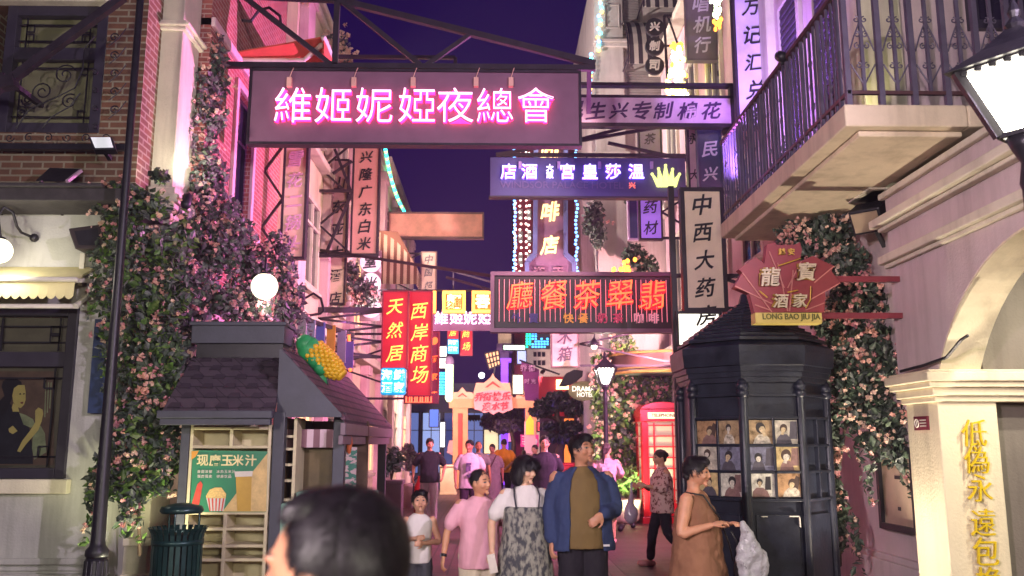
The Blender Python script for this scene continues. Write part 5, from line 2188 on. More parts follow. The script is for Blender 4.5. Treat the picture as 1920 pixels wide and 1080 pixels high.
for z in (.1, zr_ - .12):
    mb.lathe([(r_ - .01, z - .02), (r_ + .015, z - .02), (r_ + .015, z + .02), (r_ - .01, z + .02)], c, 24)
mb.build('hoops', M_green, t, True)
mb = MB()
zl_ = at(338, 955, YB).z
mb.lathe([(.165, zl_ - .03), (.18, zl_ - .01), (.165, zl_ + .025), (.06, zl_ + .05), (.01, zl_ + .055)], c + V((.02, 0, 0)), 24)
for a in (.6, 2.6, 4.7):
    u = V((math.cos(a), math.sin(a), 0)) * .15
    mb.tube([c + u + V((.02, 0, zr_ - .15)), c + u + V((.02, 0, zl_))], .01, 6)
mb.build('lid', M_green, t, True)

# tall dark post
YL = 8.2
c = V((at(180, 1060, YL).x, YL, 0))
t = thing('lamp_post', 'tall dark fluted lamp post in front of the shop window and the rose vine', 'lamp post', c)
mb = MB()
rb = .052
ns = 20
prof = [(.15, 0), (.15, .12), (.12, .2), (.105, .3), (.095, .62), (.088, .66)]
mb.lathe(prof, c, ns)
for j in range(12):
    a = 2 * math.pi * j / 12
    u = V((math.cos(a), math.sin(a), 0))
    mb.tube([c + u * .1 + V((0, 0, .25)), c + u * .088 + V((0, 0, .63))], .014, 5)
mb.build('base', M_iron, t, True)
mb = MB()
mb.lathe([(.085, .66), (.1, .68), (.1, .72), (.07, .76), (.062, .8), (.05, 2.0), (.036, 4.2), (.03, 9.0)], c, ns)
mb.build('shaft', M_iron, t, True)

# blue panel on the wall
mb = MB()
a, b, c_, e = rect(176, 600, 206, 775, 8.96)
mb.box(a, 8.9, c_, b, 8.98, e)
o = mb.build('notice_board', pbr('dark blue board', S(40, 58, 96), .5, 0, .2, 4), at=(a, 8.95, c_))
tag(o, 'narrow dark blue notice board on the shop wall beside the lamp post', 'notice board')


def street_lamp(label, loc, zh, power, sc_=1.0, lit=12.0, rot=0.0):
    """square lantern on an iron post; zh = height of the lantern's foot"""
    loc = V(loc)
    t = thing('street_lamp', label, 'street lamp', loc, 'lantern street lamps')
    mb = MB()
    mb.lathe([(.14, 0), (.14, .1), (.09, .2), (.075, .7), (.05, .8), (.042, zh - .25), (.05, zh - .22), (.035, zh - .12), (.07, zh - .05), (.09, zh)], loc, 14)
    mb.build('post', M_iron, t, True)
    b, w_, h = .085 * sc_, .2 * sc_, .33 * sc_
    z0, z1 = loc.z + zh + .01, loc.z + zh + .01 + h
    cs = [(x * math.cos(rot) - y * math.sin(rot), x * math.sin(rot) + y * math.cos(rot)) for x, y in ((-1, -1), (1, -1), (1, 1), (-1, 1))]
    lo = [V((loc.x + x * b, loc.y + y * b, z0)) for x, y in cs]
    hi = [V((loc.x + x * w_, loc.y + y * w_, z1)) for x, y in cs]
    mb = MB()
    for i in range(4):
        mb.bar(lo[i], hi[i], .042 * sc_)
        mb.bar(lo[i], lo[(i + 1) % 4], .022 * sc_)
        mb.bar(hi[i], hi[(i + 1) % 4], .026 * sc_)
        m0, m1 = (hi[i] + hi[(i + 1) % 4]) / 2, None
        for q in range(6):
            f = (q + .5) / 6
            p = hi[i].lerp(hi[(i + 1) % 4], f)
            mb.bar(p, p + V((0, 0, -.03 * sc_)), .03 * sc_, .015)
    mb.build('lantern_frame', M_iron, t)
    mb = MB()
    q = w_ * 1.22
    rf = [V((loc.x + x * q, loc.y + y * q, z1 - .005)) for x, y in cs]
    md = [V((loc.x + x * w_ * .6, loc.y + y * w_ * .6, z1 + .1 * sc_)) for x, y in cs]
    tp = [V((loc.x + x * w_ * .18, loc.y + y * w_ * .18, z1 + .2 * sc_)) for x, y in cs]
    mb.add(rf + md + tp, [(0, 1, 5, 4), (1, 2, 6, 5), (2, 3, 7, 6), (3, 0, 4, 7), (4, 5, 9, 8), (5, 6, 10, 9), (6, 7, 11, 10), (7, 4, 8, 11), (8, 9, 10, 11), (3, 2, 1, 0)])
    mb.lathe([(.03, z1 + .19 * sc_), (.05, z1 + .22 * sc_), (.02, z1 + .26 * sc_), (.03, z1 + .29 * sc_), (.004, z1 + .36 * sc_)], V((loc.x, loc.y, 0)), 10)
    mb.build('roof', M_iron, t)
    mb = MB()
    k_ = .93
    cc = (z0 + z1) / 2
    lo2 = [V((loc.x + (v.x - loc.x) * k_, loc.y + (v.y - loc.y) * k_, z0 + .01)) for v in lo]
    hi2 = [V((loc.x + (v.x - loc.x) * k_, loc.y + (v.y - loc.y) * k_, z1 - .012)) for v in hi]
    mb.add(lo2 + hi2, [(0, 1, 5, 4), (1, 2, 6, 5), (2, 3, 7, 6), (3, 0, 4, 7), (0, 3, 2, 1), (4, 5, 6, 7)])
    o = mb.build('lantern_glass', emis('lantern glass %g' % lit, (1.0, .93, .74, 1), lit), t)
    return t


street_lamp('lit lantern street lamp nearest the viewer, in front of the balcony and arcade', (at(1926, 262, 3.9).x, 3.9, 0), at(1926, 258, 3.9).z, 0, 1.0, 20, .62)
street_lamp('small lit lantern street lamp standing before the flower wall', (at(1136, 800, 17.2).x, 17.2, 0), at(1136, 722, 17.2).z, 0, .95, 45)

# octagonal booth
s = .55
apo = s * (1 + 2 ** .5) / 2
Yb0 = 8.3
xc = at(1452, 850, Yb0).x
cc = V((xc, Yb0 + apo, 0))
t = thing('photo_booth', 'dark navy octagonal booth with a stepped roof and rows of old portraits in its doors', 'booth', cc)
zz = lambda y: at(1452, y, Yb0).z
Rr = apo / math.cos(math.pi / 8)
z_c0, z_c1 = zz(716), zz(648)
mb = MB()
mb.lathe([(Rr * .97, 0), (Rr * .97, z_c0)], cc, 8, .5)
mb.build('body', M_navy, t)
mb = MB()
for i in range(8):
    mb = MB()
    a = math.pi / 4 * (i + .5)
    p = cc + V((math.cos(a), math.sin(a), 0)) * Rr * .985
    mb.tube([p, p + V((0, 0, z_c0))], .045, 10)
    for z in (.0, .16, z_c0 - .12, z_c0 - .06):
        mb.tube([p + V((0, 0, z)), p + V((0, 0, z + .03))], .06, 10)
    mb.build('column', M_navy, t, True)
mb = MB()
pr = [(Rr * .99, z_c0), (Rr * 1.02, z_c0), (Rr * 1.02, z_c0 + .05), (Rr * 1.05, z_c0 + .05), (Rr * 1.05, z_c0 + .1), (Rr * 1.08, z_c0 + .1), (Rr * 1.08, z_c0 + .15), (Rr * 1.11, z_c0 + .16), (Rr * 1.13, z_c1 - .06), (Rr * 1.13, z_c1 - .0), (Rr * 1.05, z_c1 + .03), (Rr * .95, z_c1 + .06)]
mb.lathe(pr, cc, 8, .5)
mb.build('cornice', M_navy, t)
mb = MB()
ztop_ = zz(558) + .04
pr = [(Rr * .98, z_c1 + .06), (Rr * .98, z_c1 + .2)]
nst = 11
z0_, z1_ = z_c1 + .2, ztop_
pr = []
for i in range(nst):
    f0 = i / nst
    rr = Rr * (1.02 - .92 * f0 ** 1.0)
    rr2 = Rr * (1.02 - .92 * (i + 1) / nst)
    za = z_c1 + .06 + (ztop_ - z_c1 - .06) * f0 ** .9
    zb2 = z_c1 + .06 + (ztop_ - z_c1 - .06) * ((i + 1) / nst) ** .9
    pr += [(rr, za), (rr, za + (zb2 - za) * .55)]
pr += [(.09, ztop_), (.06, ztop_ + .1), (.01, ztop_ + .12)]
mb.lathe(pr, cc, 8, .5)
mb.build('roof', M_navy, t)


def face(i):
    a = -math.pi / 2 - i * math.pi / 4
    n_ = V((math.cos(a), math.sin(a), 0))
    u_ = V((-n_.y, n_.x, 0))
    return cc + n_ * apo * .985, u_, n_


PM = [[pbr('sepia ground %d' % i, c_, .3, 0, .55, 16) for i, c_ in enumerate((S(150, 128, 98), S(170, 164, 150), S(112, 112, 130), S(176, 156, 112), S(186, 184, 170), S(156, 124, 92)))],
      [pbr('portrait hair', S(40, 36, 40), .5), pbr('portrait brown hair', S(66, 50, 44), .5)],
      [pbr('portrait skin', S(182, 164, 132), .3, 0, .35, 26), pbr('portrait pale skin', S(190, 184, 170), .3, 0, .35, 26)],
      [pbr('portrait dress white', S(180, 172, 156), .3, 0, .6, 30), pbr('portrait dress rose', S(120, 92, 88), .5, 0, .35, 25), pbr('portrait dress dark', S(74, 70, 80), .5, 0, .3, 25)]]
px_w = s * .37
for f_i in (0, 1, 7):
    o3, u_, n_ = face(f_i)
    mb = MB()
    zt3, zb3 = zz(760), zz(938)
    def fb(u0, u1, za, zb2, d0, d1):
        p = [o3 + u_ * u0 + n_ * d1, o3 + u_ * u1 + n_ * d1, o3 + u_ * u1 + n_ * d0, o3 + u_ * u0 + n_ * d0]
        mb.add([q + V((0, 0, za)) for q in p] + [q + V((0, 0, zb2)) for q in p], [(0, 1, 5, 4), (1, 2, 6, 5), (2, 3, 7, 6), (3, 0, 4, 7), (0, 3, 2, 1), (4, 5, 6, 7)])
    for (u0, u1) in ((-s * .47, -s * .43), (s * .43, s * .47)):
        fb(u0, u1, .2, z_c0 - .1, -.02, .035)
    fb(-.012, .012, zz(936), zz(784), -.02, .03)
    for z in (.2, zz(938), zz(885), zz(835), zz(783), z_c0 - .12):
        fb(-s * .43, s * .43, z - .012, z + .012, -.02, .03)
    fb(-s * .36, s * .36, .3, zz(966), -.02, .012)
    mb.build('door_frame', M_navy, t, bevel=.004)
    if f_i == 0:
        mb = MB()
        fb(.1, .2, zz(969), zz(967), .02, .042)
        fb(.19, .2, zz(988), zz(967), .02, .042)
        fb(-.16, -.1, zz(969), zz(967.5), .02, .042)
        mb.build('door_latch', M_white, t)
    for row in range(3 if f_i < 2 else 0):
        for col in range(2):
            zc1, zc0 = zz(788 + 50 * row), zz(832 + 50 * row)
            uc = (-.5 + col) * s * .43
            w2 = s * .197
            idx = (row * 2 + col + f_i * 5)
            rnd = random.Random(idx * 13 + 5)
            mb = MB()
            def pp(u, v, d):
                return o3 + u_ * (uc + (u - .5) * 2 * w2) + n_ * (.012 + d) + V((0, 0, zc0 + (zc1 - zc0) * v))
            def pg(pts, m, d):
                mb.m = m
                if m in (1, 2):
                    pts = [(cu + ((u - cu) * math.cos(tilt_) - (v - cv) * math.sin(tilt_)) * zoom_, cv + ((u - cu) * math.sin(tilt_) + (v - cv) * math.cos(tilt_)) * zoom_) for u, v in pts]
                    pts = [(min(.99, max(.01, u)), min(.99, max(.01, v))) for u, v in pts]
                q = [pp(u, v, d) for u, v in pts]
                mb.add(q, [tuple(range(len(q)))])
            def el(u, v, ru, rv, m, d, n=14):
                pg([(u + ru * math.cos(2 * math.pi * j / n), v + rv * math.sin(2 * math.pi * j / n)) for j in range(n)], m, d)
            pg([(0, 0), (1, 0), (1, 1), (0, 1)], 0, 0)
            cu, cv = .5 + rnd.uniform(-.17, .17), .6 + rnd.uniform(-.1, .1)
            zoom_, tilt_ = rnd.uniform(.75, 1.35), rnd.uniform(-.45, .45)
            sw = rnd.uniform(.28, .42)
            if rnd.random() < .5:
                pg([(.62, .2), (.98, .2), (.98, .95), (.7, .95)], 3 if rnd.random() < .5 else 1, .0006)
            pg([(max(.02, cu - sw), 0), (min(.98, cu + sw), 0), (min(.96, cu + sw * .8), .24), (cu + .14, .4), (cu - .14, .4), (max(.04, cu - sw * .8), .24)], 3, .001)
            el(cu + rnd.uniform(-.03, .03), cv + .03, .17, .2, 1, .0016)
            pg([(cu - .06, .36), (cu + .06, .36), (cu + .05, cv - .08), (cu - .05, cv - .08)], 2, .002)
            el(cu, cv - .03, .105, .145, 2, .0025)
            pg([(cu - .12, cv + .1), (cu + .0, cv + .16), (cu + .12, cv + .09), (cu + .1, cv + .04), (cu, cv + .08), (cu - .1, cv + .02)], 1, .003)
            for sx_ in (-1, 1):
                el(cu + sx_ * .045, cv - .015, .014, .007, 1, .0032, 8)
            el(cu, cv - .1, .018, .006, 1, .0032, 8)
            mb.build('portrait', [PM[0][idx % 6], PM[1][idx % 2], PM[2][(idx // 2) % 2], PM[3][(idx * 2 + row) % 3]], t)

# fan shaped sign
YS = 7.95
fz = lambda X, Y: at(1360 + X / 6, 440 + Y / 6, YS)
t = thing('fan_sign', 'maroon fan shaped restaurant sign with gold outlined characters above a yellow name strip', 'shop sign', (fz(700, 870).x, YS, fz(700, 1000).z))
outl = [(100, 590), (190, 428), (150, 390), (340, 250), (440, 330), (470, 110), (560, 88), (580, 115), (770, 115), (840, 82), (862, 170), (840, 300), (985, 238), (1220, 352), (1195, 410), (1295, 545), (1125, 645), (1115, 868), (330, 878), (270, 660)]
mb = MB()
mb.prism([fz(*p) for p in outl][::-1], (0, .1, 0))
mb.build('fan_board', pbr('maroon board', S(142, 56, 60), .5, 0, .15, 4), t)
mb = MB()
for (p, q) in (((700, 860), (585, 320)), ((720, 860), (760, 400)), ((520, 780), (110, 580)), ((520, 870), (190, 430)), ((660, 600), (490, 190)), ((1000, 540), (1220, 355)), ((940, 740), (1290, 545)), ((900, 850), (1110, 770)), ((500, 850), (330, 790)), ((700, 600), (850, 300))):
    a, b = fz(*p), fz(*q)
    mb.bar(a + V((0, -.006, 0)), b + V((0, -.006, 0)), .01)
mb.build('fan_ribs', pbr('pale rib line', S(190, 120, 110), .5), t)
mb, m2 = MB(), MB()
for ch, X, Y_, s_ in (('龍', 500, 480, 230), ('寶', 900, 420, 230), ('酒', 615, 750, 180), ('家', 825, 745, 170)):
    p = fz(X, Y_)
    put(mb, ch, p + V((0, -.03, 0)), s_ / 6 * YS / F, UX, UZ, .012, .15, .012)
    put(m2, ch, p + V((-.016, -.012, .004)), s_ / 6 * YS / F, UX, UZ, .03, .15, .012)
mb.build('lettering', pbr('cream tube letters', S(206, 192, 160), .4), t)
m2.build('letter_backing', pbr('dull gold', S(150, 118, 40), .45, .3), t)
mb = MB()
for ch, X in (('越', 630), ('安', 735)):
    put(mb, ch, fz(X, 195) + V((0, -.012, 0)), 80 / 6 * YS / F, UX, UZ, .03)
for p, q in (((580, 360), (830, 275)), ((370, 640), (460, 712)), ((690, 655), (800, 632)), ((945, 590), (940, 740)), ((940, 740), (890, 830))):
    mb.tube([fz(*p) + V((0, -.035, 0)), fz(*q) + V((0, -.035, 0))], .006, 5)
mb.build('small_lettering', pbr('gold letters', S(200, 160, 60), .4, .3), t)
mb = MB()
a, b, c_, e = fz(330, 900).x, fz(1075, 900).x, fz(700, 1000).z, fz(700, 882).z
mb.box(a, YS - .02, c_, b, YS + .12, e)
st = mb.build('name_strip', pbr('mustard strip', S(206, 186, 100), .5, 0, .1, 5), t)
mb = MB()
p = fz(735, 935)
latin(mb, 'LONG BAO JIU JIA', p + V((0, -.024, 0)), .075, UX, UZ, .004, .02, width=fz(1050, 0).x - fz(415, 0).x)
mb.build('strip_lettering', pbr('olive letters', S(96, 96, 44), .5), st)
mb = MB()
for y in (521, 590):
    p = at(1540, y, YS + .08)
    mb.bar((p.x - .1, YS + .14, p.z), (3.86, YS + .14, p.z), .05)
mb.build('arm', pbr('maroon arm', S(120, 40, 52), .5), t)

# red telephone box
YT = 19.5
xt = at(1238, 860, YT).x
t = thing('telephone_box', 'red domed telephone box with glazed door standing by the flower wall', 'telephone box', (xt, YT, 0))
M_redp = pbr('red gloss paint', S(168, 14, 26), .3, 0, .12, 4)
hw, hh = .46, 2.12
mb = MB()
mb.box(xt - hw - .03, YT - hw - .03, 0, xt + hw + .03, YT + hw + .03, .14)
for sx_ in (-1, 1):
    for sy in (-1, 1):
        mb.box(xt + sx_ * hw - .06 * (sx_ > 0) * 2 + (0 if sx_ > 0 else 0), YT + sy * hw - .12 * (sy > 0), .14, xt + sx_ * hw + .12 * (sx_ < 0), YT + sy * hw + .12 * (sy < 0), hh)
mb.build('body', M_redp, t, bevel=.01)
mb = MB()
mb.box(xt - hw - .04, YT - hw - .04, hh, xt + hw + .04, YT + hw + .04, hh + .26)
n = 8
L_, R_ = [], []
for i in range(n + 1):
    a = math.pi * i / n
    L_.append(V((xt + (hw + .02) * math.cos(a), YT - hw - .02, hh + .26 + .16 * math.sin(a))))
mb.prism(L_, (0, 2 * hw + .04, 0))
mb.build('dome', M_redp, t, bevel=.01)
mb = MB()
mb.box(xt - .33, YT - hw - .055, hh + .06, xt + .33, YT - hw - .041, hh + .19)
o = mb.build('sign_plate', emis('telephone plate', (1, .88, .5, 1), .8), t)
mb = MB()
latin(mb, 'TELEPHONE', (xt, YT - hw - .062, hh + .125), .1, UX, UZ, .004, .02, width=.52)
mb.build('plate_lettering', pbr('brown letters', S(90, 40, 30), .5), o)
for side in ('f', 'l', 'r'):
    mb = MB()
    if side == 'f':
        y = YT - hw + .03
        mb.box(xt - .34, y - .03, .16, xt + .34, y + .02, .42)
        for x in (-.34, -.2, .2, .31):
            mb.box(xt + x - .014, y - .03, .42, xt + x + .014, y + .02, hh - .03)
        for q in range(8):
            mb.box(xt - .34, y - .028, .45 + q * .225, xt + .34, y + .018, .475 + q * .225)
    else:
        x = xt + (hw - .03) * (1 if side == 'r' else -1)
        mb.box(x - .02, YT - .34, .16, x + .02, YT + .34, .42)
        for yy in (-.34, -.2, .2, .31):
            mb.box(x - .02, YT + yy - .014, .42, x + .02, YT + yy + .014, hh - .03)
        for q in range(8):
            mb.box(x - .018, YT - .34, .45 + q * .225, x + .018, YT + .34, .475 + q * .225)
    o = mb.build('door' if side == 'f' else 'side_panel', M_redp, t)
    mb = MB()
    if side == 'f':
        mb.box(xt - .34, y + .022, .42, xt + .34, y + .03, hh)
    else:
        mb.box(x - .004, YT - .34, .42, x + .004, YT + .34, hh)
    mb.build('glazing', emis('lit box glazing', S(226, 196, 160), .32, S(150, 140, 120)), o)

# round canopy of the corner cafe
p = at(1262, 660, 18.6)
t = thing('round_canopy', 'curved brown shop canopy with gilt edge above the flower wall', 'canopy', p)
cx, cyy = at(1275, 660, 19.6).x, 20.3
zc = at(1230, 690, 18.2).z
rr = 1.55
mb = MB()
def arcp(r, z, a0=math.pi * .98, a1=math.pi * 1.75, n=22):
    return [V((cx + r * math.cos(a0 + (a1 - a0) * i / n), cyy + r * math.sin(a0 + (a1 - a0) * i / n), z)) for i in range(n + 1)]
lo, hi = arcp(rr, zc), arcp(rr, zc + .42)
lo2, hi2 = arcp(rr - .1, zc), arcp(rr - .1, zc + .42)
k = len(lo)
vs = lo + hi + lo2 + hi2
fs = []
for i in range(k - 1):
    fs += [(i, i + 1, k + i + 1, k + i), (2 * k + i, 3 * k + i, 3 * k + i + 1, 2 * k + i + 1), (k + i, k + i + 1, 3 * k + i + 1, 3 * k + i)]
mb.add(vs, fs)
mb.build('drum', pbr('brown lacquer', S(84, 52, 50), .4, 0, .3, 4), t, True)
mb = MB()
mb.prism(arcp(rr - .02, zc - .02) + [V((cx, cyy, zc - .02))], (0, 0, .03))
mb.build('soffit', pbr('grey soffit', S(110, 112, 104), .6), t)
for z, r2 in ((zc, .035), (zc + .09, .02), (zc + .42, .03)):
    mb = MB()
    mb.tube(arcp(rr + .015, z), r2, 6)
    mb.build('gilt_edge', pbr('dull gilt', S(190, 140, 80), .35, .6), t, True)

# small potted things
t = thing('planter', 'tall dark square planter with a thin leafy shrub beside the pilasters', 'planter', (at(733, 900, 14).x, 14, 0))
a, b, c_, e = rect(712, 900, 754, 1040, 14)
mb = MB()
mb.box(a, 14 - .17, 0, b, 14 + .17, e)
mb.box(a - .02, 14 - .19, e - .06, b + .02, 14 + .19, e + .001)
mb.build('pot', pbr('dark brown pot', S(92, 72, 80), .6, 0, .2, 4), t, bevel=.012)
lm = MB()
for (x, y, r2, n) in ((728, 868, 16, 130), (738, 850, 14, 100), (745, 872, 14, 100), (722, 885, 12, 50), (752, 860, 8, 40)):
    clump(lm, MB(), at(x, y, 14), (r2 * 14 / F, .12, r2 * 14 / F), n, .06, 0, nm=2)
lm.build('shrub', [L1, L2], t)
sm = MB()
for x in (728, 738, 746):
    sm.tube([at(734, 900, 14), at(x, 852, 14)], [.012, .005], 5)
sm.build('stem', M_stem, t)
t = thing('planter', 'round cream planter at the foot of the flower wall', 'planter', (at(1172, 940, 19.2).x, 19.2, 0))
mb = MB()
mb.lathe([(.22, 0), (.3, .1), (.34, .46), (.36, .5), (.3, .5)], V((at(1172, 940, 19.2).x, 19.2, 0)), 18)
mb.build('pot', M_creamb, t, True)
lm = MB()
clump(lm, MB(), at(1172, 900, 19.2), (.34, .3, .3), 240, .1, 0, nm=2)
lm.build('shrub', [L3, L3], t)
t = thing('shrub_plant', 'dry brown leafy plant in a pinkish pot against the far pilaster', 'plant', (at(772, 930, 24).x, 24, 0))
lm = MB()
for (x, y, r2, n) in ((766, 845, 12, 200), (775, 860, 12, 180), (768, 870, 12, 150)):
    clump(lm, MB(), at(x, y, 24), (r2 * 24 / F, .15, r2 * 24 / F), n, .1, 0, nm=2)
lm.build('leaves', [L4, L2], t)
mb = MB()
mb.lathe([(.2, 0), (.26, .6), (.28, .62), (.2, .62)], V((at(770, 930, 24).x, 24, 0)), 14)
mb.build('pot', M_pinkw, t, True)
t = thing('fire_point', 'red extinguisher standing on the paving by the far planter', 'extinguisher', (at(785, 950, 22).x, 22, 0))
mb = MB()
mb.lathe([(.11, 0), (.12, .05), (.12, .62), (.07, .74), (.04, .8), (.04, .88)], V((at(785, 950, 22).x, 22, 0)), 14)
mb.build('cylinder', M_redp, t, True)
mb = MB()
q = V((at(785, 950, 22).x, 22, .88))
mb.bar(q, q + V((.12, 0, .06)), .03)
mb.tube([q, q + V((-.12, -.05, -.1)), q + V((-.14, -.05, -.5))], .018, 6)
mb.build('hose', M_iron, t)
a, b, c_, e = rect(826, 872, 856, 912, 30)
mb = MB()
mb.box(a, 29.8, .02, b, 30.4, e)
mb.box(a - .03, 29.76, e - .05, b + .03, 30.44, e + .002)
mb.box(a - .02, 29.79, 0, b + .02, 30.42, .08)
o = mb.build('cream_counter', pbr('cream counter', S(222, 200, 160), .5), at=((a + b) / 2, 30, 0), bevel=.02)
tag(o, 'plain cream counter standing behind the two men at mid street', 'counter')

# festival gate
YGt = 33
g = lambda x, y, d=0: at(x, y, YGt) + V((0, d, 0))
def gp(mb, pts, d=0, th=.2):
    mb.prism([V((at(x, y, YGt).x, YGt + d, at(x, y, YGt).z)) for x, y in pts][::-1], (0, th, 0))
t = thing('festival_gate', 'orange peaked festival gate spanning the far street with pink and red trim', 'gate', g(925, 900))
M_or = pbr('peach gate board', S(226, 150, 108), .6, 0, .15, 2)
mb = MB()
for (x0, x1) in ((849, 877), (985, 1006)):
    gp(mb, [(x0, 916), (x1, 916), (x1, 745), (x0, 745)], 0, .4)
gp(mb, [(842, 765), (1008, 765), (1008, 745), (842, 745)], -.05, .5)
mb.build('frame', M_or, t)
mb = MB()
gp(mb, [(886, 745), (893, 718), (908, 718), (920, 708), (924, 700), (928, 708), (940, 718), (955, 718), (962, 745)], -.1, .3)
gp(mb, [(845, 748), (848, 736), (860, 735), (867, 726), (874, 735), (886, 736), (889, 748)], -.08, .3)
gp(mb, [(966, 748), (970, 736), (980, 735), (988, 726), (996, 735), (1006, 736), (1010, 748)], -.08, .3)
mb.build('gables', pbr('pale peach trim', S(232, 168, 140), .6), t)
mb = MB()
for c_x, c_y, w_ in ((924, 715, 15), (867, 737, 9), (988, 737, 9)):
    gp(mb, [(c_x - w_, c_y + w_ * .8), (c_x, c_y), (c_x + w_, c_y + w_ * .8), (c_x + w_ * .7, c_y + w_ * .8), (c_x, c_y + w_ * .32), (c_x - w_ * .7, c_y + w_ * .8)], -.14, .06)
gp(mb, [(859, 868), (867, 868), (867, 775), (859, 775)], -.05, .06)
mb.build('red_trim', pbr('red trim', S(190, 52, 48), .6), t)
mb = MB()
ou = [(889, 752), (893, 738), (905, 735), (920, 732), (940, 733), (957, 734), (960, 752), (961, 768), (950, 772), (943, 775), (934, 772), (925, 778), (916, 772), (908, 775), (900, 770), (890, 768)]
gp(mb, ou, -.3, .12)
mb.build('plaque', pbr('pink plaque', S(240, 150, 160), .6, 0, .08, 2), t)
mb = MB()
for ch, x, y, s_ in (('乔', 899, 745, 17), ('街', 914, 745, 17), ('快', 931, 744, 17), ('乐', 948, 744, 17), ('泼', 912, 763, 16), ('水', 929, 762, 16), ('节', 946, 762, 16)):
    p = g(x, y)
    put(mb, ch, (p.x, YGt - .33, p.z), s_ * YGt / F, UX, UZ, .03, .15, .03, 1, True, .015)
mb.build('lettering', pbr('crimson letters', S(206, 40, 66), .6), t)
mb = MB()
gp(mb, [(838, 838), (842, 826), (862, 826), (866, 838), (866, 850), (838, 850)], .45, .08)
gp(mb, [(836, 848), (846, 832), (880, 832), (884, 848), (870, 856), (850, 856)], .5, .06)
mb.build('side_boards', pbr('pink cut board', S(230, 170, 180), .6), t)
a, b, c_, e = rect(868, 778, 900, 790, 36)
mb = MB()
for i in range(6):
    x = a + (b - a) * i / 6
    mb.prism([(x, 36, e), (x + (b - a) / 6, 36, e), (x + (b - a) / 6, 36, c_ + .08), (x + (b - a) / 12, 36, c_), (x, 36, c_ + .08)], (0, .8, 0))
o = mb.build('black_awning', pbr('black awning cloth', S(28, 26, 32), .8), at=(a, 36, c_))
tag(o, 'small black scalloped awning seen through the festival gate', 'awning')
t = thing('light_column', 'column glowing violet behind the festival gate with a stepped capital', 'column', g(946, 900, 4))
a, b, c_, e = rect(939, 678, 953, 905, 37)
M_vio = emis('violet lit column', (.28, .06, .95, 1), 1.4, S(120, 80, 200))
mb = MB()
mb.box(a, 37, 0, b, 37.4, e)
mb.build('shaft', M_vio, t)
for y0, y1, d_, mt in ((672, 678, .12, M_vio), (660, 672, .02, pbr('mauve stone', S(110, 84, 140), .6)), (645, 660, .18, pbr('mauve stone', S(110, 84, 140))), (622, 645, .12, M_creamb)):
    aa, bb, cc2, ee = rect(939, y0, 953, y1, 37)
    mb = MB()
    mb.box(a - d_, 37 - d_, cc2, b + d_, 37.4 + d_, ee)
    mb.build('capital_block', mt, t)
t = thing('lattice_lamp', 'tilted lattice lamp box lit peach beside the violet column', 'lamp', at(925, 690, 34))
mb = MB()
q = [at(909, 663, 34), at(935, 657, 34), at(938, 684, 34), at(917, 692, 34)]
mb.prism(q, (0, .15, 0))
mb.build('panel', emis('peach lit panel', (1, .55, .28, 1), .8), t)
mb = MB()
for i in range(5):
    f = i / 4
    mb.bar(q[0].lerp(q[1], f) + V((0, -.03, 0)), q[3].lerp(q[2], f) + V((0, -.03, 0)), .05)
for i in range(4):
    f = i / 3
    mb.bar(q[0].lerp(q[3], f) + V((0, -.03, 0)), q[1].lerp(q[2], f) + V((0, -.03, 0)), .05)
mb.bar(q[3].lerp(q[2], .5), at(925, 712, 34), .06)
mb.build('lattice', M_iron, t)
mb = MB()
p = at(903, 704, 60)
mb.ell(p, .2, .2, .2, 12, 8)
o = mb.build('moon_lamp', emis('far white lamp', (.9, .95, 1, 1), 9), at=p, smooth=True)
tag(o, 'single far white lamp glowing in the dark sky above the festival gate', 'lamp')

# mid-right clutter
a, b, c_, e = rect(977, 683, 1011, 752, 26)
t = thing('fabric_banner', 'hanging purple cloth banner with pale writing', 'banner', ((a + b) / 2, 26, c_))
mb = MB()
mb.prism([V((a, 26, e + .1)), V((b, 26, e - .15)), V((b - .02, 26, c_)), V((a + .12, 26, c_ + .02))], (0, .03, 0))
mb.build('cloth', pbr('purple cloth', S(130, 58, 118), .7, 0, .15, 3), t)
mb = MB()
for ch, x, y, s_ in (('乔', 982, 690, 13), ('街', 997, 691, 13), ('时', 988, 715, 9), ('光', 1000, 715, 9)):
    p = at(x, y, 26)
    put(mb, ch, (p.x, 25.97, p.z), s_ * 26 / F, UX, UZ, .02, 0, .02)
mb.build('lettering', pbr('pale pink writing', S(220, 170, 206), .6), t)
mb = MB()
mb.bar((a - .05, 25.98, e + .12), (b + .6, 25.98, e - .3), .05)
mb.build('rod', M_iron, t)
t = thing('oval_sign', 'oval olive hotel sign with raised pale letters', 'shop sign', at(1094, 752, 21.5))
cp = at(1094, 733, 21.5)
mb = MB()
mb.prism([V((cp.x + .36 * math.cos(2 * math.pi * i / 30), cp.y, cp.z + .235 * math.sin(2 * math.pi * i / 30))) for i in range(30)], (0, .08, 0))
mb.build('board', pbr('olive board', S(126, 118, 84), .5), t)
mb = MB()
latin(mb, 'DRAMA', cp + V((0, -.03, .05)), .17, UX, UZ, .01, .02, width=.55)
latin(mb, 'HOTEL', cp + V((.04, -.03, -.09)), .15, UX, UZ, .01, .02, width=.4)
mb.build('lettering', emis('pale lit letters', (1, .95, .8, 1), .9), t)
mb = MB()
mb.bar(cp + V((0, .04, .2)), cp + V((.9, .04, .2)), .04)
mb.build('arm', M_iron, t)
t = thing('dark_shop', 'dark red shopfront with a glowing orange panel behind the pine tree', 'shop', (at(1060, 860, 27).x, 26.4, 0))
a, b, c_, e = rect(1010, 706, 1090, 780, 26.6)
mb = MB()
mb.box(a, 26.6, c_, b + .6, 26.96, e)
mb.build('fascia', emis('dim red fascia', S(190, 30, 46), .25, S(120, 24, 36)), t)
a, b, c_, e = rect(1043, 712, 1066, 730, 26.5)
mb = MB()
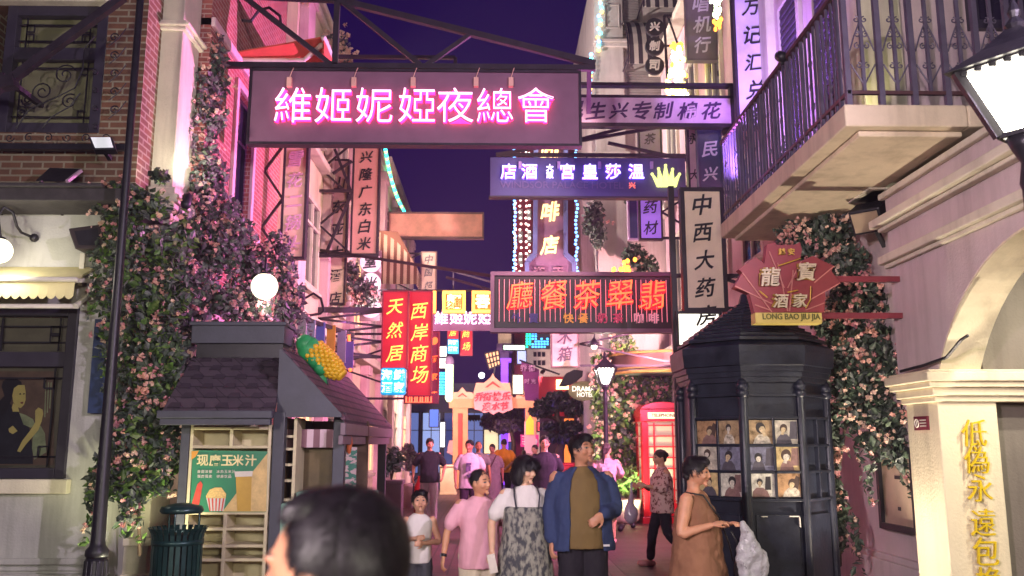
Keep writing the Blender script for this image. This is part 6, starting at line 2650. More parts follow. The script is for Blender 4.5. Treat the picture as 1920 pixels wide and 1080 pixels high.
mb.box(a, 26.45, c_, b, 26.55, e)
mb.build('lit_panel', emis('orange white panel', (1, .55, .25, 1), 5), t)
for r2 in ((1055, 748, 1072, 772), (1058, 785, 1076, 806), (1058, 825, 1070, 880)):
    a, b, c_, e = rect(*r2, 26.6)
    mb = MB()
    mb.box(a, 26.55, c_, b, 26.62, e)
    mb.build('lit_window', emis('orange lit window', (1, .28, .05, 1), 1.0), t)
a, b, c_, e = rect(1012, 775, 1110, 915, 26.9)
mb = MB()
mb.box(a, 26.8, 0, b, 26.95, e)
mb.build('shopfront', pbr('dark plum shopfront', S(74, 56, 78), .5, 0, .3, 3), t)
p = at(1076, 706, 23)
mb = MB()
mb.prism([at(1050, 722, 23), at(1062, 700, 23), at(1076, 693, 23), at(1093, 695, 23), at(1092, 706, 23), at(1080, 716, 23), at(1064, 722, 23)], (0, .6, 0))
o = mb.build('black_umbrella', pbr('black cloth', S(24, 22, 34), .6), at=p)
tag(o, 'black folded shop umbrella above the glowing orange panel', 'umbrella')
t = thing('wall_lamp', 'dark conical wall lamp beside the grey box sign', 'lamp', at(1114, 648, 18))
mb = MB()
p = at(1114, 648, 18)
mb.lathe([(.17, 0), (.06, .1), (.02, .16)], p, 14)
mb.tube([p + V((0, 0, .15)), p + V((.02, 0, .26)), p + V((.3, 0, .3)), p + V((.6, .1, .25))], .018, 6)
mb.build('shade', M_iron, t, True)
mb = MB()
mb.ell(p + V((0, 0, -.02)), .06, .06, .06, 10, 6)
mb.build('bulb', emis('wall lamp bulb', (1, .9, .7, 1), 8), t, True)
t = thing('info_board', 'magenta information board on the far pavement', 'notice board', at(992, 880, 32))
a, b, c_, e = rect(976, 815, 1010, 838, 32)
mb = MB()
mb.box(a, 32, c_, b, 32.06, e)
mb.build('board', emis('magenta board', S(206, 40, 130), .5, S(200, 50, 130)), t)
mb = MB()
for i in range(4):
    mb.box(a + .05, 31.98, e - .08 - i * .09, a + (.5 if i == 0 else .32), 31.995, e - .04 - i * .09)
mb.prism([V((b - .14 + .1 * math.cos(k_ * .5), 31.98, (c_ + e) / 2 - .03 + .12 * math.sin(k_ * .5))) for k_ in range(12)], (0, .01, 0))
mb.build('print', pbr('pale print', S(236, 206, 230), .5), t)
mb = MB()
mb.bar((a + .1, 32.03, c_), (a + .1, 32.03, 0), .05)
mb.bar((b - .1, 32.03, c_), (b - .1, 32.03, 0), .05)
mb.build('legs', M_iron, t)
t = thing('pavilion_post', 'small pink and gold festival lantern pillar next to the pine tree', 'pillar', at(993, 890, 30))
mb = MB()
a, b, c_, e = rect(984, 790, 1004, 895, 30)
mb.box(a, 30, 0, b, 30.3, e)
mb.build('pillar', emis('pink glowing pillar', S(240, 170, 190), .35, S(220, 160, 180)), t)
mb = MB()
q = [at(986, 815, 30), at(1001, 815, 30), at(1001, 790, 30), at(994, 778, 30), at(986, 790, 30)]
mb.prism([v + V((0, -.06, 0)) for v in q], (0, .05, 0))
mb.build('gold_panel', emis('gold panel', (1, .5, .05, 1), .8), t)
t = thing('red_bench', 'bright red market table behind the man in the navy jacket', 'table', (at(1068, 905, 21).x, 21, 0))
a, b, c_, e = rect(1042, 868, 1095, 912, 21)
mb = MB()
mb.box(a, 20.8, e - .06, b, 21.4, e)
mb.box(a + .03, 20.83, .0, b - .03, 21.37, e - .061)
mb.build('cloth', pbr('red table cloth', S(206, 34, 62), .6), t, bevel=.02)

# floodlights, speaker, sconces, poster on the right
t = thing('flood_light', 'dark box floodlight with pale lens on a stay under the balcony', 'floodlight', at(1640, 420, 8.7))
q = at(1632, 408, 8.6)
mb = MB()
def ob(mb, c, a, b, d, ha, hb, hd):
    vs = []
    for sd in (-1, 1):
        for (sa, sb) in ((-1, -1), (1, -1), (1, 1), (-1, 1)):
            vs.append(c + a * ha * sa + b * hb * sb + d * hd * sd)
    mb.add(vs, [(0, 3, 2, 1), (4, 5, 6, 7), (0, 1, 5, 4), (1, 2, 6, 5), (2, 3, 7, 6), (3, 0, 4, 7)])
dn = V((-.55, -.55, -.45)).normalized()
sa = dn.cross(UZ).normalized()
sb = sa.cross(dn)
ob(mb, q, sa, sb, dn, .16, .13, .13)
mb.build('housing', M_iron, t, bevel=.02)
mb = MB()
ob(mb, q + dn * .135, sa, sb, dn, .13, .1, .006)
mb.build('lens', pbr('amber grey lens', S(150, 132, 110), .3), t)
mb = MB()
mb.bar(q, V((4.0, q.y + .2, q.z - .25)), .04)
mb.build('stay', M_iron, t)
t = thing('flood_light', 'slim floodlight with glowing white face on the rail below the upper brick window', 'floodlight', at(190, 283, 8.7))
mb = MB()
q = [at(166, 257, 8.7), at(210, 257, 8.7), at(217, 280, 8.65), at(176, 281, 8.65)]
mb.prism(q, (0, .06, -.03))
mb.build('housing', M_iron, t)
mb = MB()
cq = sum(q, V((0, 0, 0))) / 4
mb.prism([cq + (v - cq) * .82 + V((0, -.012, .006)) for v in q], (0, .008, 0))
mb.build('lens', emis('pale lens', (.9, .92, 1, 1), .55, S(200, 200, 200)), t)
mb = MB()
mb.bar(cq + V((0, .04, -.05)), cq + V((0, .2, -.1)), .04)
mb.build('bracket', M_iron, t)
t = thing('flood_light', 'flat dark floodlight lying on the shop ledge', 'floodlight', at(108, 340, 8.6))
mb = MB()
mb.prism([at(66, 340, 8.55), at(126, 340, 8.55), at(148, 320, 8.75), at(90, 318, 8.75)], (0, .03, .03))
mb.build('housing', M_iron, t)
mb = MB()
mb.bar(at(126, 340, 8.5), at(152, 320, 8.7), .03)
mb.build('bracket', pbr('pink grey bracket', S(190, 160, 180), .5), t)
t = thing('loudspeaker', 'dark box loudspeaker on the shop wall above the awning end', 'loudspeaker', at(160, 465, 8.9))
mb = MB()
q = [at(127, 428, 8.6), at(190, 420, 8.6), at(195, 467, 8.6), at(140, 467, 8.6)]
mb.prism(q, (0, .36, 0))
mb.build('cabinet', pbr('dark brown box', S(52, 42, 44), .5), t, bevel=.015)
mb = MB()
mb.prism([cq2 + V((0, -.006, 0)) for cq2 in (at(140, 434, 8.6), at(184, 428, 8.6), at(188, 460, 8.6), at(148, 460, 8.6))], (0, .005, 0))
mb.build('grille', M_iron, t)


def globe_lamp(label, pc, r, arm, power):
    t = thing('globe_lamp', label, 'wall lamp', pc, 'white globe wall lamps')
    mb = MB()
    mb.ell(pc, r, r, r, 24, 16)
    mb.build('globe', emis('globe glass', (1.0, .93, .66, 1), 2.2), t, True)
    mb = MB()
    mb.tube(arm, .014, 8)
    mb.lathe([(r * .45, r * .9), (r * .45, r * 1.02), (.02, r * 1.15)], pc, 12)
    mb.build('arm', M_iron, t, True)
    mb = MB()
    mb.ell(arm[-1], .045, .045, .045, 10, 6)
    mb.build('rose', M_iron, t, True)
    return t


YG2 = 8.62
p = at(-2, 470, YG2)
globe_lamp('lit globe lamp on a swan neck arm above the shop awning', p, 24 * YG2 / F,
           [p + V((0, 0, .14)), at(-4, 405, YG2), at(8, 388, YG2), at(24, 398, YG2 + .05), at(32, 425, YG2 + .15), at(40, 436, 8.85), at(64, 446, 8.97)], 20)
p = at(496, 537, 9.6)
globe_lamp('lit globe lamp hanging among the rose vine above the kiosk roof', p, 25 * 9.6 / F,
           [p + V((0, 0, .15)), at(499, 480, 9.7), at(490, 462, 10.0), at(460, 470, 10.5), V((XL, 10.8, at(440, 480, 10.5).z))], 20)
mb = MB()
mb.tube([at(566, 580, 13), at(570, 560, 13), at(588, 550, 13), at(602, 560, 13), at(607, 582, 13)], .02, 6)
mb.tube([at(607, 582, 13), at(600, 588, 13), V((XC, 13.6, at(590, 590, 13).z))], .02, 6)
o = mb.build('bare_lamp_arm', M_iron, at=at(590, 588, 13))
tag(o, 'bare black swan neck lamp arm behind the kiosk roof', 'lamp arm')
mb = MB()
mb.tube([V((XL, 11.2, at(435, 38, 11.2).z)), at(470, 40, 11.6), at(485, 20, 11.6), at(505, 14, 11.6), at(525, 30, 11.6), at(527, 52, 11.6)], .022, 6)
o = mb.build('bare_lamp_arm', M_iron, at=at(470, 40, 11.2))
tag(o, 'bare black swan neck lamp arm above the red awning', 'lamp arm')

# shop awning left
YA = 8.55
t = thing('shop_awning', 'small cream awning with scalloped edge rolled out over the poster window', 'awning', at(60, 570, YA))
xr_ = at(140, 530, YA).x
z1, z2, z3 = at(60, 522, YA).z, at(60, 560, YA).z, at(60, 566, YA).z
mb = MB()
mb.prism([(-8, YF - .02, z1 + .2), (-8, YA, z1), (-8, YA + .02, z1 - .02), (-8, YF - .02, z1 + .17)], (xr_ + 8, 0, 0))
mb.build('canopy', pbr('cream awning cloth', S(224, 214, 160), .8, 0, .1, 4), t)
mb = MB()
n = 46
up, dn_ = [], []
for i in range(n * 6 + 1):
    x = -8 + (xr_ + 8) * i / (n * 6)
    up.append(V((x, YA, z1 - .03)))
    dn_.append(V((x, YA - .01, z2 + .03 - .035 * abs(math.sin(math.pi * i / 6)))))
mb.strip(dn_, up, (0, .008, 0))
mb.build('valance', pbr('cream awning cloth', S(224, 214, 160)), t)
mb = MB()
mb.tube([(-8, YA - .02, z1 - .012), (xr_ + .02, YA - .02, z1 - .012)], .026, 8)
mb.box(-8, YA + .06, z3 - .05, xr_ + .02, YA + .1, z3 - .01)
mb.build('front_bar', M_white, t, True)
mb = MB()
mb.bar((xr_ + .02, YA, z1 - .02), (xr_ + .04, YF - .02, z1 + .06), .04)
a = at(168, 535, 8.8)
mb.box(a.x - .04, YF - .16, a.z - .14, a.x + .03, YF - .003, a.z + .14)
mb.bar((xr_, YA + .05, z3 - .03), (a.x, YF - .1, a.z - .05), .04)
mb.bar((at(144, 480, 8.8).x, YF - .06, z1), (at(144, 480, 8.8).x, YF - .06, at(144, 470, 8.8).z), .05)
mb.build('bracket', M_white, t, bevel=.005)

# right wall details
t = thing('framed_notice', 'tall framed notice on the mauve wall behind the pillar', 'notice', atX(1670, 990, 3.95))
ya, yb = 3.95 * F / (1706 - 927), 3.95 * F / (1637 - 927)
za, zb2 = atX(1650, 988, 3.98).z, atX(1650, 838, 3.98).z
mb = MB()
mb.box(3.93, ya, za, 3.995, ya + .06, zb2)
mb.box(3.93, yb - .06, za, 3.995, yb, zb2)
mb.box(3.93, ya + .06, za, 3.995, yb - .06, za + .06)
mb.box(3.93, ya + .06, zb2 - .06, 3.995, yb - .06, zb2)
mb.build('frame', M_iron, t)
mb = MB()
mb.box(3.97, ya + .06, za + .06, 3.99, yb - .06, zb2 - .06)
mb.build('sheet', pbr('beige sheet', S(186, 162, 140), .5), t)
mb = MB()
for z, l in ((.68, .16), (.5, .12), (.2, .06)):
    mb.box(3.965, (ya + yb) / 2 - l / 2, za + z, 3.969, (ya + yb) / 2 + l / 2, za + z + .035)
mb.build('print', M_ink, t)
t = thing('no_smoking_sign', 'small maroon no smoking sign on the side of the cream pillar', 'sign', (3.755, 7.8, 1.75))
zc = atX(1738, 793, 3.75).z
mb = MB()
y0_, y1_ = 7.66, 7.92
mb.box(3.745, y0_, zc - .06, 3.758, y1_, zc + .06)
mb.build('plate', pbr('maroon plate', S(120, 40, 60), .5), t)
mb = MB()
ring = [V((3.742, 7.86 + .035 * math.cos(i * math.pi / 8), zc + .035 * math.sin(i * math.pi / 8))) for i in range(17)]
mb.tube(ring, .006, 5, False)
mb.bar((3.742, 7.84, zc + .025), (3.742, 7.88, zc - .025), .008)
for j in range(3):
    mb.box(3.74, 7.69, zc + .02 - j * .025, 3.744, 7.8, zc + .03 - j * .025)
mb.build('print', M_white, t)
t = thing('pillar_slogan', 'column of raised yellow characters running down the cream pillar', 'lettering', (at(1830, 1000, YE).x, YE, .3))
for ch, y in zip('低偽永遠包换', (812, 862, 914, 978, 1032, 1088)):
    p = at(1819 + (y - 800) * .098, y, YE)
    mb = MB()
    put(mb, ch, (p.x, YE - .05, p.z), .225, UX, UZ, -.006, .08, .012, .92, True, 0)
    mb.build('character', pbr('yellow gilt letters', S(226, 196, 36), .4, .1, .1, 8), t)
    for dx in (-.06, .06):
        pass
mb = MB()
for y in (812, 862, 914, 978, 1032, 1088):
    p = at(1819 + (y - 800) * .098, y, YE)
    mb.tube([(p.x, YE - .05, p.z), (p.x, YE + .01, p.z)], .008, 6)
mb.build('pins', M_white, t)
mb = MB()
mb.tube([V((3.7, 8.0, 2.3)), V((3.72, 7.6, 2.32)), V((3.77, 7.3, 2.36)), V((3.775, 7.05, 2.48)), V((3.775, 6.95, 2.5))], .014, 6)
o = mb.build('cable', M_iron, at=(3.72, 7.6, 2.3))
tag(o, 'black cable lying along the top of the pillar capital', 'cable')

# small lights packed around the far end of the street
for lab, r2, Y, col, st_ in (
        ('pale green lit strip sign under the cyan bulb screen', (944, 648, 984, 656), 35, (.6, 1.0, .7, 1), 1.6),
        ('pale blue lit window sign below the green strip sign', (970, 658, 986, 682), 35.2, (.35, .5, 1.0, 1), .8),
        ('yellow white lit box sign behind the purple banner', (962, 704, 980, 738), 32.5, (1, .95, .45, 1), 1.8),
        ('white lit strip under the gate beam', (872, 757, 892, 766), 37, (1, .95, .9, 1), 2.2),
        ('bright white upright sign seen past the black tee shirt', (826, 792, 834, 838), 38, (.8, .9, 1, 1), 2.2),
        ('blue upright sign next to the bright white one', (806, 768, 822, 800), 38.2, (.1, .22, .9, 1), .9),
        ('red lit shop sign low beside the festival gate', (1008, 792, 1030, 808), 31, (1, .1, .12, 1), 1.1),
        ('warm lit shop window beyond the festival gate', (908, 806, 934, 850), 40, (1, .8, .45, 1), .9),
        ('pink lit shop sign beyond the purple lit tree', (946, 812, 972, 828), 40.5, (1, .3, .6, 1), .9)):
    a, b, c_, e = rect(*r2, Y)
    t = thing('lit_sign_box', lab, 'light box', ((a + b) / 2, Y, c_))
    mb = MB()
    mb.box(a, Y - .06, c_, b, Y + .06, e)
    mb.build('face', emis(lab[:30], col, st_), t)
    mb = MB()
    frame_y(mb, a - .04, b + .04, c_ - .04, e + .04, Y + .08, .04, .17)
    mb.build('frame', M_iron, t)

# ------------------------------------------------------------------ people
FOLDS = bpy.data.textures.new('folds', 'CLOUDS')
FOLDS.noise_scale = .11
FOLDS.noise_depth = 2


def skin(name, hc, he, hs, tone, lips=S(150, 84, 78), browc=S(44, 34, 32)):
    g = NT(name)
    tcn = g.n('TexCoord')
    mp = g.n('Mapping', vector_type='TEXTURE')
    mp.inputs['Location'].default_value = hc
    mp.inputs['Rotation'].default_value = he
    mp.inputs['Scale'].default_value = (hs, hs, hs)
    g.l(tcn.outputs['Object'], mp.inputs[0])
    no = g.n('TexNoise', i_Scale=14.0, i_Detail=4.0)
    g.l(tcn.outputs['Object'], no.inputs['Vector'])
    r = g.n('ValToRGB')
    r.color_ramp.elements[0].position = .3
    r.color_ramp.elements[1].position = .7
    r.color_ramp.elements[0].color = [c * .86 for c in tone[:3]] + [1]
    r.color_ramp.elements[1].color = [min(1, c * 1.08) for c in tone[:3]] + [1]
    g.l(no.outputs[0], r.inputs[0])
    col = r.outputs[0]

    def feat(c, rad, color, col, fac=1.0):
        a = g.n('VectorMath', operation='SUBTRACT')
        g.l(mp.outputs[0], a.inputs[0])
        a.inputs[1].default_value = c
        b = g.n('VectorMath', operation='MULTIPLY')
        g.l(a.outputs[0], b.inputs[0])
        b.inputs[1].default_value = [1 / q for q in rad]
        d = g.n('VectorMath', operation='LENGTH')
        g.l(b.outputs[0], d.inputs[0])
        m = g.n('MapRange')
        m.inputs['From Min'].default_value = 1.1
        m.inputs['From Max'].default_value = .75
        m.inputs['To Max'].default_value = fac
        g.l(d.outputs['Value'], m.inputs[0])
        x = g.n('Mix', data_type='RGBA')
        g.l(m.outputs[0], x.inputs[0])
        g.l(col, x.inputs[6])
        x.inputs[7].default_value = color
        return x.outputs[2]
    for sx_ in (-1, 1):
        col = feat((sx_ * .036, -.08, -.03), (.022, .04, .02), S(196, 120, 104), col, .22)
        col = feat((sx_ * .031, -.085, .004), (.018, .03, .0085), S(60, 46, 42), col, .8)
        col = feat((sx_ * .031, -.085, .003), (.015, .03, .0055), S(176, 156, 144), col, .8)
        col = feat((sx_ * .031, -.085, .003), (.0075, .03, .0068), S(26, 20, 20), col)
        col = feat((sx_ * .033, -.085, .031), (.021, .03, .0052), browc, col, .85)
        col = feat((sx_ * .008, -.11, -.036), (.004, .012, .003), S(110, 66, 58), col, .7)
    col = feat((0, -.095, -.061), (.025, .03, .0085), lips, col, .8)
    col = feat((0, -.095, -.061), (.022, .03, .0018), S(80, 40, 40), col, .8)
    g.l(col, g.b.inputs['Base Color'])
    g.b.inputs['Roughness'].default_value = .5
    g.b.inputs['Subsurface Weight'].default_value = .08
    g.b.inputs['Subsurface Scale'].default_value = .02
    return g.m


def loft(mb, secs, s, n=24, arc=None, th=0, ex=2.3):
    """stack of rounded rings (z, rx, ry, yo); arc = half gap in degrees left open at the front"""
    rings, inn = [], []
    for (z, rx, ry, yo) in secs:
        ring, ri = [], []
        for j in range(n + (1 if arc else 0)):
            a = 2 * math.pi * j / n if not arc else R(-90 + arc) + (2 * math.pi - 2 * R(arc)) * j / n
            c_, s_ = math.cos(a), math.sin(a)
            k_ = (abs(c_) ** ex + abs(s_) ** ex) ** (-1 / ex)
            ring.append(V((rx * c_ * k_, yo + ry * s_ * k_, z)) * s)
            if arc:
                ri.append(V(((rx - th) * c_ * k_, yo + (ry - th) * s_ * k_, z)) * s)
        rings.append(ring)
        inn.append(ri)
    if not arc:
        vs = [v for r in rings for v in r]
        fs = []
        m = len(rings)
        for i in range(m - 1):
            for j in range(n):
                j2 = (j + 1) % n
                fs.append((i * n + j, i * n + j2, (i + 1) * n + j2, (i + 1) * n + j))
        fs.append(tuple(range(n - 1, -1, -1)))
        fs.append(tuple((m - 1) * n + j for j in range(n)))
        mb.add(vs, fs)
    else:
        k_ = n + 1
        m = len(rings)
        vs = [v for r in rings for v in r] + [v for r in inn for v in r]
        o_ = m * k_
        fs = []
        for i in range(m - 1):
            for j in range(n):
                fs.append((i * k_ + j, i * k_ + j + 1, (i + 1) * k_ + j + 1, (i + 1) * k_ + j))
                fs.append((o_ + i * k_ + j + 1, o_ + i * k_ + j, o_ + (i + 1) * k_ + j, o_ + (i + 1) * k_ + j + 1))
            for j, fl in ((0, 1), (n, 0)):
                q = (i * k_ + j, (i + 1) * k_ + j, o_ + (i + 1) * k_ + j, o_ + i * k_ + j)
                fs.append(q if fl else q[::-1])
        for i, fl in ((0, 1), (m - 1, 0)):
            for j in range(n):
                q = (i * k_ + j, o_ + i * k_ + j, o_ + i * k_ + j + 1, i * k_ + j + 1)
                fs.append(q if fl else q[::-1])
        mb.add(vs, fs)


def limb(mb, joints, radii, s, n=12, sub=4):
    """smooth tapered limb through the joints"""
    P_ = [V(p) for p in joints]
    pts, rr = [], []
    for i in range(len(P_) - 1):
        p0, p1, p2, p3 = P_[max(0, i - 1)], P_[i], P_[i + 1], P_[min(len(P_) - 1, i + 2)]
        for k_ in range(sub):
            t = k_ / sub
            q = .5 * ((2 * p1) + (p2 - p0) * t + (2 * p0 - 5 * p1 + 4 * p2 - p3) * t * t + (3 * p1 - p0 - 3 * p2 + p3) * t ** 3)
            pts.append(q * s)
            rr.append((radii[i] * (1 - t) + radii[i + 1] * t) * s)
    pts.append(P_[-1] * s)
    rr.append(radii[-1] * s)
    mb.tube(pts, rr, n)


def cloth(name, mb, mat, parent, vox=.012, fold=.012, smooth=4, label=None):
    if parent and parent.location.length > 1e-6:
        o = part_on(parent, name, mb, mat)
    else:
        o = mb.build(name, mat, parent, True)
    m = o.modifiers.new('remesh', 'REMESH')
    m.mode = 'VOXEL'
    m.voxel_size = vox
    m.use_smooth_shade = True
    m = o.modifiers.new('smooth', 'SMOOTH')
    m.factor = .6
    m.iterations = smooth
    if fold:
        d = o.modifiers.new('folds', 'DISPLACE')
        d.texture = FOLDS
        d.texture_coords = 'LOCAL'
        d.strength = fold
        d.mid_level = .5
    if label:
        o['label'] = label
    return o


def hand(mb, w_, d, n_, s, curl=1.0, ts=1):
    d = d.normalized()
    n_ = (n_ - d * n_.dot(d)).normalized()
    sd = d.cross(n_) * ts
    M = Matrix((sd, n_, d)).transposed()
    mb.ell((w_ + d * .045) * s, .040 * s, .017 * s, .056 * s, 12, 8, M)
    for i, L in enumerate((.066, .076, .07, .054)):
        b = w_ + d * .082 + sd * ((1.5 - i) * .0195)
        p1 = b + d * (L * .5) + n_ * (.012 * curl)
        p2 = b + d * (L * (.95 - .25 * curl)) + n_ * (.04 * curl)
        mb.tube([b * s, p1 * s, p2 * s], [.0095 * s, .009 * s, .0078 * s], 7)
    b = w_ + d * .03 + sd * .034
    mb.tube([b * s, (b + sd * .024 + d * .03 + n_ * .008) * s, (b + sd * .026 + d * .06 + n_ * .022) * s], [.012 * s, .0105 * s, .0085 * s], 7)


TONE = S(206, 158, 128)
HAIRM = pbr('black hair', S(26, 20, 26), .42, 0, .5, 60, .5, 90, (6, 6, 1))
HAIRB = pbr('brown black hair', S(44, 30, 30), .42, 0, .5, 60, .5, 90, (6, 6, 1))


def person(label, px, Y, H, yaw=0, g=1.0, tone=TONE, hs=1.0, head=(0, 0, 0), hair='short', hairm=None, arms=None, legs=None, top=None, bottom=None,
           shoes=None, vox=.0075, x=None, female=False, sw=.182, group=None, belly=0.0, lean=0, hand_curl=1.0, loc=None):
    s = H / (1.585 + .112 * hs)
    t = thing('person', label, 'person', (0, 0, 0), group)
    A = {'re': (-.25, .03, 1.12), 'rw': (-.27, -.05, .87), 'le': (.25, .03, 1.12), 'lw': (.27, -.05, .87)}
    A.update(arms or {})
    A = {k_: V(v) for k_, v in A.items()}
    Lg = {'rk': (-.1, -.02, .49), 'ra': (-.105, .02, .09), 'rt': (-.12, -.15, .035), 'lk': (.1, -.02, .49), 'la': (.105, .02, .09), 'lt': (.12, -.15, .035)}
    Lg.update(legs or {})
    Lg = {k_: V(v) for k_, v in Lg.items()}
    hip = {'r': V((-.085, 0, .88)), 'l': V((.085, 0, .88))}
    sh = {'r': V((-sw, .01, 1.375)), 'l': V((sw, .01, 1.375))}
    # ---- body
    mb = MB()
    loft(mb, [(.84, .13 * g, .09 * g, 0), (.95, .15 * g, .1 * g, 0), (1.08, .125 * g, .09 * g, 0), (1.25, .15 * g, .1 * g, 0), (1.36, .155, .085, .01), (1.42, .09, .06, .012), (1.45, .05, .05, .01)], s, 20)
    hcn = V((0, -.018, 1.585 + (hs - 1) * .02))
    E = Euler((R(head[1]), R(head[2]), R(head[0])))
    M = E.to_matrix()
    limb(mb, [(0, .018, 1.38), (0, .012, 1.46), tuple(hcn + M @ V((0, .025, -.06)))], [.062, .054, .05], s, 14)
    for q in 'rl':
        e, w_ = A[q + 'e'], A[q + 'w']
        um = sh[q].lerp(e, .5)
        fm = e.lerp(w_, .35)
        limb(mb, [sh[q], um, e, fm, w_], [.052 * (g * .5 + .5), .047 * (g * .5 + .5), .037, .037, .025], s, 12, 3)
        d = A.get(q + 'd', (w_ - e))
        nn = A.get(q + 'n', V((1 if q == 'r' else -1, 0, 0)) + V((0, .2, 0)))
        hand(mb, w_, d, nn, s, hand_curl, -1 if q == 'r' else 1)
        h, kn, an, to = hip[q], Lg[q + 'k'], Lg[q + 'a'], Lg[q + 't']
        limb(mb, [h, h.lerp(kn, .5), kn, kn.lerp(an, .35) + V((0, .015, 0)), an], [.085 * (g * .6 + .4), .072 * (g * .6 + .4), .052, .052, .034], s, 12, 3)
        limb(mb, [an + V((0, .03, -.05)), an + V((0, -.02, -.045)), to], [.034, .036, .026], s, 10, 3)
    # head
    vs, fs = [], []
    nu, nv = 26, 20
    for i in range(nv + 1):
        th = .04 + (math.pi - .08) * i / nv
        for j in range(nu):
            a = 2 * math.pi * j / nu
            d = V((math.sin(th) * math.cos(a), math.sin(th) * math.sin(a), math.cos(th)))
            zx = max(0, -d.z)
            p = V((.074 * d.x * (1 - .30 * zx ** 1.6), .094 * d.y * (1 - .18 * zx ** 2 * (1 if d.y > 0 else .3)), .112 * d.z))
            if d.y < -.3 and abs(d.z) < .35:
                p.y += .006 * max(0, 1 - abs(abs(p.x) - .031) / .022) * max(0, 1 - abs(p.z - .004) / .02)
            vs.append(p)
    for i in range(nv):
        for j in range(nu):
            j2 = (j + 1) % nu
            fs.append((i * nu + j, (i + 1) * nu + j, (i + 1) * nu + j2, i * nu + j2))
    fs.append(tuple(range(nu)))
    fs.append(tuple(nv * nu + j for j in range(nu - 1, -1, -1)))
    hd = MB()
    hd.add(vs, fs)
    hd.tube([(0, -.086, .02), (0, -.099, -.012), (0, -.108, -.03)], [.009, .011, .014], 8)
    for sx_ in (-1, 1):
        hd.ell((sx_ * .011, -.097, -.034), .009, .011, .008, 8, 6)
        hd.ell((sx_ * .075, .008, -.005), .011, .02, .031, 8, 8)
        hd.ell((sx_ * .032, -.08, .027), .024, .012, .008, 8, 6)
        hd.ell((sx_ * .04, -.066, -.03), .024, .02, .022, 8, 6)
    hd.ell((0, -.089, -.056), .021, .009, .005, 8, 6)
    hd.ell((0, -.088, -.067), .018, .009, .006, 8, 6)
    hd.ell((0, -.078, -.096), .024, .018, .016, 8, 6)
    mb.add([(hcn + M @ (v * hs)) * s for v in hd.v], hd.f)
    sk = skin('skin ' + label[:24], hcn * s, E, hs * s, tone)
    o = cloth('body', mb, sk, t, vox, 0, 3)
    # ---- hair
    hm = MB()
    H_ = hs
    if hair == 'crop':
        hm.ell((0, .016, .026), .0785, .094, .094, 20, 14)
    elif hair in ('short', 'pony', 'bun', 'thin'):
        hm.ell((0, .014, .03), .083, .1, .096, 20, 14)
        if hair == 'short':
            hm.ell((.01, -.045, .082), .058, .045, .034, 14, 9)
            hm.ell((0, .04, .075), .07, .06, .05, 14, 9)
        hm.ell((0, .06, -.03), .062, .05, .05, 14, 9)
    if hair == 'bob':
        hm.ell((0, .014, .03), .09, .106, .1, 20, 14)
        hm.ell((0, .04, -.045), .1, .075, .1, 18, 12)
        for sx_ in (-1, 1):
            hm.ell((sx_ * .078, -.012, -.04), .026, .045, .085, 12, 9)
        hm.ell((.012, -.066, .06), .066, .036, .04, 14, 9)
        hm.ell((-.045, -.066, .04), .03, .03, .04, 12, 9)
    if hair == 'pony':
        hm.tube([(0, .1, .03), (0, .145, .0), (.005, .14, -.1), (.01, .125, -.24)], [.025, .032, .03, .012], 10)
    if hair == 'bun':
        hm.ell((0, .11, .03), .05, .045, .042, 14, 9)
        hm.ell((0, .06, .06), .07, .06, .05, 14, 9)
    if hair == 'thin':
        hm.ell((0, -.03, .085), .055, .05, .026, 14, 9)
    h2 = MB()
    h2.add([(hcn + M @ (v * H_)) * s for v in hm.v], hm.f)
    ho = cloth('hair', h2, hairm or HAIRM, t, vox, .012, 2)
    # ---- clothes
    if top:
        kd, mat = top['kind'], top['mat']
        hem = top.get('hem', .8)
        mb = MB()
        gg = g * top.get('loose', 1.0)
        if kd in ('tee', 'tank'):
            secs = [(hem, .172 * gg, .128 * gg + belly, -belly * .4), (.95, .168 * gg, .128 * gg + belly, -belly * .5), (1.1, .158 * gg, .124 * gg + belly * .8, -belly * .4), (1.25, .17 * gg, .124 * gg, 0), (1.35, .178 * (gg * .5 + .5), .108, .005), (1.41, .125, .082, .012), (1.45, .07, .066, .012)]
            loft(mb, secs, s)
            if kd == 'tee':
                sl = top.get('sleeve', .62)
                for q in 'rl':
                    e = A[q + 'e']
                    end = sh[q].lerp(e, sl) if sl <= 1 else None
                    if end is not None:
                        limb(mb, [sh[q] + V((.03 if q == 'r' else -.03, 0, -.005)), sh[q].lerp(e, sl * .5), end], [.066, .068 * (gg * .4 + .6), .07 * (gg * .4 + .6)], s, 14, 3)
                    else:
                        w_ = A[q + 'w']
                        limb(mb, [sh[q] + V((.03 if q == 'r' else -.03, 0, -.005)), sh[q].lerp(e, .5), e, e.lerp(w_, min(.95, sl - 1))], [.066, .066, .058, .05], s, 14, 3)
            cloth(top.get('name', 'shirt'), mb, mat, t, top.get('vox', .012), .02)
        if kd == 'dress':
            secs = top['secs']
            loft(mb, secs, s)
            sl = top.get('sleeve', 0)
            if sl:
                for q in 'rl':
                    e = A[q + 'e']
                    limb(mb, [sh[q] + V((.03 if q == 'r' else -.03, 0, -.005)), sh[q].lerp(e, sl * .5), sh[q].lerp(e, sl)], [.066, .066, .068], s, 14, 3)
            cloth('dress', mb, mat, t, .012, .045)
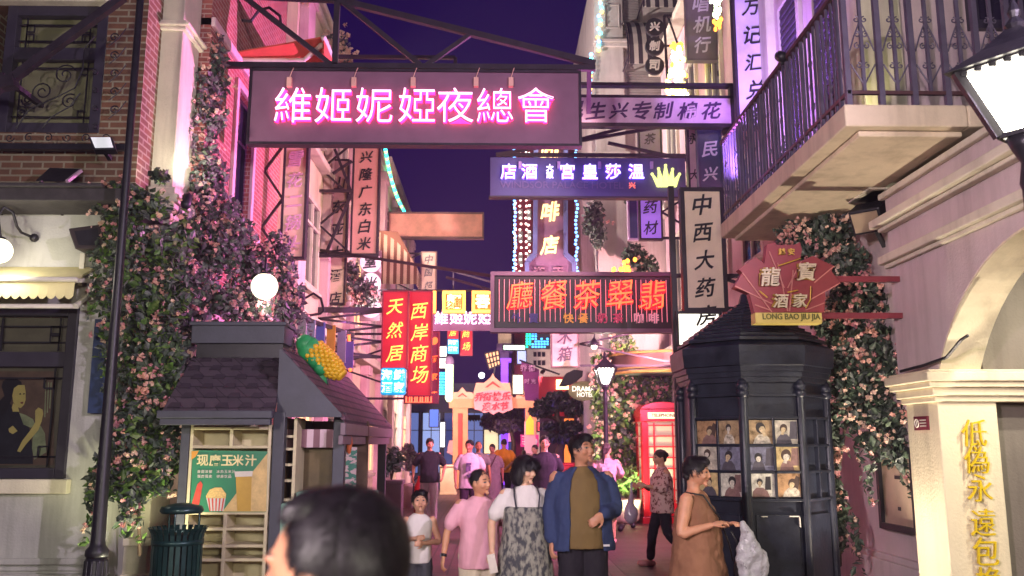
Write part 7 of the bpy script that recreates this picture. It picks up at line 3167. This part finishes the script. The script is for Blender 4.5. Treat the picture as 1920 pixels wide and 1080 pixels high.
        if kd == 'jacket':
            loft(mb, [(hem, .215 * g, .165 * g, -.01), (1.0, .205 * g, .155 * g, -.005), (1.2, .195 * g, .142 * g, 0), (1.34, .18 * g, .118 * g, .005), (1.41, .14, .095, .012), (1.455, .085, .08, .014)], s, 26, 30, .02)
            for q in 'rl':
                e, w_ = A[q + 'e'], A[q + 'w']
                limb(mb, [sh[q] + V((.02 if q == 'r' else -.02, 0, -.01)), sh[q].lerp(e, .5), e, e.lerp(w_, .5), e.lerp(w_, .92)], [.07, .074, .07, .062, .052], s, 14, 3)
            cloth('jacket', mb, mat, t, .011, .03)
    if bottom:
        kd, mat = bottom['kind'], bottom['mat']
        mb = MB()
        gl_ = bottom.get('loose', 1.0) * (g * .6 + .4)
        loft(mb, [(.82, .155 * g, .115 * g, 0), (.92, .16 * g, .118 * g, 0), (1.02, .145 * g, .108 * g, 0)], s)
        for q in 'rl':
            h, kn, an = hip[q], Lg[q + 'k'], Lg[q + 'a']
            end = bottom.get('end', 1.0)
            if kd == 'shorts':
                limb(mb, [h, h.lerp(kn, .5), h.lerp(kn, end)], [.098 * gl_, .095 * gl_, .09 * gl_], s, 14, 3)
            else:
                limb(mb, [h, h.lerp(kn, .5), kn, kn.lerp(an, .5), kn.lerp(an, end)], [.098 * gl_, .088 * gl_, .072 * gl_, .066 * gl_, .06 * gl_], s, 14, 3)
        cloth(bottom.get('name', 'trousers'), mb, mat, t, .012, .022)
    if shoes:
        for q in 'rl':
            an, to = Lg[q + 'a'], Lg[q + 't']
            mb = MB()
            d = (to - an)
            d.z = 0
            d.normalize()
            base = V((an.x, an.y, min(an.z, to.z + .055) - .045))
            limb(mb, [base - d * .06, base + d * .04 + V((0, 0, .004)), base + d * .17 + V((0, 0, to.z - .035 - (an.z - .09) * 0 - .0))], [.045, .046, .036], s, 12, 3)
            cloth('shoe', mb, shoes, t, .009, 0)
    L = loc or V((at(px, 832, Y).x if x is None else x, Y, 0))
    t.location = L
    t.rotation_euler = (0, 0, R(yaw))
    t['s'] = 0
    del t['s']

    def w2(p):
        return L + Matrix.Rotation(R(yaw), 3, 'Z') @ (V(p) * s)
    return t, s, w2, A, hcn, M


def part_on(t, name, mb, mat, smooth=True):
    """attach an accessory modelled in the person's own local space"""
    me = bpy.data.meshes.new(name)
    me.from_pydata([tuple(v) for v in mb.v], [], mb.f)
    me.materials.append(mat)
    me.polygons.foreach_set('use_smooth', [smooth] * len(me.polygons))
    o = bpy.data.objects.new(name, me)
    C.objects.link(o)
    o.parent = t
    return o


def fabric(name, col, var=.14):
    return pbr(name, col, .85, 0, var, 9, .75, 12, (1, 1, .32))


# 1 the near head
t, s, w2, A, hcn, M = person('man with short black hair passing close by, only his head in view', 648, 1.28, 1.575, -107, 1.0, S(196, 140, 110),
       hair='none', top={'kind': 'tee', 'mat': fabric('charcoal shirt', S(60, 58, 66))}, bottom={'kind': 'trousers', 'mat': fabric('dark jeans', S(44, 46, 60))}, shoes=fabric('dark shoe', S(40, 36, 36)), vox=.006)
# head hair: a short cropped shell plus real strands
for o in list(t.children):
    if o.name.startswith('hair'):
        bpy.data.objects.remove(o)
hm = MB()
hm.ell((0, .026, .034), .0815, .092, .093, 30, 20)
hm.ell((0, .055, -.03), .066, .055, .055, 20, 12)
hm.ell((0, -.02, .09), .058, .046, .03, 20, 12)
h2 = MB()
h2.add([(hcn + M @ v) * s for v in hm.v], hm.f)
h2v = h2
ho = cloth('hair', h2, pbr('matt black hair', S(15, 12, 20), .85, 0, .5, 60, .6, 120, (6, 6, 1)), t, .006, 0, 3)


def strands(t, s, hcn, M, hs, ells, n, L, seed=3, wid=.0011, flow=(0, -.5, -.1)):
    """loose hair strands lying over the hair shell; ells = shells they grow from"""
    st = MB()
    rnd = random.Random(seed)
    for i in range(n):
        c, r, cond = rnd.choice(ells)
        d = V((rnd.gauss(0, 1), rnd.gauss(0, 1), rnd.gauss(0, 1))).normalized()
        p = V((c[0] + r[0] * d.x, c[1] + r[1] * d.y, c[2] + r[2] * d.z))
        if not cond(p):
            continue
        part = .35 if p.x > -.02 else -.35
        g_ = V((part * (1 if p.z > .05 else 0) + rnd.gauss(0, .1), flow[1] * (1 if p.y < .05 else -.4) + rnd.gauss(0, .1), flow[2] - .6 * (p.z < .07) + rnd.gauss(0, .1)))
        fl = (g_ - d * g_.dot(d))
        if fl.length < .05:
            continue
        fl = (fl.normalized() + d * rnd.uniform(.02, .22)).normalized()
        tip = p + fl * L * rnd.uniform(.5, 1.25)
        sd = d.cross(fl)
        if sd.length < .05:
            continue
        sd = sd.normalized() * wid
        mid = p.lerp(tip, .5) + d * .003
        vs = [p + sd, p - sd, mid + sd * .8, mid - sd * .8, tip]
        st.add([(hcn + M @ (v * hs)) * s for v in vs], [(0, 1, 3, 2), (2, 3, 4)])
    return part_on(t, 'hair_strands', st, pbr('hair strand', S(28, 22, 30), .5, 0, .5, 50))


CAP = ((0, .026, .034), (.082, .093, .094), lambda p: p.z > -.045 and not (p.y < -.035 and p.z < .07))
strands(t, s, hcn, M, 1, [CAP, CAP, CAP, ((0, -.02, .09), (.06, .048, .032), lambda p: p.z > .085)], 22000, .026, 3, .0008)
NEAR_HAIR = [((0, .014, .03), (.085, .102, .098), lambda p: p.z > -.045 and not (p.y < -.05 and p.z < .06)), ((.01, -.045, .082), (.06, .047, .036), lambda p: p.z > .07)]
BOB = [((0, .014, .03), (.092, .108, .102), lambda p: p.z > -.0 and not (p.y < -.06 and p.z < .05)), ((0, .04, -.045), (.102, .077, .102), lambda p: p.y > -.01), ((.012, -.066, .06), (.068, .038, .042), lambda p: p.z > .03)]

# 2 girl
W_T = fabric('white cotton', S(214, 210, 204), .06)
t, s, w2, A, hcn, M = person('young girl in a white sleeveless top looking up with her hands held at her chest', 789, 8.3, 1.22, 4, .95, hs=1.22, head=(6, -14, 0), hair='pony', hairm=HAIRB,
       arms={'re': (-.22, .02, 1.12), 'rw': (-.04, -.2, 1.16), 'le': (.25, .0, 1.1), 'lw': (.06, -.2, 1.1)}, top={'kind': 'tank', 'mat': W_T, 'hem': .84, 'loose': 1.02, 'name': 'sleeveless_top'},
       bottom={'kind': 'shorts', 'mat': fabric('charcoal shorts', S(70, 72, 80)), 'end': .9}, shoes=fabric('white trainer', S(200, 196, 190)), sw=.165)

strands(t, s, hcn, M, 1.22, NEAR_HAIR, 3500, .03, 4, .0016)
# 3 boy
t, s, w2, A, hcn, M = person('stocky boy in a pink tee shirt and cream trousers with a black wrist watch', 900, 7.8, 1.425, 14, 1.22, hs=1.12, head=(38, -2, -4), hair='crop', tone=S(200, 146, 110),
       arms={'re': (-.33, .03, 1.1), 'rw': (-.375, -.02, .86), 'le': (.32, .06, 1.12), 'lw': (.34, .06, .88)}, top={'kind': 'tee', 'mat': fabric('pink cotton', S(222, 166, 178), .08), 'hem': .74, 'loose': 1.03, 'sleeve': .75}, belly=.02,
       bottom={'kind': 'trousers', 'mat': fabric('cream trousers', S(206, 196, 170), .08), 'loose': 1.2}, shoes=fabric('white trainer', S(200, 196, 190)), sw=.2)
mb = MB()
e, w_ = A['re'], A['rw']
q = e.lerp(w_, .93)
d = (w_ - e).normalized()
mb.tube([(q - d * .014) * s, (q + d * .014) * s], .033 * s, 14, False)
part_on(t, 'watch_strap', mb, pbr('black strap', S(24, 22, 26), .4))
mb = MB()
mb.ell((q + V((-.033, -.01, 0))) * s, .006 * s, .018 * s, .02 * s, 8, 6)
part_on(t, 'watch_face', mb, pbr('watch face', S(150, 150, 160), .15))
mb = MB()
mb.ell(V((.055, -.16, 1.2)) * s, .012 * s, .006 * s, .009 * s, 8, 6)
part_on(t, 'chest_logo', mb, pbr('red logo', S(196, 50, 70), .6))

strands(t, s, hcn, M, 1.12, [((0, .016, .026), (.08, .096, .096), lambda p: p.z > -.03 and not (p.y < -.04 and p.z < .07))], 3000, .012, 5, .0014)
# 4 woman in patterned pinafore
t, s, w2, A, hcn, M = person('woman with a black bob in a white tee and grey leaf patterned pinafore', 984, 7.5, 1.545, 6, 1.18, hs=1.06, head=(40, 8, 0), hair='bob', female=True, tone=S(214, 172, 140),
       arms={'re': (-.3, .03, 1.12), 'rw': (-.31, -.09, .88), 'rn': V((.6, .8, 0)), 'le': (.29, .04, 1.12), 'lw': (.33, -.02, .88)}, top={'kind': 'tee', 'mat': W_T, 'hem': 1.0, 'sleeve': .75, 'loose': 1.0},
       shoes=fabric('white trainer', S(200, 196, 190)), sw=.175)
mb = MB()
loft(mb, [(.22, .3, .26, 0), (.5, .275, .23, 0), (.8, .245, .2, 0), (.95, .222, .175, 0), (1.08, .208, .165, 0), (1.2, .205, .163, -.002), (1.262, .196, .155, -.004)], s)
cloth('dress', mb, pattern('leaf print', S(66, 68, 74), S(146, 146, 134), 34, .5, (1, 1, .5), .09, (.4, 0, .5)), t, .012, .03)
mb = MB()
for sx_ in (-1, 1):
    mb.tube([V((sx_ * .1, -.165, 1.25)) * s, V((sx_ * .115, -.135, 1.36)) * s, V((sx_ * .105, -.04, 1.435)) * s, V((sx_ * .1, .06, 1.4)) * s, V((sx_ * .1, .16, 1.25)) * s], .008 * s, 6)
part_on(t, 'shoulder_straps', mb, fabric('dark strap', S(60, 60, 66)))
strands(t, s, hcn, M, 1.06, BOB, 5000, .06, 6, .0018, (0, -.3, -.8))
hp = w2(A['rw'] + V((.0, -.05, -.1)))
mb = MB()
ob(mb, hp, V((.7, -.35, .2)).normalized(), V((-.2, .1, .95)).normalized(), V((.3, .9, 0)).normalized(), .036, .074, .005)
o = mb.build('smartphone', pbr('white phone', S(220, 214, 200), .25), at=hp, bevel=.004)
tag(o, 'white smartphone held low by the woman in the patterned pinafore', 'smartphone')

# 5 man in jacket
OL = fabric('olive tee', S(112, 92, 54), .1)
t, s, w2, A, hcn, M = person('stout man in an open navy jacket over an olive tee shirt with black trousers', 1090, 7.4, 1.715, 4, 1.2, head=(38, -10, 0), hair='short', tone=S(196, 142, 112), hs=1.02,
       arms={'re': (-.25, .03, 1.13), 'rw': (-.26, -.05, .87), 'le': (.265, .0, 1.12), 'lw': (.13, -.2, 1.09), 'ln': V((0, 1, -.1)), 'ld': V((-.75, -.2, -.55))}, top={'kind': 'jacket', 'mat': fabric('navy jacket', S(44, 58, 96), .12), 'hem': .8},
       bottom={'kind': 'trousers', 'mat': fabric('black trousers', S(28, 24, 36), .2), 'loose': 1.12}, shoes=fabric('dark shoe', S(40, 36, 36)), sw=.205)
mb = MB()
loft(mb, [(.82, .215, .17, -.012), (.95, .205, .172, -.016), (1.1, .19, .155, -.01), (1.25, .195, .14, 0), (1.36, .18, .11, .006), (1.41, .115, .08, .012), (1.455, .066, .064, .012)], s)
cloth('tee_shirt', mb, OL, t, .012, .014)
mb = MB()
mb.box(.13 * s, -.2 * s, .845 * s, .18 * s, -.19 * s, .86 * s)
part_on(t, 'jacket_tab', mb, pbr('white tab', S(206, 206, 210), .5), False)

strands(t, s, hcn, M, 1.02, NEAR_HAIR, 4500, .03, 7, .0016)
# 6 woman in brown dress
BRN = pattern('brown cloth', S(120, 82, 60), S(152, 108, 80), 7, .5, (1, 1, .6), .3)
t, s, w2, A, hcn, M = person('woman with short black hair in a long brown sleeveless dress reaching out by the booth', 1300, 6.9, 1.545, 58, 1.28, hs=1.06, head=(14, 4, 0), hair='short', female=True, tone=S(206, 150, 118),
       arms={'re': (-.28, .03, 1.1), 'rw': (-.17, -.19, 1.17), 'rn': V((.3, 0, -1)), 'le': (.24, .0, 1.1), 'lw': (.1, -.24, 1.16), 'ln': V((0, 0, -1))},
       top={'kind': 'dress', 'mat': BRN, 'secs': [(.16, .32, .3, 0), (.5, .28, .26, 0), (.8, .25, .225, 0), (.98, .225, .2, -.01), (1.12, .2, .18, -.01), (1.25, .195, .165, 0), (1.36, .16, .112, .005), (1.41, .1, .078, .012), (1.43, .075, .066, .012)]}, shoes=fabric('tan shoe', S(120, 90, 70)), sw=.18)
strands(t, s, hcn, M, 1.06, NEAR_HAIR, 4500, .035, 8, .0016)
mb = MB()
mb.tube([V((-.1, .06, 1.42)) * s, V((-.09, -.1, 1.4)) * s, V((.0, -.2, 1.22)) * s, V((.12, -.235, 1.0)) * s, V((.19, -.24, .86)) * s], .008 * s, 6)
part_on(t, 'bag_strap', mb, pbr('black strap', S(24, 22, 26)))
bp = w2((.1, -.37, .8))
mb = MB()
mb.ell(bp, .085, .07, .125, 16, 10)
mb.tube([bp + V((-.03, 0, .1)), bp + V((-.06, -.02, .2)), bp + V((-.1, -.02, .28))], .008, 6)
mb.box(bp.x - .05, bp.y - .075, bp.z + .02, bp.x + .05, bp.y - .06, bp.z + .035)
o = mb.build('shoulder_bag', pbr('black leather', S(34, 34, 40), .35), at=bp, smooth=True)
tag(o, 'small black shoulder bag hanging in front of the woman in brown', 'bag')
pb = w2((.06, -.4, .96))
mb = MB()
mb.tube([pb + V((-.02, 0, .2)), pb + V((0, 0, .1)), pb + V((.03, 0, -.02)), pb + V((.06, .01, -.14)), pb + V((.12, .02, -.24))], [.02, .055, .1, .085, .03], 14, True, .7)
mb.tube([pb + V((-.01, -.01, -.05)), pb + V((.0, -.02, -.2)), pb + V((.03, -.03, -.34)), pb + V((.03, -.03, -.44))], [.07, .06, .035, .03], 12, True, .7)
mb.ell(pb + V((.09, 0, -.08)), .07, .05, .11, 14, 9)
o = cloth('plastic_bag', mb, pbr('white plastic', S(208, 208, 212), .3, 0, .2, 18, .9, 26), None, .008, .06, 2)
tag(o, 'crumpled white plastic bag in the hand of the woman in brown', 'bag')
MATS['white plastic'].node_tree.nodes['Principled BSDF'].inputs['Transmission Weight'].default_value = .4

# 7 floral blouse woman
t, s, w2, A, hcn, M = person('woman with tied hair in a floral blouse and black trousers carrying a bag', 1238, 12.5, 1.565, -78, 1.15, head=(4, 4, 0), hair='bun', hairm=HAIRB, female=True,
       arms={'re': (-.24, -.02, 1.12), 'rw': (-.2, -.28, 1.16), 'le': (.22, -.06, 1.12), 'lw': (.14, -.3, 1.18)}, legs={'rk': (-.09, -.12, .5), 'ra': (-.09, -.18, .09), 'rt': (-.09, -.36, .04), 'lk': (.09, .04, .5), 'la': (.09, .36, .15), 'lt': (.09, .24, .04)},
       top={'kind': 'tee', 'mat': pattern('floral print', S(206, 176, 166), S(110, 62, 58), 22, .56, (1, 1, 1), .05), 'hem': .78, 'sleeve': 1.5, 'loose': 1.12, 'name': 'blouse'},
       bottom={'kind': 'trousers', 'mat': fabric('black trousers', S(28, 24, 36)), 'end': .9, 'loose': .95}, shoes=fabric('pink shoe', S(216, 150, 142)), sw=.165, vox=.009)
pb = w2((-.2, -.42, .82))
mb = MB()
mb.ell(pb + V((0, 0, -.06)), .1, .08, .15, 14, 10)
mb.tube([pb + V((0, 0, .05)), pb + V((.01, 0, .2)), pb + V((.02, 0, .38))], [.06, .03, .012], 8)
o = cloth('plastic_bag', mb, pbr('grey clear plastic', S(170, 160, 176), .2, 0, .2, 14), None, .012, .03, 4)
tag(o, 'clear grey plastic bag carried by the woman in the floral blouse', 'bag')

# 8 pink dress, back view
PK = fabric('pale pink cloth', S(226, 176, 188), .08)
t, s, w2, A, hcn, M = person('woman seen from behind in a pale pink knee length dress with a long ponytail', 1137, 15.3, 1.655, 176, 1.05, head=(-24, 2, 0), hair='pony', female=True, hairm=HAIRB,
       arms={'re': (-.26, -.06, 1.14), 'rw': (-.12, -.24, 1.08), 'le': (.26, -.06, 1.14), 'lw': (.12, -.24, 1.08)}, legs={'ra': (-.09, .02, .09), 'la': (.1, -.2, .09), 'lt': (.11, -.37, .035), 'lk': (.1, -.1, .49)},
       top={'kind': 'dress', 'mat': PK, 'sleeve': .8, 'secs': [(.45, .2, .16, 0), (.7, .195, .155, 0), (.9, .185, .145, 0), (1.08, .155, .12, 0), (1.25, .17, .122, 0), (1.36, .172, .105, .005), (1.42, .11, .08, .012), (1.45, .07, .064, .012)]},
       shoes=fabric('pink shoe', S(216, 150, 142)), vox=.01)

# 9-15 people further down the street
t, s, w2, A, hcn, M = person('man in a black tee shirt and grey trousers walking past the planters', 806, 19.5, 1.76, 8, 1.08, head=(8, 6, 0), hair='short', vox=.012, arms={'re': (-.32, .02, 1.14), 'rw': (-.34, -.1, .92), 'le': (.32, .02, 1.14), 'lw': (.26, -.18, .93)},
       legs={'lk': (.09, -.1, .5), 'la': (.1, -.12, .09), 'lt': (.11, -.29, .04), 'ra': (-.1, .2, .12), 'rk': (-.1, .06, .5), 'rt': (-.11, .05, .04)}, top={'kind': 'tee', 'mat': fabric('black tee', S(34, 28, 42)), 'hem': .8, 'sleeve': .8, 'loose': 1.1},
       bottom={'kind': 'trousers', 'mat': fabric('grey trousers', S(150, 132, 138)), 'loose': 1.05}, shoes=fabric('dark shoe', S(40, 36, 36)), tone=S(226, 150, 128))
t, s, w2, A, hcn, M = person('man in a white tee shirt with a printed figure and dark trousers', 880, 18.2, 1.72, 2, 1.1, head=(-22, 2, 0), hair='short', vox=.012, arms={'re': (-.27, .02, 1.12), 'rw': (-.27, -.04, .87), 'le': (.29, .02, 1.12), 'lw': (.3, -.06, .88)},
       top={'kind': 'tee', 'mat': fabric('white tee', S(224, 206, 216), .06), 'hem': .76, 'sleeve': .8, 'loose': 1.12}, bottom={'kind': 'trousers', 'mat': fabric('plum trousers', S(58, 36, 62))}, shoes=fabric('dark shoe', S(40, 36, 36)), tone=S(206, 130, 110))
mb = MB()
for (x0, z0, x1, z1) in ((-.06, 1.08, -.03, 1.26), (-.06, 1.22, .04, 1.26), (-.02, 1.1, .03, 1.2), (.0, .96, .05, 1.06), (.02, .9, .06, .97), (-.05, .98, .0, 1.02)):
    mb.box(x0 * s, -.2 * s, z0 * s, x1 * s, -.155 * s, z1 * s)
part_on(t, 'shirt_print', mb, fabric('violet print', S(120, 92, 140)), False)
person('man in a black polo shirt and pale trousers standing at mid street with hands behind', 1021, 15.0, 1.775, 2, 1.06, head=(-4, 2, 0), hair='thin', vox=.011, arms={'re': (-.27, .1, 1.14), 'rw': (-.14, .15, .95), 'le': (.27, .1, 1.14), 'lw': (.14, .16, .93)},
       top={'kind': 'tee', 'mat': fabric('black polo', S(36, 26, 44)), 'hem': .82, 'sleeve': .8, 'loose': 1.08, 'name': 'polo_shirt'}, bottom={'kind': 'trousers', 'mat': fabric('pale pink trousers', S(216, 166, 166))}, shoes=fabric('dark shoe', S(40, 36, 36)), tone=S(226, 156, 134))
t, s, w2, A, hcn, M = person('woman in a loose grey dress with a thin brown shoulder strap', 923, 22, 1.64, 0, 1.1, head=(-10, 4, 0), hair='bun', hairm=HAIRB, female=True, vox=.014,
       top={'kind': 'dress', 'mat': fabric('grey linen', S(160, 138, 148)), 'sleeve': .9, 'secs': [(.3, .25, .2, 0), (.6, .24, .19, 0), (.9, .22, .17, 0), (1.1, .2, .15, 0), (1.25, .19, .135, 0), (1.36, .182, .112, .005), (1.42, .12, .082, .012), (1.45, .075, .068, .012)]}, shoes=fabric('dark shoe', S(40, 36, 36)), tone=S(206, 136, 118))
mb = MB()
mb.tube([V((.1, -.1, 1.42)) * s, V((.02, -.165, 1.25)) * s, V((-.12, -.2, 1.0)) * s], .012 * s, 6)
part_on(t, 'bag_strap', mb, fabric('brown strap', S(96, 52, 56)))
person('man in a bright yellow shirt seen from behind with his hands clasped', 945, 24, 1.78, 178, 1.05, hair='crop', hairm=HAIRB, vox=.014, arms={'re': (-.27, .1, 1.14), 'rw': (-.06, .2, .98), 'le': (.27, .1, 1.14), 'lw': (.06, .2, .98)},
       top={'kind': 'tee', 'mat': fabric('yellow shirt', S(226, 156, 40), .1), 'hem': .86, 'sleeve': .85, 'loose': 1.15}, bottom={'kind': 'trousers', 'mat': fabric('black trousers', S(28, 24, 36))}, shoes=fabric('white trainer', S(200, 196, 190)))
person('man half hidden behind the white printed tee shirt', 897, 20.5, 1.7, 10, 1.0, hair='crop', hairm=HAIRB, vox=.014, top={'kind': 'tee', 'mat': fabric('grey tee', S(120, 108, 116)), 'hem': .8}, bottom={'kind': 'trousers', 'mat': fabric('plum trousers', S(58, 36, 62))}, shoes=fabric('dark shoe', S(40, 36, 36)), tone=S(186, 120, 90))
person('small person in a white shirt left of the black polo shirt, far down the street', 982, 28, 1.45, 170, 1.0, hair='bun', hairm=HAIRB, vox=.014, top={'kind': 'tee', 'mat': fabric('white shirt', S(220, 196, 206), .06), 'hem': .8}, bottom={'kind': 'trousers', 'mat': fabric('grey trousers', S(150, 132, 138))}, shoes=fabric('dark shoe', S(40, 36, 36)))
person('person in a white shirt walking close behind the black polo shirt', 1003, 22, 1.62, -30, 1.0, hair='short', hairm=HAIRB, vox=.014, top={'kind': 'tee', 'mat': fabric('white shirt', S(220, 196, 206)), 'hem': .8}, bottom={'kind': 'trousers', 'mat': fabric('grey trousers', S(150, 132, 138))}, shoes=fabric('dark shoe', S(40, 36, 36)))

# ------------------------------------------------------------------ lamps of the place
WARM = (1.0, .86, .58)
CREAM = (1.0, .92, .75)
PINK = (1.0, .36, .70)
VIO = (.46, .22, 1.0)
# street lanterns standing behind the camera, same kind as the two in view
for i, (x, y, pw) in enumerate(((-3.2, -1.5, 0), (2.2, -3.5, 0))):
    street_lamp(['lit lantern street lamp behind the viewer on the left pavement', 'lit lantern street lamp behind the viewer on the right pavement'][i], (x, y, 0), 3.2, 0, 1.0, 7)
point('lantern_lamp', (-3.2, -1.5, 3.05), CREAM, 1250, .3)
point('lantern_lamp', (2.2, -3.5, 3.05), CREAM, 1250, .3)
# globe lamps
point('globe_light', at(-2, 500, 8.4), CREAM, 16, .1)
point('globe_light', at(496, 570, 9.9), CREAM, 14, .1)


def uplight(label, loc, target, col, power, angle=90, blend=.7):
    t = thing('spot_lamp', label, 'spotlight', loc, 'small spotlights on the house fronts')
    loc = V(loc)
    d = (V(target) - loc).normalized()
    mb = MB()
    mb.tube([loc - d * .14, loc - d * .02], .055, 12)
    mb.bar(loc - d * .1, loc - d * .1 - V((0, 0, .09)), .03)
    mb.build('housing', M_iron, t, True)
    mb = MB()
    mb.tube([loc - d * .012, loc - d * .006], .045, 12, False)
    mb.build('lens', emis('spot lens %.1f %.1f' % (col[0], col[2]), (col[0], col[1], col[2], 1), 8), t)
    spot('spot', loc + d * .03, target, col, power * 3, angle, blend, .04, t)
    return t


uplight('yellow spotlight at the foot of the brick house wall beside the pier', at(352, 366, 9.4), at(385, 200, 9.9), CREAM, 26, 100)
uplight('yellow spotlight on the pier band lighting the pier from below', at(290, 375, 8.95), at(295, 150, 9.45), CREAM, 7, 90)
uplight('spotlight on the balcony floor washing the pilaster yellow', (3.6, 8.05, 4.5), (3.72, 8.3, 6.5), (1, .9, .45), 14, 70)
uplight('ground spotlight behind the litter bin lighting the vine', (at(300, 1040, 8.3).x, 8.2, .15), at(255, 820, 8.8), (1.0, .95, .6), 42, 95)
uplight('ground spotlight lighting the flower wall green', (at(1185, 960, 18.3).x, 18.2, .15), at(1180, 760, 20), (.95, 1.0, .6), 150, 95)
uplight('ground spotlight beside the red telephone box', (at(1160, 965, 18).x, 17.5, .12), at(1240, 840, 19.5), (1, .9, .7), 60, 80)
uplight('ground spotlight at the foot of the mauve wall', (3.56, 7.7, .15), (3.2, 8.6, 4.0), (1, .84, .66), 110, 105)
uplight('arcade ceiling spotlight shining on the cream arch', (4.9, 5.2, 3.6), (4.0, 7.3, 1.9), CREAM, 80, 130)
uplight('arcade ceiling spotlight shining on the yellow slogan', (4.45, 6.1, 3.75), (4.2, 7.5, 1.0), CREAM, 60, 100)
uplight('violet ground spotlight under the pine tree', (at(1062, 905, 24).x, 24.2, .12), at(1050, 770, 25), (.4, .2, 1), 45, 100)
# pink and violet facade floods, plus lamps added to brighten dark parts
for nm, x, y, z, tx, ty, tz, col, pw, an in (
        ('pink floodlight on the wall by the balcony end', 3.45, 11.4, 4.6, -3.4, 10.4, 6.4, (1.0, .28, .80), 1250, 85),
        ('pink floodlight behind the plum restaurant sign', 3.95, 13.7, 3.3, -2.5, 17.5, 1.5, PINK, 800, 135),
        ('violet floodlight on the balcony floor', 2.98, 9.9, 4.55, 3.79, 10.4, 6.7, VIO, 330, 125),
        ('pink floodlight on the mauve shop house', 3.9, 14.0, 3.6, -3.2, 19.0, 5.5, PINK, 620, 135),
        ('mauve floodlight low on the cream row', -3.0, 16.0, 3.6, 4.1, 16.0, 5.0, (.85, .3, .9), 460, 135),
        ('warm floodlight on the cream row by the orange lamps', -2.9, 18.2, 3.8, 3.2, 20.5, 8.5, (1, .78, .8), 900, 135),
        ('pale fill light added high on the cream row to brighten the striped awnings', -3.0, 16.3, 8.2, 3.0, 20.0, 11.3, (1, .86, .84), 1000, 75),  # added lamp, lifts the dark striped awnings
        ('salmon floodlight beside the flower wall', 3.8, 18.2, 3.6, -3.2, 25.0, 6.0, (1, .5, .55), 620, 135),
        ('pink floodlight deep in the cream row', -2.9, 24.0, 3.6, 1.5, 27.0, 6.0, (1, .45, .7), 300, 135),
        ('salmon floodlight near the purple banner', 1.4, 26.5, 3.75, -2.0, 32.0, 2.0, (1, .62, .62), 560, 135),
        ('salmon floodlight at the end of the cream row', -2.9, 28.0, 3.6, 0.5, 33.0, 2.5, (1, .66, .58), 560, 135),
        ('peach fill light added to brighten the upright brush lettered signs', 2.82, 10.4, 5.44, -2.6, 15.6, 5.2, (1, .68, .6), 520, 62),  # added so the sign faces turned to the camera get light
        ('salmon fill light added on the cream row to brighten the blank salmon board', -3.0, 21.8, 7.0, -1.2, 26.0, 8.2, (1, .7, .6), 130, 80),  # added to brighten the front of the blank board
        ('lilac fill light added on the balcony rail to brighten the lilac sign', 2.82, 8.2, 5.44, 3.3, 11.5, 7.2, (.66, .52, 1), 110, 42),  # added to make the lilac sign face paler
        ('added lavender fill light behind the viewer facing the arcade', -3.35, -1.4, 3.7, 3.7, 7.5, 3.4, (1.0, .74, .92), 640, 80),  # unseen lamp added as lavender fill on the arcade wall
        ('added lavender fill light behind the viewer facing the corner shop', 3.95, 0.9, 4.2, -3.6, 9.6, 4.5, (.95, .74, 1.0), 620, 75)):  # unseen lamp added as lavender fill on the shop side
    uplight(nm, (x, y, z), (tx, ty, tz), col, pw, an, .8)

# green bulbs along the left roof edge
mb = MB()
for k in range(30):
    u_ = k / 29
    x = 722 + 20 * u_ ** 1.0 + 18 * u_ ** 3
    y = 276 + 124 * u_
    mb.m = k % 3
    mb.ell(at(x, y, 23.5 + 3 * u_), .055, .055, .055, 6, 4)
o = mb.build('light_string', [emis('green bulbs', (.08, .9, .4, 1), 3), emis('teal bulbs b', (.05, .7, .8, 1), 3), emis('lime bulbs', (.5, .9, .2, 1), 3)], at=at(740, 340, 24))
tag(o, 'green bulbs running down the roof edge of the cream row against the sky', 'string lights')

# ------------------------------------------------------------------ thin haze added to lift the shadows and soften the neon
mb = MB()
mb.box(-72, -32, -1, 72, 132, 14.2)
hm_ = bpy.data.materials.new('added haze')
hm_.use_nodes = True
ht = hm_.node_tree
for n_ in list(ht.nodes):
    if n_.type == 'BSDF_PRINCIPLED':
        ht.nodes.remove(n_)
pv = ht.nodes.new('ShaderNodeVolumePrincipled')
pv.inputs['Color'].default_value = (.92, .78, 1.0, 1)
pv.inputs['Density'].default_value = .0017
pv.inputs['Anisotropy'].default_value = .35
ht.links.new(pv.outputs[0], ht.nodes['Material Output'].inputs['Volume'])
o = mb.build('haze', hm_)
o['kind'] = 'stuff'
sc.cycles.volume_bounces = 0
